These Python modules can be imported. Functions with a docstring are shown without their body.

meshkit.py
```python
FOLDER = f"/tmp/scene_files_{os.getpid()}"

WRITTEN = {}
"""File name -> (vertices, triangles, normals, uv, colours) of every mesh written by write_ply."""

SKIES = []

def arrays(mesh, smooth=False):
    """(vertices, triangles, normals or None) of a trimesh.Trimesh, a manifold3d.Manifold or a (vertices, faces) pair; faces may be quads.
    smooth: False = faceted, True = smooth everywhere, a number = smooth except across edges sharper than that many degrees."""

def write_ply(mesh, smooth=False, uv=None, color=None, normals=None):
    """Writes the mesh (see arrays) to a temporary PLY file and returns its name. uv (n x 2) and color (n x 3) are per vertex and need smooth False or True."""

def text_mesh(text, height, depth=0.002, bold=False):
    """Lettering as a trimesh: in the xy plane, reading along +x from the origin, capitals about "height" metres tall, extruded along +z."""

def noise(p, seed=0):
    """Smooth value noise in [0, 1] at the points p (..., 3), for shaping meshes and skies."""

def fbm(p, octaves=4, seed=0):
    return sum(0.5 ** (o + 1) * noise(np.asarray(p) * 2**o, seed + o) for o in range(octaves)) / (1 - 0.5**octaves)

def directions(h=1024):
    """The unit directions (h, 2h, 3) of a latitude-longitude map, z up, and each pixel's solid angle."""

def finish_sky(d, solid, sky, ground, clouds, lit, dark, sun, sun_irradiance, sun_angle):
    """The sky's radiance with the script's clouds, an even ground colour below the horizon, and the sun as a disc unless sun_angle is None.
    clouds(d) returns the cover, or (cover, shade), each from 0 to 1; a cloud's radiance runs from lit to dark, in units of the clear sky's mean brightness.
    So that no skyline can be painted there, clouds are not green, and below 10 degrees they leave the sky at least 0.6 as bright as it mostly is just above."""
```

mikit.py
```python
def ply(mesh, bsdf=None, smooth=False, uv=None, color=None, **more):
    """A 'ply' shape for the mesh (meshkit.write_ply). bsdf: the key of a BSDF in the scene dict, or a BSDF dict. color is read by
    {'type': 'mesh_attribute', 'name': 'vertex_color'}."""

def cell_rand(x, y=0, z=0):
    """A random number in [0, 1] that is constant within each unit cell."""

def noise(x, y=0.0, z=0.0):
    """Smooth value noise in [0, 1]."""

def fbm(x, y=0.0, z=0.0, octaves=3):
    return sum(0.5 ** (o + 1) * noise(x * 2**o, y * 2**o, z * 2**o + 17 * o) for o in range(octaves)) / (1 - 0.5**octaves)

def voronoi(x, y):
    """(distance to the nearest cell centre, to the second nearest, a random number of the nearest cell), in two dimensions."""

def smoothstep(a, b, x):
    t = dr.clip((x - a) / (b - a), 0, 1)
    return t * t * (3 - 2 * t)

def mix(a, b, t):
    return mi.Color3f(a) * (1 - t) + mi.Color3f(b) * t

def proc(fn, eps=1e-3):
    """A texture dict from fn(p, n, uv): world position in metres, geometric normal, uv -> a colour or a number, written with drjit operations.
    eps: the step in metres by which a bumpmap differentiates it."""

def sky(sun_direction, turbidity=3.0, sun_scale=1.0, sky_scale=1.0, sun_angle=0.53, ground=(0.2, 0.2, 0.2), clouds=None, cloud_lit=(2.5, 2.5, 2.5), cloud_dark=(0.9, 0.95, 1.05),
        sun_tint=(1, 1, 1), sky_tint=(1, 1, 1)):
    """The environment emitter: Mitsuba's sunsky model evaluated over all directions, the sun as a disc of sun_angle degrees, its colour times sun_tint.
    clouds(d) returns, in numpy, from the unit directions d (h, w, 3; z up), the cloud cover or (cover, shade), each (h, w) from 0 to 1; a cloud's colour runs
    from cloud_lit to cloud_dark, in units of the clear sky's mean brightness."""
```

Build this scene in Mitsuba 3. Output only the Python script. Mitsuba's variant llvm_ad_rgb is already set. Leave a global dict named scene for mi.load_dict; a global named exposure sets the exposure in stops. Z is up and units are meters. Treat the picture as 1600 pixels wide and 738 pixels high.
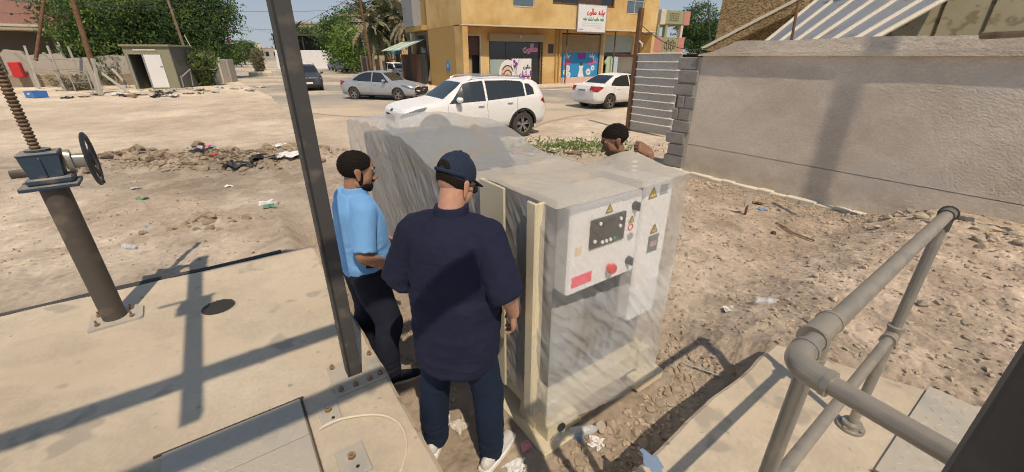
import math, random
import numpy as np, trimesh, manifold3d as m3, drjit as dr, mitsuba as mi, mikit, meshkit
from mikit import noise, fbm, smoothstep, mix, voronoi, cell_rand
from shapely.geometry import Polygon, LineString, Point, box as sbox
from shapely.ops import unary_union
from shapely import force_2d
T4 = mi.ScalarTransform4f
scene, labels = {}, {}
RAD = math.radians
# ------------------------------------------------------------------ camera, sky, exposure
EYE = 2.15
scene['camera'] = {'type': 'perspective', 'fov': 103.2, 'fov_axis': 'x', 'near_clip': 0.05, 'far_clip': 3000.0,
    'to_world': T4().look_at(origin=[0, 0, EYE], target=[0, math.cos(RAD(23.9)), EYE - math.sin(RAD(23.9))], up=[0, 0, 1])}
SUN_AZ, SUN_EL = 160.0, 54.0
SUN = (math.sin(RAD(SUN_AZ)) * math.cos(RAD(SUN_EL)), math.cos(RAD(SUN_AZ)) * math.cos(RAD(SUN_EL)), math.sin(RAD(SUN_EL)))
def haze_cover(d):
    z = d[..., 2]
    c = 0.62 * np.exp(-np.maximum(z, 0) * 5.0) + 0.16
    c = c + 0.10 * (meshkit.fbm(d * np.array([3.0, 3.0, 9.0]), 4, 5) - 0.5)
    return c, np.full(c.shape, 0.22)
scene['sky'] = mikit.sky(SUN, turbidity=4.0, clouds=haze_cover, cloud_lit=(2.15, 2.32, 2.5), cloud_dark=(1.3, 1.36, 1.45), ground=(0.32, 0.27, 0.2))
exposure = 1.14
# ------------------------------------------------------------------ helpers
A1 = np.array([math.sin(RAD(55)), math.cos(RAD(55))]); A2 = np.array([math.sin(RAD(-35)), math.cos(RAD(-35))])
def UN(u, n, z=0.0):
    p = A1 * u + A2 * n
    return (float(p[0]), float(p[1]), float(z))
def rot(ax, deg):
    return trimesh.transformations.rotation_matrix(RAD(deg), ax)
def frame(pos=(0, 0, 0), yaw=0.0, scale=1.0):
    """yaw in degrees, anticlockwise; local y is forward, x right"""
    m = rot([0, 0, 1], yaw); m[:3, :3] *= scale; m[:3, 3] = pos
    return m
def az_frame(pos, az, scale=1.0):
    return frame(pos, -az, scale)
UNF = frame((0, 0, 0), 35.0)          # local x = u, y = n
def nk(name):
    if name not in scene and name not in labels: return name
    i = 1
    while f'{name}_{i:03d}' in scene or f'{name}_{i:03d}' in labels: i += 1
    return f'{name}_{i:03d}'
def tri(mesh):
    if hasattr(mesh, 'to_mesh'):
        m = mesh.to_mesh(); return trimesh.Trimesh(m.vert_properties[:, :3], m.tri_verts, process=False)
    return mesh
def man(mesh):
    return m3.Manifold(m3.Mesh(np.asarray(mesh.vertices, np.float32), np.asarray(mesh.faces, np.uint32)))
def put(key, mesh, mat, smooth=False, M=None, **kw):
    mesh = tri(mesh)
    if M is not None: mesh = mesh.copy(); mesh.apply_transform(M)
    key = nk(key); scene[key] = mikit.ply(mesh, mat, smooth=smooth, **kw)
    return key
class Thing:
    def __init__(s, name, label, cat, M=None, group=None, kind=None):
        s.key = nk(name); s.M = np.eye(4) if M is None else M
        d = {'label': label}
        if cat: d['category'] = cat
        if group: d['group'] = group
        if kind: d['kind'] = kind
        labels[s.key] = d
    def part(s, name, mesh, mat, smooth=False, label=None, kind=None, parent=None, **kw):
        k = put((parent or s.key) + '__' + name, mesh, mat, smooth, s.M, **kw)
        d = {}
        if label: d['label'] = label
        if kind: d['kind'] = kind
        if d: labels[k] = d
        return k
def single(name, mesh, mat, label, cat, M=None, group=None, kind=None, smooth=False, **kw):
    k = put(name, mesh, mat, smooth, M, **kw)
    labels[k] = {'label': label}
    if cat: labels[k]['category'] = cat
    if group: labels[k]['group'] = group
    if kind: labels[k]['kind'] = kind
    return k
def struct(name, mesh, mat, label=None, M=None, smooth=False, **kw):
    k = put(name, mesh, mat, smooth, M, **kw); labels[k] = {'kind': 'structure'}
    if label: labels[k]['label'] = label
    return k
cat = trimesh.util.concatenate
def box(c, s, r=0.0, R=None):
    """box of size s about c; r: chamfer"""
    a = np.array(s, float) / 2
    if r > 0:
        r = min(r, a.min() * 0.9); v = []
        for sx in (-1, 1):
            for sy in (-1, 1):
                for sz in (-1, 1):
                    g = np.array([sx, sy, sz])
                    for k in range(3):
                        q = a - r; q[k] = a[k]; v.append(g * q)
        m = trimesh.convex.convex_hull(np.array(v))
    else:
        m = trimesh.creation.box(extents=2 * a)
    if R is not None: m.apply_transform(R)
    m.apply_translation(c); return m
def box2(lo, hi, r=0.0):
    lo, hi = np.array(lo, float), np.array(hi, float)
    return box((lo + hi) / 2, np.abs(hi - lo), r)
def cyl(p0, p1, r, r2=None, n=14):
    p0, p1 = np.array(p0, float), np.array(p1, float); r2 = r if r2 is None else r2
    return tube([p0, p1], [r, r2], n)
def tube(pts, rad, n=8, caps=True):
    p = np.asarray(pts, float); k = len(p); rad = np.broadcast_to(rad, (k,))
    t = np.gradient(p, axis=0); t /= np.linalg.norm(t, axis=1, keepdims=True) + 1e-12
    a = np.zeros_like(p); ref = np.array([0, 0, 1.0]) if abs(t[0, 2]) < 0.9 else np.array([1.0, 0, 0])
    for i in range(k):
        q = np.cross(t[i], ref); q /= np.linalg.norm(q) + 1e-12; a[i] = q; ref = np.cross(q, t[i])
    b = np.cross(t, a); an = np.arange(n) * 2 * np.pi / n
    v = (p[:, None] + rad[:, None, None] * (np.cos(an)[None, :, None] * a[:, None] + np.sin(an)[None, :, None] * b[:, None])).reshape(-1, 3)
    f = []
    for i in range(k - 1):
        for j in range(n):
            q = [i * n + j, i * n + (j + 1) % n, (i + 1) * n + (j + 1) % n, (i + 1) * n + j]
            f += [[q[0], q[1], q[2]], [q[0], q[2], q[3]]]
    if caps:
        v = np.vstack([v, p[:1], p[-1:]]); c0, c1 = k * n, k * n + 1
        for j in range(n):
            f += [[c0, (j + 1) % n, j], [c1, (k - 1) * n + j, (k - 1) * n + (j + 1) % n]]
    m = trimesh.Trimesh(v, f, process=False); m.fix_normals() if False else None
    if caps and m.volume < 0: m.invert()
    return m
def ell(c, r, n=1, R=None):
    m = trimesh.creation.icosphere(subdivisions=n); m.apply_scale(1.0)
    m.vertices = m.vertices * np.broadcast_to(r, 3)
    if R is not None: m.apply_transform(R)
    m.apply_translation(c); return m
def hull(*ms):
    return trimesh.convex.convex_hull(np.vstack([np.asarray(m.vertices if hasattr(m, 'vertices') else m) for m in ms]))
def mhull(*ms):
    return m3.Manifold.hull_points(np.vstack([np.asarray(m.vertices if hasattr(m, 'vertices') else m) for m in ms]).astype(np.float64))
def prism(poly, h, M=None):
    """polygon in xy extruded along z by h"""
    if not hasattr(poly, 'exterior') and not hasattr(poly, 'geoms'): poly = Polygon(poly)
    poly = force_2d(poly); gs = [g for g in getattr(poly, 'geoms', [poly]) if g.area > 1e-9]
    m = cat([trimesh.creation.extrude_polygon(g, h, engine='earcut') for g in gs])
    if M is not None: m.apply_transform(M)
    return m
XZ = np.array([[1, 0, 0, 0], [0, 0, -1, 0], [0, 1, 0, 0], [0, 0, 0, 1.0]])   # xy polygon -> xz plane, extruded towards -y
YZ = np.array([[0, 0, 1, 0], [1, 0, 0, 0], [0, 1, 0, 0], [0, 0, 0, 1.0]])    # xy polygon -> yz plane, extruded towards +x
def lathe(prof, n=24):
    return trimesh.creation.revolve(np.array(prof, float), sections=n)
def torus(R, r, n=28, k=8):
    a = np.linspace(0, 2 * np.pi, n, endpoint=False); b = np.linspace(0, 2 * np.pi, k, endpoint=False)
    A, B = np.meshgrid(a, b, indexing='ij')
    v = np.stack([(R + r * np.cos(B)) * np.cos(A), (R + r * np.cos(B)) * np.sin(A), r * np.sin(B)], -1).reshape(-1, 3); f = []
    for i in range(n):
        for j in range(k):
            q = [i * k + j, ((i + 1) % n) * k + j, ((i + 1) % n) * k + (j + 1) % k, i * k + (j + 1) % k]
            f += [[q[0], q[1], q[2]], [q[0], q[2], q[3]]]
    return trimesh.Trimesh(v, f, process=False)
def align(p, d, up=(0, 0, 1)):
    """matrix that takes local z to direction d, origin to p"""
    d = np.array(d, float); d /= np.linalg.norm(d); u = np.array(up, float)
    if abs(d @ u) > 0.95: u = np.array([1.0, 0, 0])
    x = np.cross(u, d); x /= np.linalg.norm(x); y = np.cross(d, x)
    m = np.eye(4); m[:3, 0], m[:3, 1], m[:3, 2], m[:3, 3] = x, y, d, p
    return m
def at(mesh, M):
    m = mesh.copy(); m.apply_transform(M); return m
def rock(rng, size, flat=0.6, n=22):
    v = rng.normal(size=(n, 3)); v /= np.linalg.norm(v, axis=1, keepdims=True)
    v *= rng.uniform(0.75, 1.1, (n, 1)) * size / 2 * np.array([1.0, rng.uniform(0.6, 0.95), flat])
    m = trimesh.convex.convex_hull(v); m.apply_transform(rot([0, 0, 1], rng.uniform(0, 360))); return m
# ------------------------------------------------------------------ materials
def rgb(c): return {'type': 'rgb', 'value': [float(x) for x in c]} if not np.isscalar(c) else {'type': 'rgb', 'value': [float(c)] * 3}
def pri(key, col, rough=0.6, metal=0.0, spec=0.5, cc=0.0, bump=None, bscale=1.0, eps=2e-3, **kw):
    d = {'type': 'principled', 'base_color': mikit.proc(col) if callable(col) else rgb(col), 'roughness': mikit.proc(rough) if callable(rough) else float(rough), 'metallic': float(metal), 'specular': float(spec), **kw}
    if cc: d['clearcoat'] = float(cc); d['clearcoat_gloss'] = 0.95
    if bump is not None: d = {'type': 'bumpmap', 'arbitrary': mikit.proc(bump, eps), 'scale': float(bscale), 'nested': d}
    scene[key] = {'type': 'twosided', 'bsdf': d}
    return key
def dusty(key, col, dust=(0.42, 0.35, 0.25), amount=0.5, rough=0.6, metal=0.0, fr=9.0, spec=0.4):
    """a coat with dust in patches, thicker on faces that look up"""
    def f(p, n, uv):
        a = fbm(p.x * fr, p.y * fr, p.z * fr, 3); up = dr.clip(n.z, 0, 1)
        k = smoothstep(0.40, 0.80, a + 0.45 * (up - 0.3)) * amount + amount * (0.08 + 0.35 * up)
        return mix(col, dust, dr.clip(k, 0, 1))
    return pri(key, f, rough, metal, spec)
def dirt_col(p, n, uv):
    a = fbm(p.x * 0.35 + 3, p.y * 0.35, 0, 4); b = fbm(p.x * 3.1, p.y * 3.1, 0, 4); c = noise(p.x * 26, p.y * 26); e = noise(p.x * 90, p.y * 90)
    right = smoothstep(0.5, 2.6, p.x - 0.1 * p.y) * smoothstep(13.0, 8.0, p.y)
    pale = mix((0.40, 0.335, 0.265), (0.54, 0.465, 0.375), smoothstep(0.25, 0.75, a))
    red = mix((0.36, 0.285, 0.215), (0.56, 0.46, 0.365), b)
    k = mix(pale, red, right * 0.85)
    soil = smoothstep(0.45, 0.62, fbm(p.x * 0.8 + 9, p.y * 1.1, 5, 4)) * smoothstep(11.0, 6.5, p.y); k = mix(k, mi.Color3f(0.345, 0.275, 0.21), soil * 0.6); k = k * (0.74 + 0.46 * b) * (0.90 + 0.2 * c) * (0.93 + 0.14 * e)
    bk = smoothstep(6.3, 7.1, p.y + 0.14 * p.x + 1.0) * smoothstep(9.4, 8.3, p.y + 0.14 * p.x + 1.0) * smoothstep(-1.8, -3.0, p.x) * smoothstep(0.32, 0.6, b); k = k * (1 - 0.34 * bk)
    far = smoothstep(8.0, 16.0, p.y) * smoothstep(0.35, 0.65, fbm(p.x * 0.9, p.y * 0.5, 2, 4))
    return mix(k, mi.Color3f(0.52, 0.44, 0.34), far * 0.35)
def dirt_bump(p, n, uv):
    w = smoothstep(30.0, 6.0, p.y)
    return (fbm(p.x * 7, p.y * 7, 0, 4) * 0.05 + fbm(p.x * 34, p.y * 34, 0, 2) * 0.012) * (0.25 + 0.75 * w)
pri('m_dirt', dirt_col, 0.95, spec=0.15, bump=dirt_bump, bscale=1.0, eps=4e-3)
def asphalt_col(p, n, uv):
    d = fbm(p.x * 0.22, p.y * 0.30, 4, 4); g = noise(p.x * 40, p.y * 40); s = fbm(p.x * 1.7, p.y * 0.9, 9, 3)
    k = mix((0.20, 0.19, 0.18), (0.27, 0.255, 0.235), s) * (0.9 + 0.2 * g)
    dust = smoothstep(0.36, 0.66, d) * 0.75 + 0.12 * s
    near = smoothstep(26.0, 13.0, p.y)
    return mix(k, mi.Color3f(0.46, 0.385, 0.29), dr.clip(dust + 0.62 * near, 0, 0.93))
pri('m_asphalt', asphalt_col, 0.85, spec=0.25)
def slab_col(p, n, uv):
    a = fbm(p.x * 1.1, p.y * 1.1, p.z, 4); b = fbm(p.x * 8, p.y * 8, p.z * 8, 4); c = noise(p.x * 70, p.y * 70, p.z * 70)
    k = mix((0.51, 0.43, 0.325), (0.63, 0.55, 0.43), smoothstep(0.25, 0.75, a)) * (0.86 + 0.22 * b) * (0.95 + 0.1 * c)
    spot = smoothstep(0.70, 0.80, fbm(p.x * 5 + 11, p.y * 5, 3, 3))
    drift = smoothstep(0.52, 0.66, fbm(p.x * 2.3 + 4, p.y * 3.7, 1, 4)); k = mix(k, mi.Color3f(0.64, 0.53, 0.40), drift * 0.45)
    speck = smoothstep(0.80, 0.88, noise(p.x * 31, p.y * 31, p.z * 31)); k = k * (1 - 0.35 * speck * smoothstep(0.4, 0.6, a))
    return mix(k, mi.Color3f(0.30, 0.27, 0.235), spot * 0.55)
pri('m_slab', slab_col, 0.9, spec=0.2, bump=lambda p, n, uv: fbm(p.x * 22, p.y * 22, p.z * 22, 3), bscale=0.006)
def plaster_col(p, n, uv):
    a = fbm(p.x * 0.9, p.y * 0.9, p.z * 1.3, 4); b = noise(p.x * 45, p.y * 45, p.z * 45); c = fbm(p.x * 6, p.y * 6, p.z * 6, 3)
    k = mix((0.58, 0.51, 0.425), (0.72, 0.65, 0.555), smoothstep(0.3, 0.7, a)) * (0.80 + 0.2 * b + 0.2 * c)
    pale = smoothstep(0.62, 0.72, fbm(p.x * 1.6 + 5, p.y * 1.6, p.z * 1.6 + 2, 3))
    k = mix(k, mi.Color3f(0.60, 0.58, 0.54), pale * 0.35)
    run = smoothstep(0.60, 0.78, fbm(p.x * 3.1 + p.y * 2.2, p.y * 0.4, p.z * 0.35 + 3, 3)) * smoothstep(0.6, 2.0, p.z); k = mix(k, mi.Color3f(0.36, 0.31, 0.25), run * 0.45)
    low = smoothstep(0.75, 0.1, p.z) * smoothstep(0.35, 0.7, c)
    return mix(k, mi.Color3f(0.42, 0.35, 0.26), low * 0.5)
pri('m_plaster', plaster_col, 0.95, spec=0.1, bump=lambda p, n, uv: fbm(p.x * 55, p.y * 55, p.z * 55, 3), bscale=0.007)
def block_col(p, n, uv):
    b = noise(p.x * 60, p.y * 60, p.z * 60); c = fbm(p.x * 5, p.y * 5, p.z * 5, 3)
    return mix((0.20, 0.195, 0.185), (0.37, 0.355, 0.33), c) * (0.8 + 0.4 * b)
pri('m_block', block_col, 0.95, spec=0.1, bump=lambda p, n, uv: fbm(p.x * 50, p.y * 50, p.z * 50, 2), bscale=0.008)
def rough_col(p, n, uv):
    b = fbm(p.x * 26, p.y * 26, p.z * 26, 3); a = fbm(p.x * 1.5, p.y * 1.5, p.z * 1.5, 3)
    return mix((0.15, 0.105, 0.05), (0.42, 0.32, 0.185), smoothstep(0.28, 0.72, b)) * (0.8 + 0.4 * a)
pri('m_roughcast', rough_col, 0.95, spec=0.1, bump=lambda p, n, uv: fbm(p.x * 24, p.y * 24, p.z * 24, 3), bscale=0.03)
def yellow_col(p, n, uv):
    a = fbm(p.x * 0.5, p.y * 0.5, p.z * 0.6, 4); b = fbm(p.x * 3, p.y * 3, p.z * 1.2, 3); c = noise(p.x * 18, p.y * 18, p.z * 18)
    k = mix((0.60, 0.385, 0.15), (0.74, 0.53, 0.25), smoothstep(0.3, 0.7, a)) * (0.84 + 0.2 * b + 0.1 * c)
    st = smoothstep(0.63, 0.78, fbm(p.x * 0.9 + 7, p.y * 0.9, p.z * 0.25, 3))
    return mix(k, mi.Color3f(0.40, 0.21, 0.07), st * 0.5)
pri('m_yellow', yellow_col, 0.85, spec=0.2)
def sheet_col(p, n, uv):
    a = fbm(p.x * 2.2, p.y * 2.2, p.z * 2.2, 4); b = noise(p.x * 22, p.y * 22, p.z * 22)
    return mix((0.42, 0.405, 0.385), (0.58, 0.565, 0.54), a) * (0.9 + 0.2 * b)
pri('m_sheet', sheet_col, 0.55, 0.15, 0.4)
def bluesheet_col(p, n, uv):
    a = fbm(p.x * 1.2, p.y * 1.2, p.z * 1.2, 4); r = smoothstep(0.64, 0.74, fbm(p.x * 4, p.y * 4, p.z * 4, 3))
    return mix(mix((0.23, 0.255, 0.29), (0.36, 0.385, 0.42), a), (0.25, 0.16, 0.10), r * 0.5)
pri('m_bluesheet', bluesheet_col, 0.45, 0.3, 0.4)
def olive_col(p, n, uv):
    a = fbm(p.x * 2, p.y * 2, p.z * 2, 4); r = smoothstep(0.6, 0.72, fbm(p.x * 6, p.y * 6, p.z * 6, 3))
    return mix(mix((0.27, 0.255, 0.175), (0.41, 0.385, 0.275), a), (0.14, 0.105, 0.07), r * 0.6)
pri('m_olive', olive_col, 0.7, 0.0, 0.3)
def rust_col(p, n, uv):
    a = fbm(p.x * 9, p.y * 9, p.z * 5, 4)
    return mix((0.10, 0.055, 0.035), (0.26, 0.15, 0.085), a)
pri('m_rust', rust_col, 0.85, 0.0, 0.3)
def bark_col(p, n, uv):
    a = fbm(p.x * 9, p.y * 9, p.z * 2.2, 4)
    return mix((0.13, 0.095, 0.065), (0.36, 0.28, 0.195), a)
pri('m_bark', bark_col, 0.95, 0.0, 0.1)
def mud_col(p, n, uv):
    a = fbm(p.x * 14, p.y * 14, p.z * 14, 3)
    return mix((0.24, 0.185, 0.135), (0.44, 0.36, 0.27), a) * (0.7 + 0.5 * cell_rand(p.x * 2.3, p.y * 3.1))
pri('m_mud', mud_col, 0.95, spec=0.1, bump=lambda p, n, uv: fbm(p.x * 30, p.y * 30, p.z * 30, 2), bscale=0.02)
def stone_col(p, n, uv):
    a = fbm(p.x * 20, p.y * 20, p.z * 20, 3); i = cell_rand(p.x * 3.1, p.y * 3.1)
    return mix((0.34, 0.28, 0.21), (0.56, 0.49, 0.39), a) * (0.75 + 0.4 * i)
pri('m_stone', stone_col, 0.95, spec=0.1)
def gravel_col(p, n, uv):
    i = cell_rand(p.x * 17, p.y * 17); j = cell_rand(p.x * 11 + 5, p.y * 11)
    return mix(mix((0.30, 0.235, 0.165), (0.52, 0.43, 0.32), i), (0.44, 0.41, 0.37), j * 0.35)
pri('m_gravel', gravel_col, 0.95, spec=0.1)
pri('m_white', 0.78, 0.5); pri('m_black', 0.025, 0.45); pri('m_rubber', (0.05, 0.046, 0.042), 0.9); pri('m_dark', (0.06, 0.06, 0.062), 0.7)
pri('m_rib', (0.80, 0.77, 0.70), 0.7); pri('m_cream', (0.66, 0.60, 0.44), 0.45); pri('m_concrete', (0.42, 0.39, 0.34), 0.9); pri('m_pale', (0.62, 0.57, 0.47), 0.85)
dusty('m_post', (0.055, 0.055, 0.057), (0.22, 0.20, 0.17), 0.40, 0.6, 0.0, 14.0)
dusty('m_valve', (0.075, 0.065, 0.057), (0.26, 0.21, 0.16), 0.40, 0.6, 0.0, 10.0)
dusty('m_gear', (0.018, 0.045, 0.085), (0.42, 0.36, 0.28), 0.42, 0.5, 0.0, 12.0)
dusty('m_pipe', (0.27, 0.265, 0.25), (0.47, 0.42, 0.34), 0.62, 0.34, 0.45, 16.0)
dusty('m_steelplate', (0.37, 0.375, 0.355), (0.60, 0.53, 0.42), 0.45, 0.6, 0.1, 7.0)
dusty('m_bolt', (0.22, 0.12, 0.06), (0.48, 0.40, 0.30), 0.5, 0.6, 0.2, 25.0)

# ------------------------------------------------------------------ the ground
def sstep(a, b, x):
    t = np.clip((x - a) / (b - a), 0, 1); return t * t * (3 - 2 * t)
BANK = [(-8.652, 8.422, 0), (-8.277, 9.117, 0), (-7.001, 8.757, 0), (-6.389, 9.117, 0), (-5.137, 8.422, 0), (-5.563, 10.07, 0), (-4.356, 9.117, 0)]
PILE = (-3.851, 4.79, 0); PILE2 = (-4.476, 5.133, 0)
HEAP = [(4.994, 4.633, 0), (5.21, 4.36, 0), (5.242, 3.96, 0), (4.938, 5.273, 0), (5.279, 3.681, 0)]
def height(x, y):
    """ground height in metres"""
    x, y = np.asarray(x, float), np.asarray(y, float)
    u = A1[0] * x + A1[1] * y; n = A2[0] * x + A2[1] * y
    P = np.stack([x, y, x * 0], -1); h = np.zeros_like(x)
    d = np.hypot(x, y); near = 1 - sstep(8.5, 13.0, d)
    left = (1 - sstep(0.3, 0.62, u)) * (1 - sstep(4.4, 7.5, n)) * sstep(3.4, 4.0, n)
    h += 0.34 * left
    h += 0.33 * sstep(2.35, 2.85, u) * (1 - sstep(0.75, 1.7, n))
    rough = near * (0.25 + 0.75 * sstep(1.9, 2.6, u) + 0.6 * sstep(1.3, 0.2, u))
    h += rough * (0.07 * (meshkit.fbm(P * 1.3, 3, 2) - 0.5) + 0.05 * (meshkit.fbm(P * 5.5, 3, 3) - 0.5))
    h += near * 0.035 * np.maximum(meshkit.fbm(P * 13, 2, 4) - 0.5, 0)
    h += near * 0.03 * (meshkit.fbm(P * 0.4, 3, 9) - 0.5)
    for q, r, a in [(b, 0.55, 0.22) for b in BANK] + [(PILE, 0.42, 0.17), (PILE2, 0.4, 0.12)] + [(b, 0.5, 0.035) for b in HEAP]:
        g = np.exp(-((x - q[0]) ** 2 + (y - q[1]) ** 2) / r ** 2)
        h += g * (a * 0.6 + a * 1.5 * (meshkit.fbm(P * 4.2, 4, 6) - 0.35))
    flat = np.exp(-(np.maximum(np.abs(u - 1.5) - 0.75, 0) ** 2 + np.maximum(np.abs(n - 2.6) - 2.2, 0) ** 2) / 0.05)
    h = h * (1 - 0.85 * flat)
    return h
def hz(x, y): return float(height(np.array([x]), np.array([y]))[0])
def on(p, dz=0.0):
    return (p[0], p[1], hz(p[0], p[1]) + dz)
def ground_mesh():
    th = np.radians(np.linspace(-66, 66, 560)); r = np.concatenate([np.linspace(0.9, 9, 420, endpoint=False), np.geomspace(9, 60, 200, endpoint=False), np.geomspace(60, 900, 30)])
    R_, Th = np.meshgrid(r, th, indexing='ij'); x, y = R_ * np.sin(Th), R_ * np.cos(Th); z = height(x, y)
    a, b = R_.shape; i, j = np.meshgrid(np.arange(a - 1), np.arange(b - 1), indexing='ij'); q = (i * b + j).ravel()
    f = np.vstack([np.stack([q, q + b + 1, q + b], 1), np.stack([q, q + 1, q + b + 1], 1)])
    m1 = (np.stack([x, y, z], -1).reshape(-1, 3), f)
    return trimesh.Trimesh(m1[0], m1[1][:, ::-1], process=False)
gm = ground_mesh()
if gm.face_normals[:, 2].mean() < 0: gm.invert()
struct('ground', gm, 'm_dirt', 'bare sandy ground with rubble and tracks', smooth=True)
# ground behind and beside the camera, coarse
th = np.radians(np.linspace(66, 294, 60)); ring = []
rr = np.array([0.0, 0.9, 3, 10, 40, 200, 900]); v = []; f = []
for t in th:
    for q in rr: v.append([q * math.sin(t), q * math.cos(t), -0.01])
for i in range(len(th) - 1):
    for j in range(len(rr) - 1):
        a = i * len(rr) + j; b = a + len(rr); f += [[a, a + 1, b + 1], [a, b + 1, b]]
bm = trimesh.Trimesh(v, f, process=False)
if bm.face_normals[:, 2].mean() < 0: bm.invert()
struct('ground', bm, 'm_dirt', 'bare sandy ground behind the camera')
# ------------------------------------------------------------------ roads: thin sheets on the ground, with ragged dusty edges
def ragged(poly, amp, step, seed):
    p = force_2d(Polygon(poly)); L = p.exterior.length; k = max(int(L / step), 8)
    pts = np.array([p.exterior.interpolate(i / k, normalized=True).coords[0] for i in range(k)])
    n = meshkit.fbm(np.c_[pts * 0.35, np.zeros(k)], 4, seed) - 0.5; c = pts.mean(0); d = pts - c; d /= np.linalg.norm(d, axis=1, keepdims=True)
    return Polygon(pts + d * (n * amp)[:, None]).buffer(0)
def sheet(poly, dz, step=0.8):
    """a polygon laid on the ground"""
    gs = getattr(poly, 'geoms', [poly]); out = []
    for g in gs:
        v, f = trimesh.creation.triangulate_polygon(g, engine='earcut')
        m = trimesh.Trimesh(np.c_[v, np.zeros(len(v))], f)
        m.vertices[:, 2] = dz
        if m.face_normals[:, 2].mean() < 0: m.invert()
        out.append(m)
    return cat(out)
road = Polygon([(-132.518, 204.173, 0), (-32.606, 50.089, 0), (-20.01, 33.057, 0), (-13.827, 24.548, 0), (-9.944, 18.473, 0), (-7.084, 16.592, 0), (-4.902, 16.043, 0), (-2.178, 14.154, 0), (0, 12.991, 0), (2.105, 16.222, 0), (4.591, 18.947, 0), (7.844, 21.713, 0), (10.864, 30.438, 0), (4.846, 31.055, 0), (1.308, 29.275, 0), (-2.55, 26.249, 0), (-6.564, 30.438, 0), (-9.631, 36.152, 0), (-16.058, 48.539, 0), (-26.129, 70.105, 0), (-41.282, 101.289, 0), (-86.707, 181.254, 0), (-163.964, 298.265, 0), (-211.378, 365.503, 0)])
far_road = force_2d(Polygon([(-117.712, 181.254, 0), (-77.993, 162.942, 0), (-262.532, 485.827, 0), (-295.623, 516.732, 0)]))
rp = unary_union([ragged(list(road.exterior.coords)[:-1], 1.6, 0.6, 3), far_road])
struct('road', sheet(rp, 0.016), 'm_asphalt', 'dusty grey asphalt street and crossing')
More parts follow.
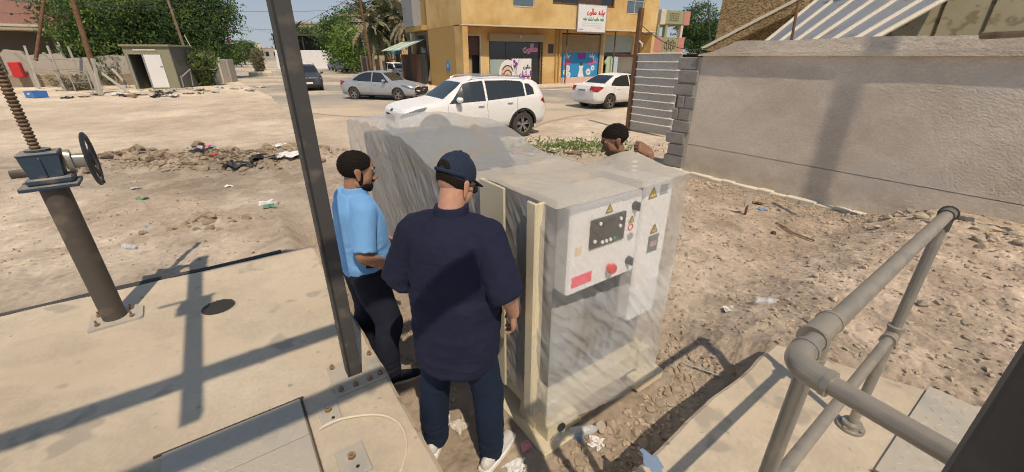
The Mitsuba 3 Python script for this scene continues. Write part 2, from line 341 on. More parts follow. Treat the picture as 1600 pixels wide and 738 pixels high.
# pavement in front of the shops and along the right kerb of the street
def concrete2(p, n, uv):
    a = fbm(p.x * 0.8, p.y * 0.8, 0, 4); b = noise(p.x * 14, p.y * 14)
    return mix((0.36, 0.31, 0.25), (0.50, 0.44, 0.36), a) * (0.9 + 0.2 * b)
pri('m_pave', concrete2, 0.9, spec=0.2)
SO = np.array((1.703, 33.781)); SHF = az_frame((SO[0], SO[1], 0), -30)      # local x along the shop front, y into the building
struct('pavement', box2((-6.6, -3.2, -0.1), (13.6, 0.3, 0.14), 0.03), 'm_pave', 'worn concrete pavement in front of the shops', M=SHF)
kerb = [(-51.928, 120.293, 0), (-27.855, 73.342, 0), (-17.096, 51.738, 0), (-11.067, 39.868, 0)]
kp = LineString([k[:2] for k in kerb])
left_side = kp.buffer(0.22, cap_style=2)
struct('kerb', prism(left_side, 0.15), 'm_pale', 'low concrete kerb of the street ahead')
side = Polygon([k[:2] for k in kerb] + [(-9.697, 47.082, 0)[:2], (-18.86, 80.79, 0)[:2], (-70.992, 204.173, 0)[:2], (-72.256, 181.254, 0)[:2]])
struct('pavement', prism(side.buffer(0), 0.12), 'm_pave', 'dusty pavement beside the parked cars')
# ------------------------------------------------------------------ the two concrete slabs
def slab(poly, top, name, label):
    p = Polygon(poly); k = int(p.exterior.length / 0.05)
    pts = np.array([p.exterior.interpolate(i / k, normalized=True).coords[0] for i in range(k)])
    nz = meshkit.fbm(np.c_[pts * 3.0, np.zeros(k)], 4, 12) - 0.5
    c = pts.mean(0); d = pts - c; d /= np.linalg.norm(d, axis=1, keepdims=True)
    q = Polygon(pts + d * (nz * 0.05)[:, None]).buffer(0)
    lower = prism(q, top - 0.02 + 0.3); lower.apply_translation([0, 0, -0.3])
    cap = prism(q.buffer(-0.022), 0.02); 
    # chamfered rim: hull-like skirt between the two outlines
    a = np.array(q.exterior.coords)[:-1]; b = np.array([q.buffer(-0.022).exterior.interpolate(q.buffer(-0.022).exterior.project(Point(t))).coords[0] for t in a])
    m_ = len(a); v = np.vstack([np.c_[a, np.full(m_, top - 0.02)], np.c_[b, np.full(m_, top)]]); f = []
    for i in range(m_):
        j = (i + 1) % m_; f += [[i, j, m_ + j], [i, m_ + j, m_ + i]]
    rim = trimesh.Trimesh(v, f, process=False)
    if rim.face_normals[:, 2].mean() < 0: rim.invert()
    cap.apply_translation([0, 0, top - 0.02])
    return struct(name, cat([lower, rim, cap]), 'm_slab', label)
TOP = 0.40
LS = [UN(0.48, 4.2)[:2], UN(0.48, -2.5)[:2], UN(-7, -2.5)[:2], UN(-7, 4.26)[:2]]
slab(LS, TOP, 'concrete_slab', 'sandy concrete slab on the left with valve and hatch')
RS = [UN(1.0, 0.735)[:2], UN(0.5, 0.735)[:2], UN(0.5, -3)[:2], UN(6, -4)[:2], (4.6, 0.35), (2.57, 1.66), (1.76, 2.19)]
slab(RS, TOP, 'concrete_slab', 'sandy concrete slab on the right under the pipe railing')
k = put('concrete_slab__joint_strip', cat([hull(np.array([[x, 4.225 + 0.012 * math.sin(x * 7 + b), z] for x, b in ((-7 + i * .2, 0), (-6.8 + i * .2, 0)) for b in (0,) for z in (.2, TOP - .01)] + [[x, 4.262 + 0.012 * math.sin(x * 5), z] for x in (-7 + i * .2, -6.8 + i * .2) for z in (.2, TOP + .002)])) for i in range(36)]), 'm_dark', M=UNF)

# ------------------------------------------------------------------ plastered wall on the right, with block pier, coping and footing
W0 = np.array((3.398, 8.11, 0)); WF = az_frame((W0[0], W0[1], 0), 55.5)   # local x along the wall towards the camera's right, y behind it
w = Thing('boundary_wall', 'long grey plastered boundary wall on the right with concrete coping', 'wall', WF)
def grid_face(x0, x1, z0, z1, y0, depth, amp, seed, step=0.035):
    """front face at y0 with a trowelled unevenness, closed behind"""
    nx, nz = int((x1 - x0) / step) + 1, int((z1 - z0) / step) + 1
    X, Z = np.meshgrid(np.linspace(x0, x1, nx), np.linspace(z0, z1, nz), indexing='ij')
    Y = y0 + amp * (meshkit.fbm(np.stack([X * 9, Z * 9, X * 0], -1), 4, seed) - 0.5)
    Y[0, :] = Y[-1, :] = y0; Y[:, 0] = Y[:, -1] = y0
    v = np.stack([X, Y, Z], -1).reshape(-1, 3); i, j = np.meshgrid(np.arange(nx - 1), np.arange(nz - 1), indexing='ij'); q = (i * nz + j).ravel()
    f = np.vstack([np.stack([q, q + nz, q + nz + 1], 1), np.stack([q, q + nz + 1, q + 1], 1)])
    face = trimesh.Trimesh(v, f, process=False)
    if face.face_normals[:, 1].mean() > 0: face.invert()
    return cat([face, box2((x0, y0 + amp, z0), (x1, y0 + depth, z1))])
w.part('plaster', grid_face(0.10, 6.5, 0.575, 2.15, 0.0, 0.2, 0.006, 3), 'm_plaster', smooth=60)
w.part('plaster', grid_face(0.10, 6.5, -0.3, 0.565, 0.002, 0.2, 0.008, 8), 'm_plaster', smooth=60)
w.part('plaster', box2((6.5, 0.0, -0.3), (14, 0.2, 2.15)), 'm_plaster')
cp = [(0.03, 2.152), (0.05, 2.185), (0.30, 2.22), (0.47, 2.29), (0.60, 2.33), (0.66, 2.375)] + [(x, 2.38 + 0.008 * math.sin(x * 3.1)) for x in np.arange(0.8, 5.0, 0.3)] + [(14, 2.385), (14, 2.152)]
cm = prism(cp, 0.30, XZ); cm.apply_translation([0, 0.24, 0])
v, f = trimesh.remesh.subdivide_to_size(cm.vertices, cm.faces, 0.12, max_iter=12); cm = trimesh.Trimesh(v, f); cm.merge_vertices()
cm.vertices += (meshkit.fbm(cm.vertices * 9, 3, 4)[:, None] - 0.5) * 0.012
w.part('coping', cm, 'm_plaster')
w.part('coping_crack', box((0.635, -0.037, 2.26), (0.012, 0.01, 0.2), R=rot([0, 1, 0], 12)), 'm_black')
ft = []
for i in range(60):
    x = -0.35 + i * 0.22; ft.append(box((x + 0.11, -0.06, -0.04 + 0.012 * math.sin(i * 2.3)), (0.2195, 0.13 + 0.02 * math.sin(i * 1.7), 0.2), 0.012))
w.part('footing', cat(ft), 'm_pale')
rng = np.random.default_rng(5)
z = 0.09
for i in range(9):
    hgt = 0.225; off = (0.05 if i % 2 else -0.03) + rng.uniform(-0.015, 0.015)
    x0, x1 = -0.36 + off, 0.055 + off * 0.6 + rng.uniform(-0.02, 0.02)
    if i in (4, 5):
        xm = x0 + 0.13; w.part('block', box2((x0 + 0.05, -0.035, z), (xm + 0.05, 0.17, z + hgt - 0.012), 0.012), 'm_block')
        w.part('block', box2((xm + 0.065, -0.028, z), (x1, 0.17, z + hgt - 0.012), 0.012), 'm_block')
    else:
        w.part('block', box2((x0, -0.03 + rng.uniform(-0.012, 0.012), z), (x1, 0.17, z + hgt - 0.012), 0.012), 'm_block')
    z += hgt + 0.004
w.part('mortar', box2((-0.28, 0.0, 0), (0.10, 0.16, 2.13)), 'm_concrete')
# ------------------------------------------------------------------ sheet metal gate beyond the pier
GA = np.array((3.651, 13.112, 0)); GB = np.array((4.52, 11.75, 0.0))
gl = np.linalg.norm((GB - GA)[:2]); gaz = math.degrees(math.atan2(GB[0] - GA[0], GB[1] - GA[1]))
GF = az_frame((GA[0], GA[1], 0), gaz - 90)                            # local x from the post to the pier, y away from the street
g = Thing('sheet_gate', 'grey sheet metal gate with pale horizontal ribs beside the block pier', 'gate', GF)
zz = 0.10; hs = 0.212
for i in range(10):
    g.part('panel', box2((0.1, 0.0, zz + 0.012), (gl - 0.02, 0.02, zz + hs - 0.012)), 'm_sheet')
    g.part('rib', hull(np.array([[x, y, q] for x in (0.1, gl - 0.02) for y, q in ((0.0, zz + hs - 0.016), (-0.05, zz + hs - 0.010), (-0.05, zz + hs + 0.008), (0.0, zz + hs + 0.014))])), 'm_rib')
    zz += hs
g.part('frame', box2((0.02, 0.022, 0.05), (gl, 0.06, 0.12)), 'm_sheet')
gp = Thing('gate_post', 'tall rusty steel post at the street end of the sheet gate', 'post', GF)
gp.part('flange', box2((-0.07, -0.03, -0.1), (0.05, -0.018, 3.409)), 'm_rust')
gp.part('web', box2((0.038, -0.016, -0.1), (0.05, 0.09, 3.409 - 0.01)), 'm_rust')
gp.part('insulator', cat([cyl((0.05, 0.03, 2.55), (0.16, 0.03, 2.48), 0.025), cyl((0.16, 0.03, 2.50), (0.18, 0.03, 2.40), 0.035, 0.02)]), 'm_pale')
# ------------------------------------------------------------------ what stands behind the wall
BA = np.array((6.991, 15.496, 2.714)); BF = az_frame((BA[0], BA[1], 0), 32)
b = Thing('roughcast_house', 'brown roughcast house behind the wall with a sloping stair slab', 'house', BF)
b.part('wall', box2((0.0, 0, -0.2), (9, 6, 7.5)), 'm_roughcast')
b.part('stair_slab', prism([(-0.25, 2.35), (0.1, 2.30), (6.0, 5.35), (6.0, 5.75)], 0.7, XZ), 'm_roughcast')
b.part('stair_edge', prism([(-0.3, 2.42), (-0.25, 2.35), (6.0, 5.75), (6.0, 5.84)], 0.74, XZ), 'm_pale')
lean = Thing('lean_to_roof', 'blue-grey corrugated lean-to roof sloping up behind the wall', 'roof')
q = [np.array(x) for x in ((4.683, 8.381, 2.369), (4.936, 6.169, 2.327), (6.721, 9.208, 3.804), (7.019, 6.695, 3.353))]
def bil(a, c): return (1 - c) * ((1 - a) * q[0] + a * q[1]) + c * ((1 - a) * q[2] + a * q[3])
nn = np.cross(q[1] - q[0], q[2] - q[0]); nn /= np.linalg.norm(nn); nn = nn if nn[2] > 0 else -nn
K = 6
for i in range(K):
    a0, a1 = i / K, (i + 1) / K - 0.006
    p4 = [bil(a0, 0), bil(a1, 0), bil(a1, 1), bil(a0, 1)]
    lean.part('sheet', hull(np.array(p4 + [x - nn * 0.012 for x in p4])), 'm_bluesheet')
    e4 = [bil(a0 + s, c) for s in (0.0, 0.028) for c in (0, 1)]
    lean.part('rib', hull(np.array(e4 + [bil(a0 + s, c) + nn * 0.035 for s in (0.006, 0.022) for c in (0, 1)])), 'm_pale')
lean.part('batten', tube([bil(0.99, -0.05) + nn * 0.02, bil(0.99, 1) + nn * 0.02], 0.035, 6), 'm_pale')
fa, fb = np.array((6.09, 7.805, 2.434)), np.array((8.353, 6.846, 2.399)); fl = np.linalg.norm((fb - fa)[:2])
FF = az_frame((fa[0], fa[1], 0), math.degrees(math.atan2(fb[0] - fa[0], fb[1] - fa[1])) - 90)
pf = Thing('sheet_fence', 'olive fence of overlapping metal sheets behind the wall at the far right', 'fence', FF)
rng = np.random.default_rng(8); x = -0.2; i = 0
while x < fl:
    wd = 0.30 + rng.uniform(-0.03, 0.04)
    pf.part('sheet', hull(np.array([[a, y + (0.03 if i % 2 else 0.0) + 0.02 * e, z_] for a, e in ((x, 0), (x + wd, 1)) for y in (0, 0.008) for z_ in (0.2, 3.9 + rng.uniform(-0.1, 0.1))])), 'm_olive')
    x += wd - 0.01; i += 1
pf.part('rail', box2((-0.2, 0.07, 2.9), (fl, 0.11, 2.96)), 'm_rust')
single('timber_beam', tube([(4.758, 4.574, 2.34), (4.738, 3.999, 2.346)], 0.035, 8), 'm_bark', 'rough brown timber lying behind the coping at the far right', 'timber', smooth=40)
single('rusty_rod', tube([(4.536, 7.307, 2.36), (4.495, 7.332, 3.132)], 0.02, 6), 'm_rust', 'thin rusty rod standing in front of the blue-grey roof', 'rod', smooth=40)
# tall wooden pole to the right of the camera, beside the wall (its shadow falls along the wall)
up = Thing('utility_pole', 'weathered wooden utility pole beside the boundary wall', 'pole', frame((5.61, 3.80, 0)))
up.part('shaft', cyl((0, 0, -0.2), (0, 0, 6.5), 0.046, 0.042, 16), 'm_bark', smooth=40)
up.part('cap', cyl((0, 0, 6.5), (0, 0, 6.54), 0.06, n=12), 'm_rust')

# ------------------------------------------------------------------ yellow shop building across the street
pri('m_glass', (0.02, 0.025, 0.03), 0.08, 0.0, 0.8); pri('m_glassblue', (0.10, 0.15, 0.20), 0.08, 0.0, 0.9)
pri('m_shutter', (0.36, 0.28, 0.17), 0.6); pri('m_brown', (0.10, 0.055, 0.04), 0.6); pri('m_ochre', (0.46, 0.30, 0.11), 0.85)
pri('m_teal', (0.34, 0.42, 0.40), 0.5); pri('m_pink', (0.72, 0.09, 0.30), 0.5); pri('m_purple', (0.22, 0.04, 0.30), 0.5)
pri('m_posterblue', (0.03, 0.27, 0.56), 0.5); pri('m_red', (0.55, 0.03, 0.03), 0.5); pri('m_green', (0.03, 0.30, 0.10), 0.5); pri('m_skinpale', (0.70, 0.50, 0.40), 0.6)
pri('m_paleblue', (0.45, 0.58, 0.74), 0.6); pri('m_lightgreen', (0.45, 0.58, 0.40), 0.7); pri('m_lilac', (0.62, 0.60, 0.80), 0.6); pri('m_limegreen', (0.50, 0.60, 0.22), 0.6)
pri('m_yellowsign', (0.75, 0.55, 0.05), 0.5); pri('m_grey', (0.30, 0.31, 0.33), 0.6)
S = Thing('shop_building', 'two-storey yellow building with three shopfronts under an overhang', 'shop building', SHF)
def facade(x0, x1, z0, z1, holes, th, y, mat, name):
    p = sbox(x0, z0, x1, z1)
    for h in holes: p = p.difference(sbox(*h))
    m = prism(p, th, XZ); m.apply_translation([0, y + th, 0]); return S.part(name, m, mat)
wins = [(-2.62, 5.28, -0.87, 6.75), (0.63, 5.63, 6.43, 7.1), (7.75, 5.29, 9.66, 7.3)]
facade(-6.45, 11.3, 4.04, 8.6, wins, 0.25, -1.3, 'm_yellow', 'upper_wall')
S.part('upper_wall', box2((-6.45, -1.045, 4.05), (11.3, 5.3, 8.6)), 'm_yellow')
S.part('soffit_edge', box2((-6.5, -1.34, 3.98), (11.34, -1.06, 4.045), 0.01), 'm_pale')
S.part('end_wall', box2((-6.44, -1.29, 0), (-6.05, -0.02, 3.98)), 'm_yellow'); S.part('end_wall', box2((10.95, -1.29, 0), (11.3, -0.02, 3.98)), 'm_yellow')
for i, (a, c, d, e) in enumerate(wins):
    kk = S.part('window', cat([box2((a, -1.33, c - 0.06), (d, -1.12, c), 0.005), box2((a, -1.2, c + 0.002), (a + 0.06, -1.1, e)), box2((d - 0.06, -1.2, c + 0.002), (d, -1.1, e)), box2((a, -1.2, e - 0.06), (d, -1.1, e - 0.002))]), 'm_pale' if i != 1 else 'm_brown')
    n_ = (1, 5, 2)[i]
    for j in range(n_):
        xa = a + 0.07 + (d - a - 0.14) * j / n_; xb = a + 0.07 + (d - a - 0.14) * (j + 1) / n_
        S.part('pane', box2((xa + 0.025, -1.15, c + 0.07), (xb - 0.025, -1.13, e - 0.07)), ('m_glassblue', 'm_brown' if j in (2, 3) else 'm_glass', 'm_glassblue')[i], parent=kk)
        if j: S.part('mullion', box2((xa - 0.023, -1.17, c + 0.002), (xa + 0.023, -1.11, e - 0.065)), 'm_pale' if i != 1 else 'm_brown', parent=kk)
    if i == 2:
        S.part('mullion', box2((a + 0.07, -1.175, c + 0.85), (d - 0.07, -1.12, c + 0.9)), 'm_pale', parent=kk)
        S.part('grille', cat([cyl((a + 0.1 + 0.12 * q_, -1.25, c + 0.9), (a + 0.1 + 0.12 * q_, -1.25, e), 0.012, n=5) for q_ in range(15)]), 'm_dark', parent=kk)
# ground floor wall with openings: door, shop 1, shop 2, shop 3
ops = [(-5.55, 0.12, -4.55, 3.45), (-3.86, 0.12, 0.60, 3.60), (2.55, 0.12, 6.6, 3.80), (6.95, 0.12, 10.1, 3.75)]
facade(-6.44, 12.6, 0.0, 4.03, ops, 0.25, 0.0, 'm_yellow', 'ground_floor_wall')
S.part('back_wall', box2((-6.14, 0.8, 0), (12.6, 5.2, 4.04)), 'm_dark')
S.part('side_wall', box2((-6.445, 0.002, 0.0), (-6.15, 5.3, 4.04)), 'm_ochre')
S.part('frame', cat([box2((-5.62, -0.03, 0.12), (-5.53, 0.1, 3.52)), box2((-4.57, -0.03, 0.12), (-4.48, 0.1, 3.52)), box2((-5.53, -0.03, 3.44), (-4.57, 0.1, 3.52))]), 'm_pale')
dk = S.part('door', cat([box2((-5.5, 0.18, 0.15), (-5.12, 0.22, 2.2)), box2((-5.52, 0.16, 2.22), (-4.58, 0.24, 3.42))]), 'm_brown')
S.part('panel', box2((-5.44, 0.165, 0.4), (-5.18, 0.178, 2.0)), 'm_shutter', parent=dk)
S.part('shutter_box', box2((-3.95, -0.32, 3.12), (0.72, -0.005, 3.62), 0.02), 'm_shutter')
sf = S.part('shop_window', cat([box2((-3.84, 0.10, 0.12), (-3.76, 0.2, 3.1)), box2((0.5, 0.10, 0.12), (0.58, 0.2, 3.1)), box2((-2.45, 0.12, 0.12), (-2.4, 0.18, 3.1))]), 'm_dark')
S.part('pane', box2((-2.39, 0.14, 0.14), (0.49, 0.16, 3.1)), 'm_glass', parent=sf); S.part('pane', box2((-3.75, 0.14, 1.95), (-2.46, 0.16, 3.1)), 'm_glass', parent=sf)
S.part('door_leaf', box2((-3.74, 0.10, 0.15), (-2.48, 0.135, 1.93)), 'm_teal', parent=sf)
S.part('jamb', box2((0.60, -0.10, 0.1), (0.68, -0.005, 3.1)), 'm_dark')
S.part('panel', box2((1.25, -0.02, 2.35), (1.75, -0.005, 3.0)), 'm_dark')
for x in (1.95, 2.25): S.part('drain_pipe', cyl((x, -0.09, 0.1), (x, -0.09, 4.0), 0.055, n=8), 'm_ochre', smooth=40)
S.part('rusty_post', cyl((2.62, -0.5, 0.1), (2.62, -0.5, 4.0), 0.06, n=8), 'm_rust', smooth=40); S.part('rusty_post', cyl((7.6, -0.5, 0.1), (7.55, -0.5, 4.0), 0.055, n=8), 'm_rust', smooth=40)
for i in range(9): S.part('shutter_slat', cyl((2.6, 0.1, 2.50 + 0.145 * i), (6.55, 0.1, 2.50 + 0.145 * i), 0.078, n=8), 'm_shutter', smooth=40)
S.part('shutter_rail', box2((6.42, -0.09, 0.1), (6.66, -0.005, 3.8)), 'm_shutter')
S.part('teal_panel', box2((6.97, 0.05, 2.45), (10.08, 0.09, 3.74)), 'm_teal')
S.part('pane', box2((6.97, 0.16, 0.14), (10.08, 0.18, 2.44)), 'm_glass')
S.part('lamp', cat([ell((-1.45, -0.42, 3.45), 0.07), cyl((-1.45, -0.42, 3.5), (-1.45, -0.3, 3.55), 0.015, n=5)]), 'm_white', smooth=True)
# clothes hung out in the third shop
for i, (x, mt, lb) in enumerate([(7.55, 'm_lightgreen', 'pale green dress hanging in the third shop'), (8.35, 'm_paleblue', 'light blue shirt hanging in the third shop'), (9.2, 'm_limegreen', 'olive green garment hanging at the right of the third shop')]):
    p = [(-0.18, 2.15), (-0.5, 1.75), (-0.42, 1.6), (-0.27, 1.75), (-0.33, 0.7), (0.33, 0.7), (0.27, 1.75), (0.42, 1.6), (0.5, 1.75), (0.18, 2.15)]
    m = prism(Polygon(p).buffer(0.03), 0.12, XZ); m.apply_translation([x, 0.02, -0.05]); single('garment', m, mt, lb, 'clothing', SHF)
# ------------------------------------------------------------------ lettering: arabic words drawn as pen strokes
def strokes(lines, wd, M, depth=0.012):
    g = unary_union([LineString(l).buffer(wd, quad_segs=3) if len(l) > 1 else Point(l[0]).buffer(wd * 1.25, quad_segs=3) for l in lines])
    return prism(g, depth, M)
def arc(cx, cy, rx, ry, a0, a1, n=10):
    t = np.radians(np.linspace(a0, a1, n)); return [(cx + rx * math.cos(q), cy + ry * math.sin(q)) for q in t]
def saloon(s=1.0):
    """the word for salon: sad, alef, lam, waw, noon, written right to left, in a box 3.4 wide and 1.6 tall"""
    sad = arc(2.95, 0.30, 0.33, 0.20, -180, 180, 14); sad2 = [(2.62, 0.30), (2.52, 0.1), (2.36, 0.08)]; top = [(2.28, 1.25), (2.28, 0.08), (2.62, 0.08), (3.1, 0.1)]
    lam = [(1.95, 1.25), (1.95, 0.15), (1.85, 0.05), (1.6, 0.05), (1.5, 0.2)]; waw = arc(1.5, 0.3, 0.17, 0.17, -80, 280, 12); waw2 = [(1.66, 0.25), (1.6, -0.1), (1.3, -0.3)]
    noon = arc(0.65, 0.25, 0.38, 0.38, 0, -180, 12) + [(0.25, 0.4)]
    return [sad, sad2, top, lam, waw, waw2, noon, [(0.65, 0.55)]]
def lylyan():
    lam = [(3.2, 1.3), (3.2, 0.1), (2.5, 0.1), (2.5, 0.45)]; ya = [(2.5, 0.1), (1.9, 0.1), (1.9, 1.3)]; ya2 = [(1.9, 0.1), (1.3, 0.1), (1.3, 0.45)]
    alef = [(1.3, 0.1), (0.95, 0.1), (0.95, 1.3)]; noon = arc(0.4, 0.2, 0.36, 0.42, 0, -180, 12) + [(0.04, 0.4)]
    return [lam, ya, ya2, alef, noon, [(0.4, 0.6)], [(2.6, -0.25)], [(2.35, -0.25)], [(1.4, -0.25)], [(1.15, -0.25)]]
def ayada():
    """a short word of five letters ending in ta marbuta"""
    return [arc(2.75, 0.45, 0.2, 0.2, 40, 250, 8) + [(2.3, 0.1), (2.3, 0.4)], [(2.3, 0.1), (1.9, 0.1), (1.9, 1.15)], [(1.55, 0.55), (1.3, 0.15), (1.65, 0.05)], arc(0.85, 0.25, 0.18, 0.2, 0, 360, 10), [(0.95, 0.75)], [(0.75, 0.75)], [(2.35, -0.2)], [(2.15, -0.2)]]
def onwall(lines, x, z, s, y): return [[(x + s * a, z + s * c) for a, c in l] for l in lines], y
def word(thing, lines, x, z, s, wd, y, mat, depth=0.012, parent=None, name='lettering'):
    M = XZ.copy(); M[1, 3] = y
    return thing.part(name, strokes([[(x + s * a, z + s * c) for a, c in l] for l in lines], wd, M, depth), mat, parent=parent)
word(S, saloon(), -1.0, 2.47, 0.40, 0.062, 0.135, 'm_white', 0.008, sf); word(S, saloon(), -1.0, 2.47, 0.40, 0.036, 0.125, 'm_pink', 0.01, sf)
pb = Thing('salon_banner', 'white salon banner with purple lettering in the first shop window', 'banner', SHF)
pb.part('sheet', box2((-1.95, 0.07, 0.25), (-0.22, 0.09, 1.98)), 'm_white')
word(pb, saloon(), -1.0, 1.28, 0.21, 0.026, 0.068, 'm_dark'); word(pb, lylyan(), -1.28, 0.70, 0.31, 0.045, 0.068, 'm_purple')
pb.part('motif', strokes([arc(-1.68, 1.55, 0.12, 0.35, 100, 260, 8), [(-1.75, 1.9), (-1.5, 1.3), (-1.7, 0.9)], [(-1.3, 1.9), (-1.62, 1.2), (-1.45, 0.75)]], 0.02, XZ @ trimesh.transformations.translation_matrix([0, 0, -0.068])), 'm_grey')
pb.part('flowers', cat([at(ell((0, 0, 0), (0.11, 0.012, 0.13)), trimesh.transformations.translation_matrix(p)) for p in ((-1.72, 0.06, 1.78), (-1.55, 0.06, 1.62), (-1.68, 0.06, 1.45))]), 'm_purple')
pb.part('lime_corner', prism([(-0.24, 0.27), (-1.0, 0.27), (-0.75, 0.55), (-0.24, 0.62)], 0.01, XZ @ trimesh.transformations.translation_matrix([0, 0, -0.068])), 'm_limegreen')
pf2 = Thing('face_poster', "cut-out poster of a woman's face beside the salon banner", 'poster', SHF)
fp = Polygon(arc(-2.25, 1.0, 0.75, 0.92, 30, 200, 16) + [(-2.9, 0.25), (-1.97, 0.25), (-1.97, 1.6)]).buffer(0)
pf2.part('hair', prism(fp, 0.01, XZ @ trimesh.transformations.translation_matrix([0, 0, -0.10])), 'm_white')
pf2.part('face', prism(Polygon(arc(-2.42, 0.95, 0.42, 0.62, 0, 360, 20)), 0.01, XZ @ trimesh.transformations.translation_matrix([0, 0, -0.086])), 'm_skinpale')
pf2.part('hair_strands', strokes([arc(-2.3, 0.9, 0.5, 0.62, 20, 150, 10), arc(-2.3, 0.8, 0.33, 0.4, 10, 170, 10), arc(-2.35, 0.62, 0.2, 0.25, 0, 180, 10)], 0.035, XZ @ trimesh.transformations.translation_matrix([0, 0, -0.074])), 'm_dark')
pf2.part('lips', prism(Polygon(arc(-2.72, 0.95, 0.12, 0.05, 0, 360, 12)), 0.01, XZ @ trimesh.transformations.translation_matrix([0, 0, -0.072])), 'm_red')
# blue posters of the second shop
bp = Thing('clinic_poster', 'blue poster with white bubbles covering the second shopfront', 'poster', SHF)
bp.part('sheet', box2((2.62, 0.06, 0.6), (6.40, 0.09, 2.42)), 'm_posterblue')
bp.part('ledge', box2((2.58, -0.02, 0.12), (6.40, 0.09, 0.58)), 'm_skinpale')
for x0 in (2.72, 5.3):
    word(bp, ayada(), x0, 2.05, 0.24, 0.03, 0.058, 'm_white'); word(bp, saloon(), x0 - 0.02, 1.58, 0.27, 0.04, 0.058, 'm_pink')
for x, z_, r in ((3.25, 1.25, 0.24), (3.0, 0.95, 0.2), (3.35, 0.78, 0.22), (5.4, 0.95, 0.25), (5.85, 1.25, 0.2)):
    bp.part('bubble', prism(Point(x, z_).buffer(r, quad_segs=5), 0.01, XZ @ trimesh.transformations.translation_matrix([0, 0, -0.057])), 'm_white')
    bp.part('bubble_text', strokes([[(x - r * 0.55, z_ + 0.04), (x + r * 0.5, z_ + 0.05)], [(x - r * 0.4, z_ - 0.06), (x + r * 0.45, z_ - 0.05)]], 0.016, XZ @ trimesh.transformations.translation_matrix([0, 0, -0.046])), 'm_posterblue')
bp.part('lamp_shade_picture', prism([(4.15, 2.38), (5.1, 2.38), (4.95, 1.95), (4.3, 1.95)], 0.01, XZ @ trimesh.transformations.translation_matrix([0, 0, -0.057])), 'm_purple')
bp.part('figure_picture', prism(Polygon([(4.35, 0.62), (4.5, 1.2), (4.42, 1.35), (4.62, 1.55), (4.82, 1.35), (4.72, 1.2), (4.9, 0.62)]).buffer(0.03), 0.01, XZ @ trimesh.transformations.translation_matrix([0, 0, -0.057])), 'm_white')
bp.part('hair_picture', prism(Point(4.62, 1.55).buffer(0.13, quad_segs=4), 0.01, XZ @ trimesh.transformations.translation_matrix([0, 0, -0.046])), 'm_dark')
# white sign hung from the upper wall
sg = Thing('shop_sign', 'large white sign with red, green and blue lettering above the second shop', 'sign', SHF)
sg.part('board', box2((2.80, -1.50, 3.84), (5.50, -1.42, 5.62), 0.01), 'm_white')
sg.part('frame', cat([box2((2.76, -1.51, 3.80), (2.80, -1.40, 5.66)), box2((5.50, -1.51, 3.80), (5.54, -1.40, 5.66)), box2((2.8, -1.51, 5.622), (5.5, -1.40, 5.66)), box2((2.8, -1.51, 3.80), (5.5, -1.40, 3.838))]), 'm_grey')
word(sg, ayada(), 4.55, 5.0, 0.28, 0.03, -1.503, 'm_red'); word(sg, saloon(), 3.55, 5.0, 0.29, 0.03, -1.503, 'm_red')
for i in range(4): word(sg, [ayada(), lylyan(), saloon(), ayada()][i], 3.2 + 0.55 * i, 4.62, 0.15, 0.02, -1.503, 'm_green')
for z_, mt in ((4.42, 'm_paleblue'), (4.28, 'm_paleblue')): word(sg, [[(3.2 + 0.16 * i, z_ + 0.02 * (i % 2)), (3.3 + 0.16 * i, z_)] for i in range(12)], 0, 0, 1, 0.014, -1.503, mt)
word(sg, [[(2.95 + 0.1 * i, 3.98 + 0.03 * (i % 2)), (3.02 + 0.1 * i, 3.98)] for i in range(4)], 0, 0, 1, 0.015, -1.503, 'm_dark')
word(sg, [[(5.35, 4.2), (4.6, 4.05), (4.9, 4.2), (4.3, 4.15)]], 0, 0, 1, 0.02, -1.503, 'm_lilac')
# small blue disc on the side wall
rs = Thing('round_sign', 'small round blue sign on the shaded ochre side wall', 'sign', SHF)
sy, sz = (1.38, 1.519)
rs.part('disc', cyl((-6.45, sy, sz), (-6.49, sy, sz), 0.36, n=20), 'm_posterblue', smooth=40)
rs.part('mark', cat([box((-6.495, sy + a, sz + c), (0.006, 0.06, 0.25)) for a, c in ((-0.1, 0.03), (0.04, -0.02), (0.15, 0.04))]), 'm_paleblue')

# ------------------------------------------------------------------ vegetation
def leafmat(key, c):
    scene[key] = {'type': 'principledthin', 'base_color': rgb(c), 'roughness': 0.55, 'diff_trans': 0.55, 'spec_trans': 0.0}
for k_, c_ in dict(l_dark=(0.073, 0.131, 0.058), l_mid=(0.108, 0.183, 0.070), l_light=(0.187, 0.271, 0.084), l_yel=(0.292, 0.306, 0.110), l_lime=(0.240, 0.393, 0.093), l_dry=(0.350, 0.312, 0.217), l_palm=(0.266, 0.284, 0.181), l_palm2=(0.414, 0.388, 0.258), l_bush=(0.187, 0.209, 0.102)).items(): leafmat(k_, c_)
def leaves(rng, pts, size, droop=0.0, aspect=0.5):
    n = len(pts); d = rng.normal(size=(n, 3)); d[:, 2] -= droop; d /= np.linalg.norm(d, axis=1, keepdims=True)
    e = np.cross(d, rng.normal(size=(n, 3))); e /= np.linalg.norm(e, axis=1, keepdims=True)
    s = size * rng.uniform(0.6, 1.3, (n, 1)); a, c = d * s / 2, e * s * aspect / 2
    v = np.stack([pts - a, pts + c * 1.0 - a * 0.1, pts + a, pts - c - a * 0.1], 1).reshape(-1, 3); i = np.arange(n) * 4
    return trimesh.Trimesh(v, np.vstack([np.stack([i, i + 1, i + 2], 1), np.stack([i, i + 2, i + 3], 1)]), process=False)
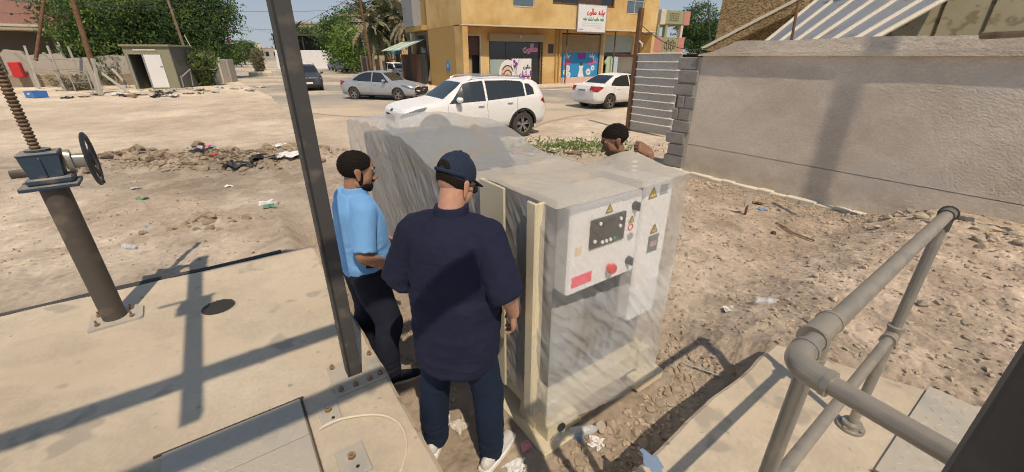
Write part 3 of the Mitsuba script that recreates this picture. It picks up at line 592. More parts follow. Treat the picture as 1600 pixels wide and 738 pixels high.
def tree(name, label, base, blobs, nclump, per, size, mats, seed, trunk_r=0.18, cat='tree', group=None, clump=0.5, droop=0.2):
    rng = np.random.default_rng(seed); t = Thing(name, label, cat, None, group); base = np.array(base, float)
    vol = np.array([b[3] * b[4] * b[5] for b in blobs]) ** 0.75; vol /= vol.sum()
    cl = [[] for _ in mats]; cen = np.mean([b[:3] for b in blobs], 0)
    for i in rng.choice(len(blobs), nclump, p=vol):
        b = blobs[i]; d = rng.normal(size=3); d /= np.linalg.norm(d); c = np.array(b[:3]) + d * np.array(b[3:6]) * rng.uniform(0.35, 1.05) ** 0.6
        k = per if rng.random() > 0.3 else per // 2
        cl[rng.choice(len(mats), p=mats and np.array([m[1] for m in mats]) / sum(m[1] for m in mats))].append(c + rng.normal(size=(k, 3)) * clump * np.array([1, 1, 0.6]))
    fork = base * 0.45 + cen * 0.55; fork[2] = base[2] + (cen[2] - base[2]) * 0.55
    p = np.linspace(0, 1, 6)[:, None]; path = base * (1 - p) + fork * p + rng.normal(size=(6, 3)) * trunk_r * 0.5; path[0] = base
    t.part('trunk', tube(path, np.linspace(trunk_r * 1.25, trunk_r * 0.75, 6), 9), 'm_bark', smooth=50)
    for b in blobs:
        q = np.array(b[:3]); mid = (fork + q) / 2 + rng.normal(size=3) * 0.3
        t.part('limb', tube([fork, mid, q, q + (q - mid) * 0.5], [trunk_r * 0.6, trunk_r * 0.38, trunk_r * 0.2, 0.02], 6), 'm_bark', smooth=50)
    for (m, _), c in zip(mats, cl):
        if c: t.part('crown', leaves(rng, np.vstack(c), size, droop), m)
    return t
def blob(p, r, fz=0.8): return (p[0], p[1], p[2], r, r, r * fz)
DK = [('l_dark', 3), ('l_mid', 4), ('l_light', 1.4)]; MD = [('l_dark', 2), ('l_mid', 3), ('l_light', 2.5), ('l_yel', 0.7)]; LT = [('l_mid', 1), ('l_light', 2), ('l_lime', 4)]
tree('street_tree', 'large dark tree behind the olive guard shed, its crown ending at the street', (-31.085, 41.686, 0), [blob((-32.065, 40.937, 4.927), 3.2), blob((-31.409, 43.926, 5.833), 3.2), blob((-30.174, 44.783, 5.244), 2.7), blob((-30.587, 45.711, 3.462), 1.9, 0.7), blob((-30.747, 41.936, 3.354), 2.8), blob((-32.055, 39.667, 2.879), 2.4), blob((-30.262, 44.724, 6.82), 2.9)], 676, 57, 0.265, DK, 11, 0.3, clump=0.55)
tree('street_tree', 'bright green tree left of the guard shed', (-35.694, 37.815, 0), [blob((-33.708, 36.929, 5.561), 3.4), blob((-33.581, 39.703, 6.296), 3.1), blob((-33.788, 36.856, 3.726), 3.1), blob((-34.317, 40.39, 4.386), 2.9), blob((-34.932, 38.519, 2.305), 2.4), blob((-35.718, 41.824, 2.592), 2.2)], 546, 55, 0.265, [('l_mid', 3), ('l_light', 4), ('l_dark', 2), ('l_lime', 0.8)], 12, 0.26, clump=0.5)
tree('street_tree', 'dusty green tree beside the pink balconies', (-48.645, 47.515, 0), [blob((-47.881, 48.285, 6.316), 3.1), blob((-47.57, 48.591, 4.227), 2.9), blob((-49.999, 48.991, 6.971), 2.9), blob((-47.566, 48.595, 2.345), 2.4), blob((-50.09, 48.898, 3.929), 2.6)], 429, 55, 0.250, MD, 13, 0.24, clump=0.5)
tree('street_tree', 'small round tree down the far street on the left side', (-69.933, 115.475, 0), [blob((-69.515, 115.726, 3.674), 3.0), blob((-71.022, 114.808, 2.762), 2.2), blob((-70.967, 120.68, 2.951), 2.0)], 169, 30, 0.468, MD, 14, 0.2, group=None)
tree('street_tree', 'low green tree between the large dark tree and the far street', (-59.104, 92.772, 0), [blob((-59.144, 92.747, 2.522), 2.6), blob((-60.957, 97.516, 2.413), 2.2)], 130, 27, 0.468, MD, 15, 0.2)
tree('street_tree', 'dark tree behind the white wall on the right of the far street', (-41.939, 90.781, 0), [blob((-42.693, 90.428, 4.977), 3.4), blob((-42.363, 94.981, 5.363), 3.4), blob((-39.432, 91.897, 3.838), 2.6), blob((-45.656, 93.443, 4.109), 2.6), blob((-41.065, 102.047, 4.553), 3)], 338, 37, 0.468, DK, 16, 0.25, clump=0.8)
tree('street_tree', 'lime green leafy tree behind the parked dark saloon', (-20.794, 58.409, 0), [blob((-20.6, 58.478, 4.128), 2.6), blob((-19.303, 58.918, 2.618), 2.2), blob((-21.698, 59.146, 2.465), 2.2), blob((-20.21, 58.613, 1.533), 1.8), blob((-19.739, 60.88, 4.054), 2.2)], 390, 42, 0.312, LT, 17, 0.16, clump=0.5)
tree('street_tree', 'dark tree crown left of the dusty palms', (-26.848, 70.03, 0), [blob((-26.21, 70.271, 5.952), 3.0), blob((-27.886, 70.699, 4.722), 2.6), blob((-24.587, 69.796, 6.971), 2.6), blob((-28.185, 72.73, 2.918), 2.4)], 338, 40, 0.351, DK, 18, 0.2, clump=0.6)
tree('street_tree', 'green tree standing behind the balcony house', (22.53, 53.445, 0), [blob((21.94, 53.69, 5.726), 2.4), blob((21.524, 53.858, 4.247), 1.8), blob((22.971, 53.257, 4.088), 1.8), blob((22.722, 53.364, 2.853), 1.7)], 338, 45, 0.265, DK, 19, 0.16, clump=0.4)
def palm(label, base, top, nf, L, seed, mats, tr=0.2, drop=1.0):
    rng = np.random.default_rng(seed); t = Thing('palm_tree', label, 'palm tree'); base, top = np.array(base, float), np.array(top, float)
    k = 26; p = np.linspace(0, 1, k)[:, None]; path = base * (1 - p) + top * p + np.array([0.15, 0.1, 0]) * np.sin(p * 3)
    t.part('trunk', tube(path, tr * (1.05 + 0.14 * (np.arange(k) % 2)) * np.linspace(1.1, 0.9, k), 10), 'm_bark', smooth=30)
    for i in range(nf):
        az = rng.uniform(0, 360); el = rng.uniform(-45, 75) if i > nf * 0.3 else rng.uniform(-80, -20); l_ = L * rng.uniform(0.8, 1.1)
        s = np.linspace(0, 1, 9); e = np.radians(el) - drop * s ** 1.3 * rng.uniform(0.8, 1.5)
        e = np.maximum(e, -1.5); dr_ = np.c_[np.cos(e) * math.cos(RAD(az)), np.cos(e) * math.sin(RAD(az)), np.sin(e)] * l_ / 8
        q = path[-1] + np.cumsum(dr_, 0) - dr_[0]; pos, dirs, sd = [], [], []
        for j in range(1, 34):
            f_ = 0.8 + j * 7.1 / 34; a = int(f_); c = q[a] + (q[min(a + 1, 8)] - q[a]) * (f_ - a); d = q[min(a + 1, 8)] - q[a]; d /= np.linalg.norm(d) + 1e-9
            side = np.cross(d, [0, 0, 1.0]); side /= np.linalg.norm(side) + 1e-9; ll = 0.42 * L / 3 * math.sin(math.pi * min(0.25 + j / 36, 1)) + 0.1
            for sg_ in (-1, 1):
                w = (side * sg_ + d * 0.55 + np.array([0, 0, rng.uniform(-0.55, 0.15)])) ; w /= np.linalg.norm(w); wd = np.cross(w, d); wd /= np.linalg.norm(wd) + 1e-9
                b0 = c; tip = c + w * ll; h = d * 0.12
                pos += [b0 - h, b0 + h, tip]
        v = np.array(pos); fz = np.arange(len(v)).reshape(-1, 3)
        m = cat([trimesh.Trimesh(v, fz, process=False), tube(q, np.linspace(0.035, 0.01, 9), 4)])
        t.part('frond', m, mats[i % len(mats)])
    return t
PM = ['l_palm', 'l_palm2', 'l_palm2', 'l_palm', 'l_dry']
palm('tall date palm with dusty drooping fronds nearest the street', (-13.943, 43.836, 0), (-13.606, 43.942, 4.967), 46, 3.9, 21, PM)
palm('tall date palm standing between the dusty palm and the shop building', (-11.801, 45.494, 0), (-11.871, 45.476, 5.963), 46, 3.7, 22, PM)
palm('date palm behind the others with its crown low and grey', (-14.282, 50, 0), (-14.135, 50.042, 4.479), 38, 3.3, 23, ['l_palm2', 'l_dry', 'l_palm'])
palm('green date palm crown rising above the top of the picture', (-15.653, 53.768, 0), (-14.982, 53.959, 7.849), 40, 3.9, 24, ['l_palm', 'l_mid', 'l_palm'])
palm('distant slim palm showing beside the steel post', (-41.661, 85.378, 0), (-41.182, 85.61, 6.351), 26, 3.6, 25, ['l_palm', 'l_mid'])
palm('date palm between the palms and the grey house', (-9.98, 42.853, 0), (-9.925, 42.866, 5.323), 34, 3.2, 26, ['l_palm2', 'l_dry'])
def shrub(name, label, base, h, r, n, mats, seed, size=0.22, upright=1.0, cat_='shrub'):
    rng = np.random.default_rng(seed); t = Thing(name, label, cat_); st = []; lp = [[] for _ in mats]
    for i in range(n):
        a = rng.uniform(0, 6.28); l_ = h * rng.uniform(0.55, 1.0); o = rng.uniform(0, r * 0.45); tip = np.array([math.cos(a) * (o + r * 0.6 * rng.random()), math.sin(a) * (o + r * 0.6 * rng.random()), l_])
        b0 = np.array([math.cos(a) * o * 0.6, math.sin(a) * o * 0.6, 0]); st.append(tube([b0 + base, (b0 + tip) / 2 + base, tip + base], [0.018, 0.012, 0.004], 4))
        for f_ in np.linspace(0.15, 1, 12): lp[rng.integers(len(mats))].append(np.array(base) + b0 + (tip - b0) * f_ + rng.normal(size=3) * 0.10 * r)
    t.part('stem', cat(st), 'm_bark')
    for m, q in zip(mats, lp):
        if q: t.part('foliage', leaves(rng, np.array(q), size, 0.3 * (1 - upright), 0.22), m)
shrub('reed_bush', 'tall reedy green bush at the street corner beside the guard shed', (-24.463, 34.537, 0), 2.6, 1.6, 130, ['l_bush', 'l_light', 'l_mid'], 31, 0.6)
shrub('median_shrub', 'dusty brown-green shrub standing on the street median', (-30.779, 53.497, 0), 3.0, 1.1, 120, ['l_bush', 'l_dry'], 32, 0.5)
single('median_block', box2((-1.2, -0.9, -0.1), (1.2, 0.9, 0.45), 0.08), 'm_pale', 'pale concrete block under the shrub on the street median', 'block', az_frame((-29.785, 51.738, 0), -30))
shrub('weed_bush', 'dry weedy bush at the foot of the leaning fence posts', (-29.845, 29.846, 0), 0.9, 2.2, 60, ['l_dry', 'l_bush'], 33, 0.3)
shrub('weed_bush', 'green weeds in front of the shed beside the leaning strut', (-32.279, 35.327, 0), 1.5, 1.6, 70, ['l_bush', 'l_mid'], 34, 0.4)
# low weeds near the gate post
rng = np.random.default_rng(41); pts = []
for i in range(1500):
    a = rng.normal(size=2) * np.array([0.95, 0.5]); p = np.array((1.448, 10.455, 0)[:2]) + a; pts.append([p[0], p[1], hz(*p) + abs(rng.normal()) * 0.05])
single('weed_patch', leaves(rng, np.array(pts), 0.085, -0.5), 'l_light', 'patch of low green weeds on the ground left of the gate post', 'weeds', kind='stuff')
# ------------------------------------------------------------------ guard shed
SD = az_frame((-26.572, 30.438, 0), -14); sh = Thing('guard_shed', 'small olive guard shed with a white door panel and a dark doorway', 'shed', SD)
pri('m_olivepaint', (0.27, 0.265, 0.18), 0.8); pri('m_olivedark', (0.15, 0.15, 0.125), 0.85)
fw = sbox(0, 0, 2.75, 2.75).difference(sbox(0.22, 0.03, 1.02, 2.27))
sh.part('front_wall', at(prism(fw, 0.12, XZ), trimesh.transformations.translation_matrix([0, 0.12, 0])), 'm_olivepaint')
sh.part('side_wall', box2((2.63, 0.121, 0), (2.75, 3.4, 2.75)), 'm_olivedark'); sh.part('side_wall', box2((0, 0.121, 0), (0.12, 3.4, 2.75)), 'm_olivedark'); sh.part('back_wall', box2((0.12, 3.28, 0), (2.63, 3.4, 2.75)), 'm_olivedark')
sh.part('roof', box2((-0.1, -0.15, 2.752), (2.85, 3.5, 2.88), 0.02), 'm_olivepaint')
sh.part('door_frame', cat([box2((0.14, -0.04, 0.03), (0.215, -0.003, 2.3)), box2((1.025, -0.04, 0.03), (1.08, -0.003, 2.3)), box2((0.215, -0.04, 2.275), (1.025, -0.003, 2.33))]), 'm_grey')
dp = sh.part('door_panel', box2((1.12, -0.05, 0.1), (2.12, -0.02, 2.24), 0.01), 'm_white'); sh.part('handle', box2((1.95, -0.085, 1.45), (2.08, -0.053, 1.5)), 'm_dark', parent=dp)
sh.part('name_strip', box2((0.6, -0.035, 2.5), (1.95, -0.003, 2.6)), 'm_pale')
sh.part('stair_rail', cat([tube([(2.85, 0.3, 0.75), (2.95, 1.8, 1.25)], 0.05, 6), tube([(2.82, 0.3, 0.1), (2.85, 0.3, 0.85)], 0.05, 6), tube([(2.9, 1.6, 0.1), (2.95, 1.7, 1.2)], 0.05, 6)]), 'm_grey')
cw = Thing('concrete_panel_wall', 'low wall of weathered concrete panels running back from the shed', 'wall', SD)
for i in range(4): cw.part('panel', box2((2.9 + 0.12 * i, 3.6 + 1.5 * i, 0), (3.05 + 0.12 * i, 5.05 + 1.5 * i, 1.9), 0.02), 'm_pale' if i % 2 == 0 else 'm_concrete')
# ------------------------------------------------------------------ fence posts, ruined wall, pink balconies on the left
for i, (b0, t0, r, bent, lb) in enumerate([((58,137), None, 0, 0, '')]): pass
def fpost(b0, t0, r, lb, arm=None, grp=None):
    t = Thing('fence_post', lb, 'fence post', None, grp); t.part('shaft', tube([b0, t0], [r, r * 0.9], 4), 'm_concrete')
    if arm is not None: t.part('arm', tube([np.array(t0) - (np.array(t0) - np.array(b0)) * 0.03, arm], [r * 0.85, r * 0.6], 4), 'm_concrete')
    return t
fpost((-35.647, 32.362, 0), (-35.616, 32.328, 1.767), 0.13, 'leaning grey concrete fence post nearest the red box, with a bent top', (-35.86, 32.058, 2.363))
fpost((-34.063, 31.055, 0), (-34.613, 31.795, 2.817), 0.10, 'tall thin concrete fence post beside the bent one near the red box')
fpost((-29.872, 28.725, 0), (-29.898, 28.637, 2.152), 0.11, 'second leaning concrete fence post with a hooked top', (-30.052, 28.476, 2.339))
fpost((-29.829, 28.725, 0), (-30.956, 29.845, 2.776), 0.07, 'thin pale post just behind the second leaning fence post')
fpost((-31.402, 31.695, 0), (-31.411, 31.663, 2.773), 0.10, 'third leaning concrete fence post from the left')
fpost((-26.134, 27.188, 0), (-26.17, 27.137, 2.08), 0.18, 'thick grey concrete fence post at the foot of the wooden pole')
fpost((-25.611, 26.711, 0), (-26.146, 27.575, 2.006), 0.10, 'narrow concrete fence post touching the thick one')
fpost((-40.622, 44.409, 0), (-40.482, 44.285, 1.21), 0.14, 'fence post with a hooked top behind the slanting strut', (-40.593, 44.184, 1.978))
for a, c, lb in (((-26.541, 27.89, 1.483), (-24.735, 27.682, 0), 'grey concrete strut slanting from the thick fence post to the ground'), ((-29.622, 32.535, 1.284), (-28.107, 31.695, 0), 'shorter concrete strut slanting to the ground beside the shed')):
    single('fence_strut', tube([a, c], 0.10, 4), 'm_concrete', lb, 'strut')
gt = Thing('fence_gate', 'thin wire mesh gate frame hanging between the leaning posts', 'gate')
c4 = [np.array(x) for x in ((-29.206, 28.775, 1.229), (-27.212, 27.938, 1.255), (-26.536, 27.2, 0.037), (-28.493, 28.074, -0.07))]
gt.part('frame', cat([tube([c4[i], c4[(i + 1) % 4]], 0.03, 5) for i in range(4)] + [tube([(c4[0] + c4[3]) / 2, (c4[1] + c4[2]) / 2], 0.025, 5)]), 'm_grey')
fw_ = Thing('fence_wire', 'slack wires strung between the leaning fence posts', 'wire')
for py in (92, 108, 122):
    fw_.part('strand', tube([(-34.253, 31.448, 2.027), (-29.755, 28.497, 1.963), (-30.78, 30.738, 1.908), (-26.092, 27.073, 1.937)] if py == 92 else ([(-34.368, 31.323, 1.316), (-29.739, 28.513, 1.314), (-30.728, 30.79, 1.331), (-26.097, 27.069, 1.356)] if py == 108 else [(-34.782, 31.611, 0.62), (-29.746, 28.506, 0.731), (-31.069, 31.156, 0.642), (-26.102, 27.064, 0.765)]), 0.012, 4), 'm_grey')
RW = az_frame((-37.682, 32.864, 0), -25); rw = Thing('ruined_wall', 'ruined grey plaster wall behind the leaning fence posts', 'wall', RW)
prof = [(0, -0.3), (0, 2.3), (0.3, 2.6), (1.2, 2.5), (1.3, 2.2), (2.4, 2.3), (3.4, 2.35), (3.5, 2.0), (5.2, 2.1), (6.4, 2.25), (8.2, 2.0), (8.2, -0.3)]
rw.part('wall', prism(prof, 0.3, XZ), 'm_concrete'); rw.part('base_course', box2((0, -0.6, -0.3), (8.2, -0.31, 0.9), 0.05), 'm_mud')
single('tan_block_wall', box2((-3.4, -0.6, -0.3), (-0.1, 0.2, 2.6), 0.06), 'm_pale', 'pale sand-coloured wall stub left of the red box', 'wall', RW)
single('red_box', box2((0.55, -1.2, 0.72), (1.15, -0.75, 1.75), 0.04), 'm_red', 'bright red box standing against the ruined wall', 'box', RW)
pri('m_blue', (0.06, 0.20, 0.55), 0.5)
bx = Thing('blue_crate', 'blue plastic crate lying on the sand below the fence posts', 'crate', az_frame((-26.829, 24.155, 0), 20))
bx.part('shell', cat([box2((-0.45, -0.3, 0.02), (0.45, 0.3, 0.06)), box2((-0.45, -0.3, 0.062), (0.45, -0.26, 0.36)), box2((-0.45, 0.26, 0.062), (0.45, 0.3, 0.36)), box2((-0.45, -0.258, 0.062), (-0.41, 0.258, 0.36)), box2((0.41, -0.258, 0.062), (0.45, 0.258, 0.36))]), 'm_blue')
bx.part('handle', box2((-0.12, -0.31, 0.2), (0.12, -0.303, 0.27)), 'm_white')
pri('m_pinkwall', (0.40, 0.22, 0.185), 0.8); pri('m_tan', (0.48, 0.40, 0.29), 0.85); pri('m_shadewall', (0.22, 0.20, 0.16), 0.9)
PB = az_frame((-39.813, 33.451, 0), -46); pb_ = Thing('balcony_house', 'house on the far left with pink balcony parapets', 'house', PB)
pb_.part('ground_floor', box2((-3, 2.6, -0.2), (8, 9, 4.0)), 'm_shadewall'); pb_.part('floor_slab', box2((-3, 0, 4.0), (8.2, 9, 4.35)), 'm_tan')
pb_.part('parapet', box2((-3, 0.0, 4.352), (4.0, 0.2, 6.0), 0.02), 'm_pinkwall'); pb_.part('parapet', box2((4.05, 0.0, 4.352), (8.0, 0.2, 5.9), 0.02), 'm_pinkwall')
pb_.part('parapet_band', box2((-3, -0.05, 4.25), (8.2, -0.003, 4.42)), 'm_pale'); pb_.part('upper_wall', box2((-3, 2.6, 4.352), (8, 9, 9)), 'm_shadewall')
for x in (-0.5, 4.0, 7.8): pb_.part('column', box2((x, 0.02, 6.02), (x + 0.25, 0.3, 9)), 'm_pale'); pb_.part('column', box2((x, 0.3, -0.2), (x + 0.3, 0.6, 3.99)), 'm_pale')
for x in (0.8, 5.2): pb_.part('window', box2((x, 2.55, 5.0), (x + 1.6, 2.595, 7.2)), 'm_glass')
# small house glimpsed between the trees
hb = Thing('small_house', 'dark roofed house glimpsed between the trees above the shed', 'house', az_frame((-39.633, 45.047, 0), -30))
hb.part('wall', box2((-1.3, 0, 0), (1.2, 2.5, 5.2)), 'm_dark'); hb.part('lintel', box2((-1.0, -0.1, 4.4), (0.4, -0.003, 4.6)), 'm_white'); hb.part('column', box2((-1.6, -0.15, 0), (-1.4, 0.2, 5.6)), 'm_pale'); hb.part('window', box2((0.2, -0.06, 2.9), (1.0, -0.003, 3.5)), 'm_glassblue')
# ------------------------------------------------------------------ utility poles, wires and masts
def pole(label, pts, r, mat='m_bark', name='utility_pole', arms=()):
    t = Thing(name, label, 'pole'); t.part('shaft', tube(pts, np.linspace(r, r * 0.75, len(pts)), 10), mat, smooth=40)
    for a in arms: t.part('crossarm', tube(a, 0.06, 5), mat)
    return t
pole('dark weathered pole leaning behind the thick fence post', [(-27.611, 28.942, 0.987), (-27.419, 29.123, 5.504)], 0.17, 'm_rust')
pole('thin rusty pole leaning right beside the pink balconies', [(-33.713, 31.296, 1.862), (-32.456, 32.598, 6.136)], 0.11, 'm_rust')
pole('wooden pole with a stay wire standing behind the guard shed', [(-27.729, 37.948, 1.344), (-27.912, 37.814, 6.595)], 0.12)
single('stay_wire', tube([(-27.571, 38.064, 3.777), (-24.882, 35.07, 1.827)], 0.02, 5), 'm_pale', 'pale stay wire running down from the pole behind the shed', 'wire')
pole('tall dark pole in front of the palms', [(-12.784, 40.007, 1.085), (-13.03, 39.928, 6.937)], 0.13, 'm_rust')
pole('white painted pole leaning beside the brown gates', [(-6.991, 37.351, 0.29), (-7.38, 37.276, 6.62)], 0.07, 'm_pale')
pole('pale wooden pole leaning right against the ochre side wall', [(-6.682, 35.375, 0.291), (-5.4, 35.593, 6.333)], 0.15, 'm_mud')
pole('thin dark pole beside the green tree on the right', [(16.245, 36.553, 2.631), (15.421, 36.908, 6.575)], 0.05, 'm_dark')
mb = np.array((-3.848, 31.264, 1.021)); mb[2] = 0; mt = Thing('lattice_mast', 'pale steel lattice mast in front of the yellow building corner', 'mast', az_frame(mb, 15))
MHt = 8.5
for sx, sy in ((-0.14, -0.14), (0.14, -0.14), (0, 0.14)): mt.part('leg', cyl((sx, sy, 0), (sx, sy, MHt), 0.035, n=6), 'm_pale')
zg = []; c3 = [(-0.14, -0.14), (0.14, -0.14), (0, 0.14)]
for i in range(28):
    z0, z1 = i * MHt / 28, (i + 1) * MHt / 28
    for j in range(3):
        a, c = c3[j], c3[(j + 1) % 3]; zg.append(cyl((*a, z0), (*c, z1), 0.020, n=4)); zg.append(cyl((*a, z0), (*c, z0), 0.010, n=4))
mt.part('bracing', cat(zg), 'm_pale')
am = Thing('antenna_mast', 'distant red and white antenna mast above the far street', 'mast', frame((-111.957, 177.667, 0)))
for i in range(6): am.part('section', cyl((0, 0, i * 2.9), (0, 0, i * 2.9 + 2.88), 0.55 - 0.05 * i, 0.5 - 0.05 * i, 6), 'm_red' if i % 2 == 0 else 'm_white')
def wire(label, p0, p1, sag, r=0.014):
    t = np.linspace(0, 1, 24)[:, None]; p0, p1 = np.array(p0), np.array(p1); p = p0 * (1 - t) + p1 * t; p[:, 2] -= sag * 4 * (t * (1 - t))[:, 0]
    single('overhead_wire', tube(p, r, 4), 'm_dark', label, 'wire')
wire('overhead wire crossing in front of the left trees', (-32.686, 29.456, 5.472), (-27.187, 39.558, 6.328), 0.4)
wire('overhead wire running from the trees across the sky above the far street', (-27.298, 29.238, 5.308), (-17.782, 57.304, 7.789), 0.6)
wire('dark sagging wire rising to the right across the sky beside the steel post', (-36.224, 71.329, 5.65), (-13.066, 39.916, 7.03), 0.2, 0.022)
wire('low wire crossing the sky above the far street', (-28.37, 38.719, 4.148), (-19.602, 87.839, 8.652), 0.5)
wire('thin wire slung across the yellow upper wall', (-3.575, 30.793, 5.032), (7.544, 35.712, 4.037), 0.35)
wire('wire slanting down the yellow wall from the lattice mast', (-3.579, 30.793, 4.957), (-1.351, 32.972, 6.103), 0.1)
wire('wire hanging between the window and the sign of the yellow building', (0, 33, 6.029), (5.269, 35.612, 3.987), 0.3)
wire('wire crossing the yellow wall right of the sign', (6.895, 36.352, 4.841), (14.536, 39.404, 3.584), 0.3)
# ------------------------------------------------------------------ houses and walls on the right of the far street
y0, z0 = (6.132, 0.709)
gh = Thing('grey_house', 'grey and ochre house with an overhanging upper floor beside the shop', 'house', SHF)
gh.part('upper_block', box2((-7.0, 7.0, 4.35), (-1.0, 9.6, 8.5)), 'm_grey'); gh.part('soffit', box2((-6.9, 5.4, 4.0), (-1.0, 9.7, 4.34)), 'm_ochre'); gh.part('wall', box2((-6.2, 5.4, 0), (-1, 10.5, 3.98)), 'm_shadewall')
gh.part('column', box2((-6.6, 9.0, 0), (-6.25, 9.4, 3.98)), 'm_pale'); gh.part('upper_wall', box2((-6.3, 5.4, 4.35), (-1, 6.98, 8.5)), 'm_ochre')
gh.part('balcony_window', box2((-6.26, 6.6, 2.4), (-6.215, 8.5, 3.7)), 'm_glass')
aw = Thing('awning', 'pale green sheet awning sloping over the brown gates', 'awning', SHF)
for i in range(6): aw.part('sheet', hull(np.array([[x, 6.1 + i * 0.95 + e, z + d] for x, z in ((-6.5, 3.35), (-8.6, 2.55)) for e in (0, 0.93) for d in (0, 0.04)])), 'm_lightgreen' if i % 2 else 'm_teal')
aw.part('post', cyl((-8.4, 6.3, 0), (-8.4, 6.3, 2.6), 0.05, n=6), 'm_dark'); aw.part('post', cyl((-8.4, 11.5, 0), (-8.4, 11.5, 2.6), 0.05, n=6), 'm_dark')
pri('m_gatebrown', (0.15, 0.075, 0.05), 0.7)
bg = Thing('brown_gate', 'rusty brown sheet gates under the green awning', 'gate', SHF)
for i in range(5): bg.part('leaf', box2((-6.75, 5.6 + i * 1.3, 0.05), (-6.7, 6.85 + i * 1.3, 2.3), 0.01), 'm_gatebrown' if i % 3 else 'm_dark')
bw = Thing('brick_wall', 'low brown brick wall of the garden before the beige house', 'wall', SHF)
bw.part('wall', box2((-8.5, 12.4, 0), (-8.2, 22, 1.9)), 'm_gatebrown')
for i in range(4): bw.part('pier', box2((-8.62, 12.4 + i * 2.8, 0), (-8.12, 12.9 + i * 2.8, 2.2), 0.02), 'm_tan')
BH = az_frame((-17.225, 61.639, 0), -25); bh = Thing('beige_house', 'beige house half hidden behind the palms', 'house', BH)
bh.part('wall', box2((-3.6, 0, 0), (3.6, 6, 7)), 'm_tan')
for x in (-3.0, -0.9, 1.2): bh.part('pier', box2((x, -0.5, 0), (x + 1.2, -0.003, 5.4), 0.03), 'm_yellow')
bh.part('window', box2((-1.6, -0.05, 1.4), (-1.0, -0.003, 3.8)), 'm_dark'); bh.part('canopy', box2((-2.6, -2.4, 1.7), (3.4, -0.51, 1.85)), 'm_dark')
bs = Thing('blue_sign', 'small light blue sign board below the palms', 'sign', az_frame((-11.673, 44.494, 2.736), -25)); bs.part('board', box((0, 0, 0), (1.05, 0.06, 0.75), 0.02), 'm_posterblue'); bs.part('mark', box((0, -0.035, 0.0), (0.6, 0.008, 0.3)), 'm_paleblue'); bs.part('stand', cyl((0, 0, -2.0), (0, 0, -0.4), 0.04, n=6), 'm_dark')
WW = az_frame((-36.502, 84.449, 0), 65 - 90); ww = Thing('white_wall', 'long white wall at the bend of the far street', 'wall', WW)
ww.part('wall', box2((-7.5, 0, -0.2), (5.2, 0.3, 3.2)), 'm_white')
cn = Thing('shade_canopy', 'long dark shade canopy above the white wall', 'canopy', WW); cn.part('roof', box2((-7.5, 0.4, 5.6), (5, 7, 5.9)), 'm_dark'); cn.part('shade_net', box2((-7.5, 4.0, 3.2), (5, 4.1, 5.59)), 'm_black')
for x in (-7, -2.5, 2, 4.8): cn.part('post', cyl((x, 0.6, 0), (x, 0.6, 5.59), 0.08, n=6), 'm_dark')
sl = Thing('street_lamp', 'small white street lamp in front of the white wall', 'lamp', frame((-69.153, 147.975, 0))); sl.part('pole', cyl((0, 0, 0), (0, 0, 5.4), 0.07, n=6), 'm_grey'); sl.part('head', ell((0, 0, 5.6), (0.5, 0.4, 0.25)), 'm_white', smooth=True)
def house(label, pos, az, wd, dp, ht, mat, win=3):
    h = Thing('far_house', label, 'house', az_frame(pos, az)); h.part('wall', box2((-wd / 2, 0, -0.5), (wd / 2, dp, ht)), mat); h.part('roof', box2((-wd / 2 - 0.2, -0.2, ht), (wd / 2 + 0.2, dp, ht + 0.35)), 'm_tan')
    for i in range(win): h.part('window', box2((-wd / 2 + (i + 0.3) * wd / win, -0.06, ht * 0.35), (-wd / 2 + (i + 0.7) * wd / win, -0.003, ht * 0.75)), 'm_glass')
house('cream flat-roofed house at the end of the far street', (-167.933, 284.075, 0), -30, 15, 10, 9.5, 'm_cream')
house('low tan house right of the cream house at the end of the street', (-146.676, 261.698, 0), -30, 10, 8, 5, 'm_tan')
house('grey-tan house at the end of the street just left of the steel post', (-131.428, 247.238, 0), -30, 12, 9, 6, 'm_concrete')
house('tan house with flat roof above the white wall, among the trees', (-46.838, 110.482, 0), -35, 9, 8, 9.2, 'm_tan')
house('low pale house beyond the left trees of the far street', (-103.51, 159.329, 0), -20, 14, 9, 5, 'm_concrete')
rng = np.random.default_rng(77); pts = []
for i in range(260):
    a = (-181.453, 310.926, 0.939); pts.append(np.array(a) + np.array([rng.uniform(-26, 46), rng.uniform(-15, 40), rng.uniform(0, 7) * rng.uniform(0.3, 1)]))
single('distant_greenery', leaves(rng, np.repeat(np.array(pts), 6, 0) + rng.normal(size=(1560, 3)) * 1.2, 1.6), 'l_mid', 'strip of distant trees closing the end of the street', 'trees', kind='stuff')
# house with green and pink balconies right of the shop
CH = az_frame((13.969, 43.828, 0), -28); chh = Thing('balcony_house', 'two-storey house with green and pink balconies right of the shop building', 'house', CH)
pri('m_sage', (0.30, 0.33, 0.19), 0.8); pri('m_salmon', (0.50, 0.24, 0.19), 0.8)
chh.part('roof_block', box2((-1.0, 1.2, 4.9), (1.2, 5, 6.25)), 'm_sage'); chh.part('upper_band', box2((1.0, 0, 5.02), (3.4, 4, 6.2), 0.02), 'm_sage'); chh.part('corner_band', box2((3.402, -0.03, 4.98), (4.3, 4, 6.2), 0.02), 'm_salmon'); chh.part('corner_band', box2((0.3, -0.03, 4.95), (0.98, 0.6, 6.25), 0.02), 'm_pale')
chh.part('parapet', box2((1.0, 0, 2.3), (3.1, 0.25, 3.82), 0.02), 'm_sage'); chh.part('parapet', box2((3.102, -0.03, 2.3), (4.0, 0.25, 3.86), 0.02), 'm_salmon'); chh.part('parapet', box2((-1.2, -0.03, 2.3), (0.95, 0.25, 3.86), 0.02), 'm_salmon')
for x in (-0.9, 0.1, 1.15, 3.3): chh.part('column', box2((x, 0.05, 3.87), (x + 0.3, 0.4, 4.94)), 'm_sage' if x != 3.3 else 'm_pale')
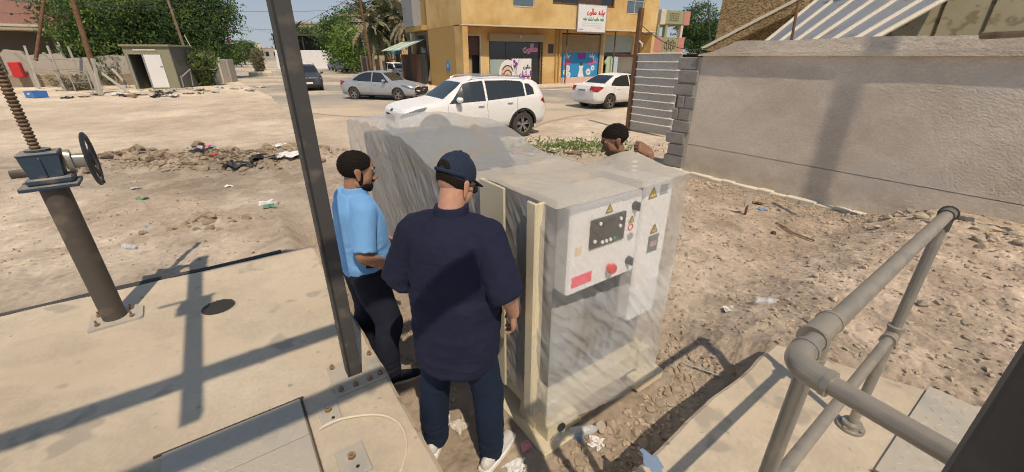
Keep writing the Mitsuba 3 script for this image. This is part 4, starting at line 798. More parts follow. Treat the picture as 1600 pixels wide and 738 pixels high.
chh.part('back_wall', box2((-1.2, 3.6, 0), (0.6, 4, 4.9)), 'm_tan'); chh.part('floor_slab', box2((-1.2, 0.26, 2.0), (4.0, 4, 2.3)), 'm_tan')
gz = []
for i in range(6):
    for j in range(4): gz.append(box((1.55 + i * 0.22, -0.012, 5.35 + j * 0.19), (0.12, 0.02, 0.10)))
chh.part('fretwork', cat(gz), 'm_gatebrown')
chh.part('scrollwork', cat([tube([(1.4 + 0.3 * i + 0.16 * math.cos(t), -0.03, 3.15 + 0.5 * math.sin(t) * (0.6 + 0.4 * (i % 2))) for t in np.linspace(0, 6.28, 12)], 0.04, 4) for i in range(5)]), 'm_gatebrown')
# low shed roofs between the sheet gate and the balcony house
lr = Thing('low_shed', 'low tan shed roof behind the sheet gate', 'shed', az_frame((7.387, 18.586, 0), -20)); lr.part('roof', box2((-1.6, 0, 2.12), (1.7, 3, 2.22), 0.02), 'm_gatebrown'); lr.part('wall', box2((-1.5, 0.2, 0), (1.6, 2.9, 2.12)), 'm_tan')

for i_, (a_, b_, lb_) in enumerate([(((-33.612, 29.92, 4.732)), ((-27.905, 37.819, 6.325)), 'wire running from the pink balconies to the pole behind the shed'), (((-27.468, 29.078, 5.291)), ((-28.006, 37.745, 5.865)), 'wire strung between the leaning dark pole and the pole behind the shed'), (((-27.925, 37.804, 6.234)), ((-46.687, 99.601, 5.519)), 'wire falling from the pole behind the shed towards the far street'), (((-7.452, 37.262, 5.817)), ((-3.462, 31.309, 5.08)), 'short wire between the white pole and the lattice mast'), (((-5.511, 35.576, 5.436)), ((-1.847, 32.948, 4.262)), 'wire from the pale wooden pole down to the shop wall'), (((-13.215, 39.867, 5.59)), ((-7.428, 37.267, 6.086)), 'wire between the dark pole and the white pole before the palms'), (((3.834, 13.465, 2.98)), ((6.646, 14.554, 2.493)), 'thin wire from the rusty gate post to the roughcast house')]):
    wire(lb_, a_, b_, 0.35, 0.011)

# ------------------------------------------------------------------ vehicles
for k_, c_, mt_, cc_ in (('c_white', (0.80, 0.80, 0.80), 0.0, 1.0), ('c_silver', (0.50, 0.53, 0.56), 0.5, 0.8), ('c_grey', (0.075, 0.085, 0.10), 0.45, 1.0), ('c_brown', (0.10, 0.095, 0.085), 0.4, 0.8), ('c_yellow', (0.70, 0.42, 0.03), 0.0, 0.6), ('c_blue', (0.08, 0.13, 0.30), 0.0, 0.6)):
    pri(k_, c_, 0.32, mt_, 0.5, cc_)
pri('c_glass', (0.016, 0.022, 0.026), 0.05, 0.0, 0.9, 1.0); pri('c_trim', (0.03, 0.03, 0.032), 0.6); pri('c_chrome', (0.6, 0.6, 0.6), 0.25, 0.9); pri('c_lamp', (0.20, 0.215, 0.23), 0.10, 0.3, 0.9, 1.0); pri('c_red', (0.36, 0.01, 0.012), 0.15, 0.0, 0.8, 1.0); pri('c_alloy', (0.42, 0.41, 0.39), 0.35, 0.7); pri('c_tyre', (0.06, 0.054, 0.048), 0.95); pri('c_seam', (0.12, 0.12, 0.12), 0.8)
def interp(pts, x):
    p = np.array(pts, float); return np.interp(x, p[:, 0], p[:, 1])
SEDAN = dict(L=4.5, W=1.76, wb=2.65, fo=0.95, top=[(0, .56), (.012, .68), (.05, .76), (.12, .84), (.27, .95), (.30, .99), (.36, 1.18), (.42, 1.35), (.47, 1.43), (.55, 1.46), (.64, 1.44), (.72, 1.35), (.78, 1.22), (.84, 1.07), (.88, 1.04), (.97, 1.02), (.985, .97), (1, .82)], belt=[(0, .55), (.02, .66), (.1, .76), (.27, .87), (.5, .93), (.8, .98), (.97, .97), (1, .80)], bot=[(0, .34), (.03, .22), (.5, .20), (.96, .24), (1, .40)], r=0.315,
    w1=[(.315, .90), (.345, .99), (.425, 1.33), (.455, 1.365), (.535, 1.39), (.535, .93)], w2=[(.55, .93), (.55, 1.39), (.63, 1.375), (.715, 1.27), (.775, 1.10), (.80, .99), (.72, .96)], ws=(.292, .425, .63, .52), rw=(.70, .845, .50, .62))
SUVP = dict(L=4.45, W=1.85, wb=2.66, fo=0.90, top=[(0, .62), (.008, .84), (.03, .93), (.08, 1.00), (.17, 1.06), (.25, 1.10), (.28, 1.14), (.34, 1.33), (.40, 1.51), (.45, 1.60), (.54, 1.635), (.66, 1.63), (.80, 1.60), (.90, 1.54), (.93, 1.48), (.955, 1.28), (.975, 1.08), (.985, .95), (1, .74)], belt=[(0, .60), (.02, .82), (.1, .93), (.25, 1.00), (.5, 1.05), (.8, 1.11), (.93, 1.14), (.97, 1.02), (1, .72)], bot=[(0, .36), (.03, .24), (.5, .24), (.96, .30), (1, .46)], r=0.345,
    w1=[(.30, 1.02), (.335, 1.14), (.405, 1.47), (.44, 1.52), (.535, 1.55), (.535, 1.055)], w2=[(.55, 1.06), (.55, 1.55), (.70, 1.545), (.80, 1.51), (.815, 1.46), (.815, 1.13)], w3=[(.828, 1.14), (.828, 1.45), (.86, 1.44), (.885, 1.33), (.885, 1.17)], ws=(.275, .405, .70, .58), rw=(.90, .972, .56, .66))
def car(label, spec, paint, M, detail=2, group=None, plate=True, cat_='car', damaged=False, name='parked_car'):
    s = spec; L, W = s['L'], s['W']; t = Thing(name, label, cat_, M, group)
    C = np.array([[0, 1, 0, 0], [-1, 0, 0, s['fo'] + s['wb'] / 2], [0, 0, 1, 0], [0, 0, 0, 1.0]])
    nx = 64 if detail > 1 else 36
    xs = np.unique(np.concatenate([np.linspace(0, 1, nx), [p[0] for p in s['top']], [0.004, 0.996]]))
    ring = []
    for x in xs:
        zt, zb, z0 = interp(s['top'], x), interp(s['belt'], x), interp(s['bot'], x); zb = min(zb, zt - 0.015)
        e = min(x, 1 - x); hb = W / 2 * (1 - 0.22 * max(0, 1 - e / 0.10) ** 2.2 - 0.02 * abs(x - 0.5) * 2)
        g = float(sstep(0.05, 0.40, zt - zb)); wt = hb * (0.90 - 0.185 * g)
        m_ = zt - zb
        half = [(0, z0), (.70 * hb, z0), (.93 * hb, z0 + .06), (.985 * hb, z0 + .30 * (zb - z0)), (hb, z0 + .62 * (zb - z0)), (.985 * hb, zb - .10 * (zb - z0)), (.955 * hb, zb), (.955 * hb * (1 - .25 * .3) * 0 + (.955 * hb * .67 + wt * .33), zb + .33 * m_), (.955 * hb * .33 + wt * .67, zb + .66 * m_), (wt, zb + .88 * m_), (wt * .90, zb + .965 * m_), (wt * .55, zb + .995 * m_), (0, zt)]
        ring.append(np.array([[x * L, y, z] for y, z in half] + [[x * L, -y, z] for y, z in half[-2:0:-1]]))
    ring = np.array(ring); a, b = ring.shape[:2]; v = ring.reshape(-1, 3); i, j = np.meshgrid(np.arange(a - 1), np.arange(b), indexing='ij'); q = (i * b + j).ravel(); q2 = (i * b + (j + 1) % b).ravel()
    f = np.vstack([np.stack([q, q2, q2 + b], 1), np.stack([q, q2 + b, q + b], 1)]); v = np.vstack([v, ring[0].mean(0), ring[-1].mean(0)])
    f = np.vstack([f, [[len(v) - 2, (k + 1) % b, k] for k in range(b)], [[len(v) - 1, (a - 1) * b + k, (a - 1) * b + (k + 1) % b] for k in range(b)]])
    m = trimesh.Trimesh(v, f, process=False)
    if m.volume < 0: m.invert()
    def inflated(d):
        n_ = m.copy(); n_.vertices = m.vertices + np.asarray(m.vertex_normals) * d; return man(n_)
    body = man(m); wr = s['r']; axles = (s['fo'], s['fo'] + s['wb'])
    for ax in axles:
        for sg in (-1, 1):
            body = body - man(cyl((ax, sg * (W / 2 - 0.27), wr + .01), (ax, sg * (W / 2 + 0.3), wr + .01), wr + 0.055, n=28))
    t.part('body', at(tri(body), C), paint, smooth=38)
    inf = inflated(0.006); inf2 = inflated(0.011)
    def sideprism(poly, sg, y0=0.30, grow=0.0):
        p = Polygon([(x * L, z) for x, z in poly]).buffer(grow) ; k = prism(p, 1.2, XZ); k.apply_translation([0, (1.2 + y0) if sg > 0 else -y0, 0]); return man(k)
    def addp(nm, mm, mat, sm=30, parent=None):
        if not mm.is_empty() and mm.volume() > 1e-7: return t.part(nm, at(tri(mm), C), mat, smooth=sm, parent=parent)
    rf = man(box2((0, -1, interp(s['belt'], .5) - 0.02), (L, 1, 3)))
    for sg in (-1, 1):
        addp('side_window', inf ^ sideprism(s['w1'], sg), 'c_glass'); addp('side_window', inf ^ sideprism(s['w2'], sg), 'c_glass')
        if 'w3' in s: addp('side_window', inf ^ sideprism(s['w3'], sg), 'c_glass')
    for nm, (x0, x1, y0, y1) in (('windscreen', s['ws']), ('rear_window', s['rw'])):
        pl = prism([(x0 * L, -y0), (x1 * L, -y1), (x1 * L, y1), (x0 * L, y0)], 3.0); zc = min(interp(s['top'], x0), interp(s['top'], x1)) - 0.02
        pl.apply_translation([0, 0, zc]); addp(nm, inf ^ man(pl), 'c_glass')
    zb0 = interp(s['belt'], 0.03); suv = s is SUVP
    lam = [(.012, zb0 - .10), (.02, zb0 - .02), (.10, zb0 + .10), (.165, zb0 + .145), (.15, zb0 + .07), (.08, zb0 - .03)]
    for sg in (-1, 1):
        addp('headlight', inf2 ^ sideprism(lam, sg, 0.42), 'c_lamp'); 
        addp('tail_light', inf2 ^ sideprism(([(.93, 1.00), (.995, .86), (1.0, .80), (1.0, .95), (.965, 1.08)] if suv else [(.90, .93), (.945, .97), (1.0, .98), (1.0, .76), (.965, .74)]), sg, 0.46), 'c_red')
    fy = lambda poly: man(prism(Polygon(poly), 0.9, YZ @ trimesh.transformations.translation_matrix([0, 0, -0.3])))
    grz = .60 if suv else .50
    addp('grille', inf2 ^ fy([(-.45, grz + .02), (.45, grz + .02), (.40, grz + .18), (-.40, grz + .18)]) ^ man(box2((-.2, -1, 0), (.16, 1, 2))), 'c_trim')
    addp('bumper_intake', inf2 ^ fy([(-.62, .30), (.62, .30), (.52, .44), (-.52, .44)]) ^ man(box2((-.2, -1, 0), (.2, 1, 2))), 'c_trim')
    addp('badge', inf2 ^ man(box2((-.1, -.07, zb0 + .015), (.30, .07, zb0 + .065))), 'c_trim')
    rx = man(box2((L - .35, -1, 0), (L + .2, 1, 2)))
    addp('rear_bumper', inf2 ^ fy([(-.9, .2), (.9, .2), (.9, .42), (-.9, .42)]) ^ rx, 'c_trim')
    if plate:
        t.part('number_plate', at(cat([box2((-.022, -.25, .47 if not suv else .46), (-.006, .25, .585)), ]), C), 'm_white'); zz = .80 if not suv else .86
        pk = t.part('number_plate', at(box2((L * 0.992, -.25, zz - .06), (L * 1.006, .25, zz + .055)), C), 'm_white')
        for r_ in range(6): t.part('character', at(box2((L * 1.0065, -.2 + .068 * r_, zz - .03), (L * 1.008, -.16 + .068 * r_, zz + .025)), C), 'm_black', parent=pk)
    if detail > 1:
        for sg in (-1, 1):
            ym = sg * (W / 2 + 0.10); xm = s['w1'][0][0] * L + 0.22; zm = interp(s['belt'], .35) + .10
            mk = t.part('wing_mirror', at(hull(ell((xm, ym, zm), (.07, .10, .07), 2), ell((xm + .06, ym, zm), (.03, .09, .06), 2)), C), paint, smooth=50); t.part('stalk', at(box2((xm - .02, min(ym, sg * (W / 2 - .1)), zm - .085), (xm + .05, max(ym, sg * (W / 2 - .1)), zm - .04), .01), C), 'c_trim', parent=mk)
            for xd in (.50, .70):
                zd = interp(s['belt'], xd) - 0.13; t.part('door_handle', at(box((xd * L, sg * (W / 2 * (1 - 0.02 * abs(xd - .5) * 2) + .006), zd), (.17, .03, .03), .008), C), 'c_chrome' if suv else paint)
            for xd in (.29, .543, .755):
                zt_ = interp(s['belt'], xd) - 0.01
                sl_ = man(box2((xd * L - .004, sg * .4 if sg > 0 else -1.2, .36), (xd * L + .004, 1.2 if sg > 0 else -.4, zt_))); addp('door_seam', inflated(0.0025) ^ sl_, 'c_seam')
            addp('sill_trim', inf ^ sideprism([(.25, .2), (.75, .2), (.75, .34 if suv else .27), (.25, .34 if suv else .27)], sg), 'c_trim')
            if suv:
                for ax in axles:
                    an = np.radians(np.linspace(-8, 188, 26)); o = [(ax + (wr + .11) * math.cos(q_), wr + .01 + (wr + .11) * math.sin(q_)) for q_ in an]; n_ = [(ax + (wr + .05) * math.cos(q_), wr + .01 + (wr + .05) * math.sin(q_)) for q_ in an[::-1]]
                    k = prism(Polygon(o + n_), 0.6, XZ); k.apply_translation([0, 1.2 if sg > 0 else -.6, 0]); addp('arch_trim', inf2 ^ man(k), 'c_trim')
                t.part('roof_rail', at(tube([(x * L, sg * W / 2 * .69, interp(s['top'], x) - .015 + .05 * (0 < k_ < 5)) for k_, x in enumerate((.45, .48, .6, .7, .80, .84))], .018, 6), C), 'c_chrome', smooth=40)
    for ax in axles:
        for sg in (-1, 1):
            yc = sg * (W / 2 - 0.125); Rm = np.eye(4); Rm[:3, :3] = np.array([[1, 0, 0], [0, 0, 1], [0, -1, 0]]) if sg > 0 else np.array([[1, 0, 0], [0, 0, -1], [0, 1, 0]])
            Rm[:3, 3] = (ax, yc, wr); hw = .105
            ty = lathe([(wr * .66, -hw), (wr * .93, -hw), (wr * .985, -hw * .8), (wr, -hw * .5), (wr, hw * .5), (wr * .985, hw * .8), (wr * .93, hw), (wr * .66, hw), (wr * .66, -hw)], 30 if detail > 1 else 16)
            kk = t.part('wheel', at(ty, C @ Rm), 'c_tyre', smooth=35)
            # local +z of the wheel points outwards
            dish = lathe([(0.001, .02), (wr * .2, .01), (wr * .60, -.01), (wr * .64, .055), (wr * .665, .085), (wr * .67, .0), (wr * .67, -.08), (.001, -.08), (.001, .02)], 24 if detail > 1 else 12)
            sgz = Rm.copy()
            t.part('rim', at(dish, C @ sgz), 'c_trim' if detail > 1 else 'c_alloy', smooth=30, parent=kk)
            if detail > 1:
                sp = []
                for k_ in range(5):
                    for da in (-11, 11):
                        a_ = RAD(72 * k_ + 90); e_ = RAD(72 * k_ + 90 + da)
                        sp.append(hull(np.array([[r_ * math.cos(q_) + o * -math.sin(q_), r_ * math.sin(q_) + o * math.cos(q_), z_] for r_, q_, w_ in ((wr * .12, a_, .020), (wr * .64, e_, .015)) for o in (-w_, w_) for z_ in (.03, .062)])))
                sp.append(torus(wr * .645, .014, 28, 6)); sp[-1].apply_translation([0, 0, .078]); sp.append(cyl((0, 0, .02), (0, 0, .075), wr * .15, n=14))
                t.part('spokes', at(cat(sp), C @ sgz), 'c_alloy', smooth=25, parent=kk)
    t.part('underbody', at(box2((.35, -W / 2 + .30, .19), (L - .35, W / 2 - .30, .46)), C), 'm_black')
    if damaged:
        rg = np.random.default_rng(3); pc = []
        for i_ in range(9): pc.append(at(box((0, 0, 0), (rg.uniform(.15, .4), rg.uniform(.2, .5), .02)), trimesh.transformations.euler_matrix(*rg.uniform(-.6, .6, 3)) )); pc[-1].apply_translation([rg.uniform(-.05, .25), rg.uniform(-.7, .7), rg.uniform(.5, .72)])
        t.part('broken_front', at(cat(pc), C), 'm_pale', label='crumpled front end with hanging bumper'); t.part('exposed_front', at(box2((-.03, -.7, .42), (.05, .7, .66), .03), C), 'm_black')
    return t
def by_wheel(spec, contact, az, side, rear=True):
    """frame so that the near wheel (side -1 left, 1 right; rear or front) stands on the contact point"""
    F = az_frame((0, 0, 0), az); loc = np.array([side * (spec['W'] / 2 - 0.12), (-1 if rear else 1) * spec['wb'] / 2, 0, 1.0]); F[:3, 3] = np.array(contact) - (F @ loc)[:3]; return F
# local x of the frame is the car's right-hand side after C (lateral y -> x)
car('white sport utility car with dusty alloy wheels parked behind the wrapped generator', SUVP, 'c_white', by_wheel(SUVP, (0.282, 12.099, 0), -120, -1), 2)
car('silver saloon with a crumpled front end crossing behind the white sport utility car', SEDAN, 'c_silver', by_wheel(SEDAN, (-8.444, 23.047, 0), 106, 1), 2, damaged=True)
car('white saloon seen from behind, parked before the blue clinic poster', SEDAN, 'c_white', by_wheel(SEDAN, (4.253, 18.707, 0), 57, 1), 2)
FD = np.array([math.sin(RAD(-29)), math.cos(RAD(-29)), 0])
car('dark grey sport utility car driving towards the camera beside the steel post', SUVP, 'c_grey', az_frame(tuple(np.array((-13.438, 28.725, 0)) + FD * 2.2), 152), 2, name='moving_car')
car('dark brown-grey saloon parked under the lime green tree', SEDAN, 'c_brown', az_frame(tuple(np.array((-23.84, 63.125, 0)) + FD * 2.2), 142, 1.1), 1)
car('white car parked by the brown gates behind the silver saloon', SUVP, 'c_white', az_frame((-11.247, 42.538, 0), 128), 1)
car('white pickup-like car parked at the left edge of the far street', SUVP, 'c_white', az_frame((-70.942, 108.128, 0), 148, 1.1), 1)
car('green car parked behind the white one at the left edge of the far street', SEDAN, 'c_brown', az_frame((-78.05, 115.948, 0), 148), 1)
car('yellow taxi standing before the white wall down the street', SEDAN, 'c_yellow', az_frame((-78.059, 169.807, 0), 130), 1)
car('blue small car partly hidden behind the dark brown-grey saloon', SEDAN, 'c_blue', az_frame(tuple(np.array((-28.387, 71.687, 0)) + FD * 3.0), 145), 1)
for i_, (px, lb) in enumerate([('a', 'dark tiny car far down the street left of the median shrub'), ('b', 'pale tiny car far down the street right of the median shrub'), ('c', 'white tiny car near the vanishing point of the far street')]):
    car(lb, (SEDAN, SUVP, SEDAN)[i_], ('c_grey', 'c_silver', 'c_white')[i_], az_frame(np.array([(-228.357, 391.993, 0), (-177.675, 328.488, 0), (-267.445, 485.827, 0)])[i_], 150), 0, plate=False, name='distant_car')

# ------------------------------------------------------------------ the generator set wrapped in dusty film; local x = across (u), y = along (n)
pri('g_dark', (0.055, 0.06, 0.065), 0.6); pri('g_grey', (0.16, 0.17, 0.18), 0.5); pri('g_panel', (0.74, 0.75, 0.76), 0.4); pri('g_display', (0.035, 0.037, 0.04), 0.3); pri('g_warn', (0.75, 0.52, 0.03), 0.5); pri('g_sticker', (0.80, 0.10, 0.16), 0.5); pri('g_orange', (0.72, 0.58, 0.38), 0.5); pri('g_dull', (0.42, 0.30, 0.32), 0.5); pri('g_knob', (0.60, 0.03, 0.03), 0.35); pri('g_steel', (0.45, 0.45, 0.45), 0.35, 0.6)
gn = Thing('generator_set', 'diesel generator set wrapped in dusty transparent film with a white control panel', 'generator', UNF)
# skid
sk = gn.part('skid', cat([box2((1.17, 1.32, 0.12), (1.27, 4.75, 0.30), 0.008), box2((2.0, 1.32, 0.12), (2.1, 4.75, 0.30), 0.008), box2((1.272, 1.34, 0.13), (1.998, 1.44, 0.29), 0.006), box2((1.272, 4.6, 0.13), (1.998, 4.7, 0.29)), box2((1.272, 3.0, 0.13), (1.998, 3.12, 0.29))]), 'm_cream')
for n0 in (1.42, 2.9, 4.5):
    gn.part('foot', prism([(1.16, 0.02), (1.29, 0.02), (1.27, 0.12), (1.18, 0.12)], 0.16, XZ @ trimesh.transformations.translation_matrix([0, 0, -n0 - .16])), 'm_cream', parent=sk)
gn.part('foot', hull(np.array([[x, y, z] for x, y, z in ((1.17, 1.3, .02), (1.17, 1.55, .02), (1.45, 1.3, .02), (1.45, 1.34, .02), (1.17, 1.3, .14), (1.17, 1.5, .14), (1.40, 1.3, .14), (1.40, 1.34, .14))])), 'm_cream', parent=sk)
gn.part('base_plate', box2((1.10, 1.24, 0.0), (1.34, 1.92, 0.018), 0.004), 'm_cream', parent=sk)
gn.part('lifting_eye', cyl((1.272, 1.298, 0.085), (1.272, 1.285, 0.085), 0.028, n=16), 'm_black', parent=sk)
gn.part('runner', box2((1.93, 1.24, 0.02), (2.20, 1.36, 0.10), 0.01), 'm_cream', parent=sk)
# cream console uprights on the left front
gn.part('upright', cat([box2((1.070, 1.60, 0.28), (1.084, 1.84, 1.555), 0.006), box2((1.084, 1.82, 0.28), (1.10, 1.84, 1.55), 0.004)]), 'm_cream')
gn.part('upright', cat([box2((1.060, 1.33, 0.26), (1.075, 1.40, 1.55), 0.006), box2((1.075, 1.33, 0.26), (1.12, 1.345, 1.55), 0.004)]), 'm_cream')
gn.part('console_side', box2((1.175, 1.50, 0.32), (1.185, 1.84, 1.52)), 'g_grey')
# control box
cb = gn.part('control_box', box2((1.245, 1.295, 1.015), (1.765, 1.60, 1.503), 0.012), 'g_panel')
gn.part('display', hull(box((1.503, 1.293, 1.335), (0.25, 0.02, 0.155)), box((1.503, 1.288, 1.335), (0.23, 0.02, 0.135))), 'g_display', parent=cb)
gn.part('screen', box((1.503, 1.2765, 1.355), (0.10, 0.002, 0.065)), 'g_dark', parent=cb)
for i, (x, z, m_) in enumerate([(1.40, 1.30, 'm_white'), (1.43, 1.39, 'm_white'), (1.58, 1.385, 'm_white'), (1.58, 1.345, 'm_white'), (1.455, 1.283, 'm_white'), (1.485, 1.283, 'm_white'), (1.515, 1.283, 'm_white'), (1.545, 1.283, 'm_green')]):
    gn.part('button', cyl((x, 1.278, z), (x, 1.271, z), 0.0095, n=10), m_, parent=cb)
def warn(x, z, s, y, parent, mark=True):
    k = gn.part('warning_sign', prism([(x - s, z), (x + s, z), (x, z + 1.75 * s)], 0.003, XZ @ trimesh.transformations.translation_matrix([0, 0, -y])), 'g_warn', parent=parent)
    gn.part('warning_mark', cat([prism(LineString([(x - s * .88, z + s * .09), (x + s * .88, z + s * .09), (x, z + 1.62 * s), (x - s * .88, z + s * .09)]).buffer(s * .07), 0.003, XZ @ trimesh.transformations.translation_matrix([0, 0, -y + .0012])), prism([(x + .02 * s, z + 1.2 * s), (x - .2 * s, z + .7 * s), (x, z + .68 * s), (x - .1 * s, z + .28 * s), (x + .22 * s, z + .78 * s), (x + .02 * s, z + .8 * s)], 0.003, XZ @ trimesh.transformations.translation_matrix([0, 0, -y + .0012]))]), 'm_black', parent=parent)
warn(1.503, 1.43, 0.026, 1.293, cb); warn(1.688, 1.335, 0.022, 1.293, cb)
gn.part('prohibition_sign', at(torus(0.018, 0.003, 18, 5), XZ @ trimesh.transformations.translation_matrix([1.688, 1.305, -1.2935])), 'm_red', parent=cb)
for z in (1.425, 1.10): gn.part('lock', cat([cyl((1.705, 1.297, z), (1.705, 1.275, z), 0.026, 0.022, 14), box((1.705, 1.268, z), (0.012, 0.014, 0.05), 0.003)]), 'g_display', parent=cb)
gn.part('lock', cyl((1.690, 1.297, 1.255), (1.690, 1.283, 1.255), 0.018, n=12), 'g_steel', parent=cb)
gn.part('emergency_stop', cat([cyl((1.545, 1.297, 1.105), (1.545, 1.27, 1.105), 0.018, n=14), cyl((1.545, 1.27, 1.105), (1.545, 1.255, 1.105), 0.030, 0.026, 16)]), 'g_knob', parent=cb)
gn.part('red_sticker', box2((1.275, 1.2915, 1.062), (1.415, 1.294, 1.122)), 'g_sticker', parent=cb); gn.part('orange_sticker', box2((1.285, 1.2915, 1.245), (1.325, 1.294, 1.290)), 'g_orange', parent=cb)
gn.part('box_side', box2((1.19, 1.385, 1.02), (1.243, 1.61, 1.515), 0.006), 'g_grey', parent=cb)
# switch cabinet on the right
c2 = gn.part('switch_cabinet', box2((1.80, 1.315, 0.62), (2.06, 1.75, 1.512), 0.012), 'g_panel')
gn.part('door_gap', box2((1.772, 1.33, 1.02), (1.798, 1.62, 1.53)), 'g_grey', parent=c2)
warn(1.872, 1.43, 0.036, 1.313, c2); warn(1.93, 1.205, 0.033, 1.313, c2)
gn.part('grey_label', box2((1.895, 1.311, 1.08), (1.985, 1.3135, 1.19)), 'g_grey', parent=c2); gn.part('red_label', box2((1.91, 1.3085, 1.115), (1.97, 1.3105, 1.15)), 'g_dull', parent=c2)
for k_ in range(5): gn.part('printed_line', box2((1.935, 1.3115, 1.437 + k_ * 0.012), (2.01 - 0.01 * (k_ % 2), 1.3135, 1.441 + k_ * 0.012)), 'g_grey', parent=c2)
gn.part('alternator_panel', box2((1.26, 1.40, 0.32), (2.04, 1.75, 1.0), 0.01), 'g_grey'); gn.part('cable_tray', cat([tube([(1.5 + .06 * i, 1.39, 1.0), (1.5 + .06 * i, 1.37, .7), (1.46 + .07 * i, 1.40, .4)], .014, 6) for i in range(5)]), 'm_black')
# machine
gn.part('alternator', cat([cyl((1.62, 1.8, 0.72), (1.62, 2.5, 0.72), 0.36, n=28), cyl((1.62, 2.5, 0.72), (1.62, 2.62, 0.72), 0.36, 0.30, 28)]), 'g_dark', smooth=35)
en = gn.part('engine', cat([box2((1.36, 2.62, 0.42), (1.90, 3.75, 1.12), 0.04), box2((1.42, 2.7, 1.12), (1.84, 3.6, 1.28), 0.05), box2((1.5, 2.62, .33), (1.76, 3.6, .44), .02)]), 'g_dark')
gn.part('air_filter', cyl((1.50, 2.0, 1.16), (1.50, 2.55, 1.16), 0.15, n=20), 'm_black', parent=en, smooth=35); gn.part('exhaust', tube([(1.95, 2.8, 1.2), (2.0, 3.1, 1.42), (2.0, 3.5, 1.5)], .055, 10), 'm_rust', parent=en, smooth=40)
gn.part('oil_filter', cat([cyl((1.31, 2.9 + .17 * i, .62), (1.31, 2.9 + .17 * i, .86), .055, n=14) for i in range(2)]), 'm_white', parent=en, smooth=35); gn.part('hose', tube([(1.34, 3.5, 1.0), (1.28, 3.75, 1.15), (1.35, 3.95, 1.25)], .045, 10), 'm_black', parent=en, smooth=40)
rd = gn.part('radiator', box2((1.22, 3.85, 0.36), (2.04, 4.50, 1.42), 0.02), 'g_grey'); gn.part('fan_guard', cat([at(torus(.12 + .06 * i, .006, 24, 4), XZ @ trimesh.transformations.translation_matrix([1.63, .9, -3.835])) for i in range(5)]), 'm_dark', parent=rd)
gn.part('hood', hull(np.array([[x, y, z] for x, y, z in ((1.25, 2.85, 1.30), (2.0, 2.8, 1.30), (1.25, 3.3, 1.46), (2.0, 3.05, 1.49), (1.25, 3.9, 1.46), (2.0, 3.9, 1.49), (1.25, 3.9, 1.44), (2.0, 3.9, 1.44))])), 'g_dark')
gn.part('flexible_duct', cat([tube([(2.03 + .02 * math.cos(t), 1.62, 1.50 + .045 * i) for t in np.linspace(0, 6.28, 3)], .001, 3) for i in range(1)] + [at(torus(.068, .018, 22, 6), trimesh.transformations.translation_matrix([2.02, 1.60, 1.49 + .026 * i])) for i in range(4)] + [ell((2.02, 1.60, 1.565), (.068, .068, .035), 2)]), 'g_steel', smooth=40)
_tp = np.array([[1.098, 4.02, 1.24], [1.098, 3.82, 1.20], [1.088, 4.06, 1.02], [1.088, 3.86, 0.98], [1.094, 4.02, 1.24], [1.094, 3.82, 1.20], [1.084, 4.06, 1.02], [1.084, 3.86, 0.98]]); _tp[:, 0] -= 0.085
single('paper_tag', hull(_tp), 'm_white', 'white paper label stuck on the film of the wrapped generator, near the blue shirt', 'label', UNF)
# film: sheets that hang over the machine; opacity below one half, so it stays see-through
def film(key, base, opa, rough, coat=1.0):
    fcol = lambda p, n, uv: mix(base, (0.62, 0.55, 0.43), smoothstep(0.45, 0.75, fbm(p.x * 5, p.y * 5, p.z * 5, 3)) * 0.55 + 0.35 * dr.clip(n.z, 0, 1))
    scene[key] = {'type': 'mask', 'opacity': opa, 'nested': {'type': 'twosided', 'bsdf': {'type': 'principled', 'base_color': mikit.proc(fcol), 'roughness': rough, 'specular': 0.9, 'clearcoat': coat, 'clearcoat_gloss': 0.9}}}
film('film_clear', (0.80, 0.84, 0.88), 0.13, 0.25); film('film_low', (0.82, 0.87, 0.92), 0.36, 0.16); film('film_hazy', (0.52, 0.525, 0.52), 0.45, 0.4, 0.15); film('film_rear', (0.52, 0.58, 0.64), 0.42, 0.28, 0.9); film('film_dusty', (0.50, 0.48, 0.43), 0.68, 0.4, 0.6)
def bump2(x, y, a): return np.exp(-((x - a[0]) ** 2 / a[2] ** 2 + (y - a[1]) ** 2 / a[3] ** 2))
def film_top(u, n):
    z = 1.562 - 0.035 * np.sin(np.clip((n - 1.45) / 1.5, 0, 1) * np.pi) * np.sin(np.clip((u - 1.15) / 0.95, 0, 1) * np.pi) ** 0.5
    z = z - 0.09 * sstep(1.75, 2.1, n) * (1 - sstep(2.5, 3.0, n))
    z = z + 0.045 * sstep(2.62, 3.25, n) * (1 - 0.55 * sstep(3.9, 4.7, n)) * (1 - 0.55 * sstep(0.25, 0.0, u - 1.12)) - 0.05 * sstep(4.2, 4.7, n)
    z = z + 0.07 * bump2(u, n, (1.97, 1.60, 0.13, 0.14)) - 0.035 * bump2(u, n, (1.95, 2.0, 0.4, 0.3))
    P = np.stack([u * 3.0, n * 3.0, u * 0], -1)
    z = z + 0.04 * (meshkit.fbm(P * .8, 2, 4) - 0.5) + 0.009 * (meshkit.fbm(np.stack([u * 11 + n * 4, n * 5, u * 0], -1), 3, 5) - 0.5)
    cr_ = np.stack([u * 7 + n * 2.5, n * 7 - u * 2.0, u * 0], -1); z = z + 0.004 * (np.maximum(0, 1 - np.abs(meshkit.fbm(cr_ * np.array([1, .35, 1]), 4, 31) - 0.5) * 9)) + 0.0015 * np.maximum(0, 1 - np.abs(meshkit.fbm(cr_ * 2.3, 3, 33) - 0.5) * 8)
    # pulled folds running from the left edge down to the hollow
    z = z + 0.02 * np.abs(np.sin((n * 2.2 - u * 3.0) * 5.0)) * sstep(2.6, 3.4, n) * (1 - sstep(1.35, 1.7, u))
    return z
U0, U1, N0, N1 = 1.105, 2.085, 1.245, 4.66
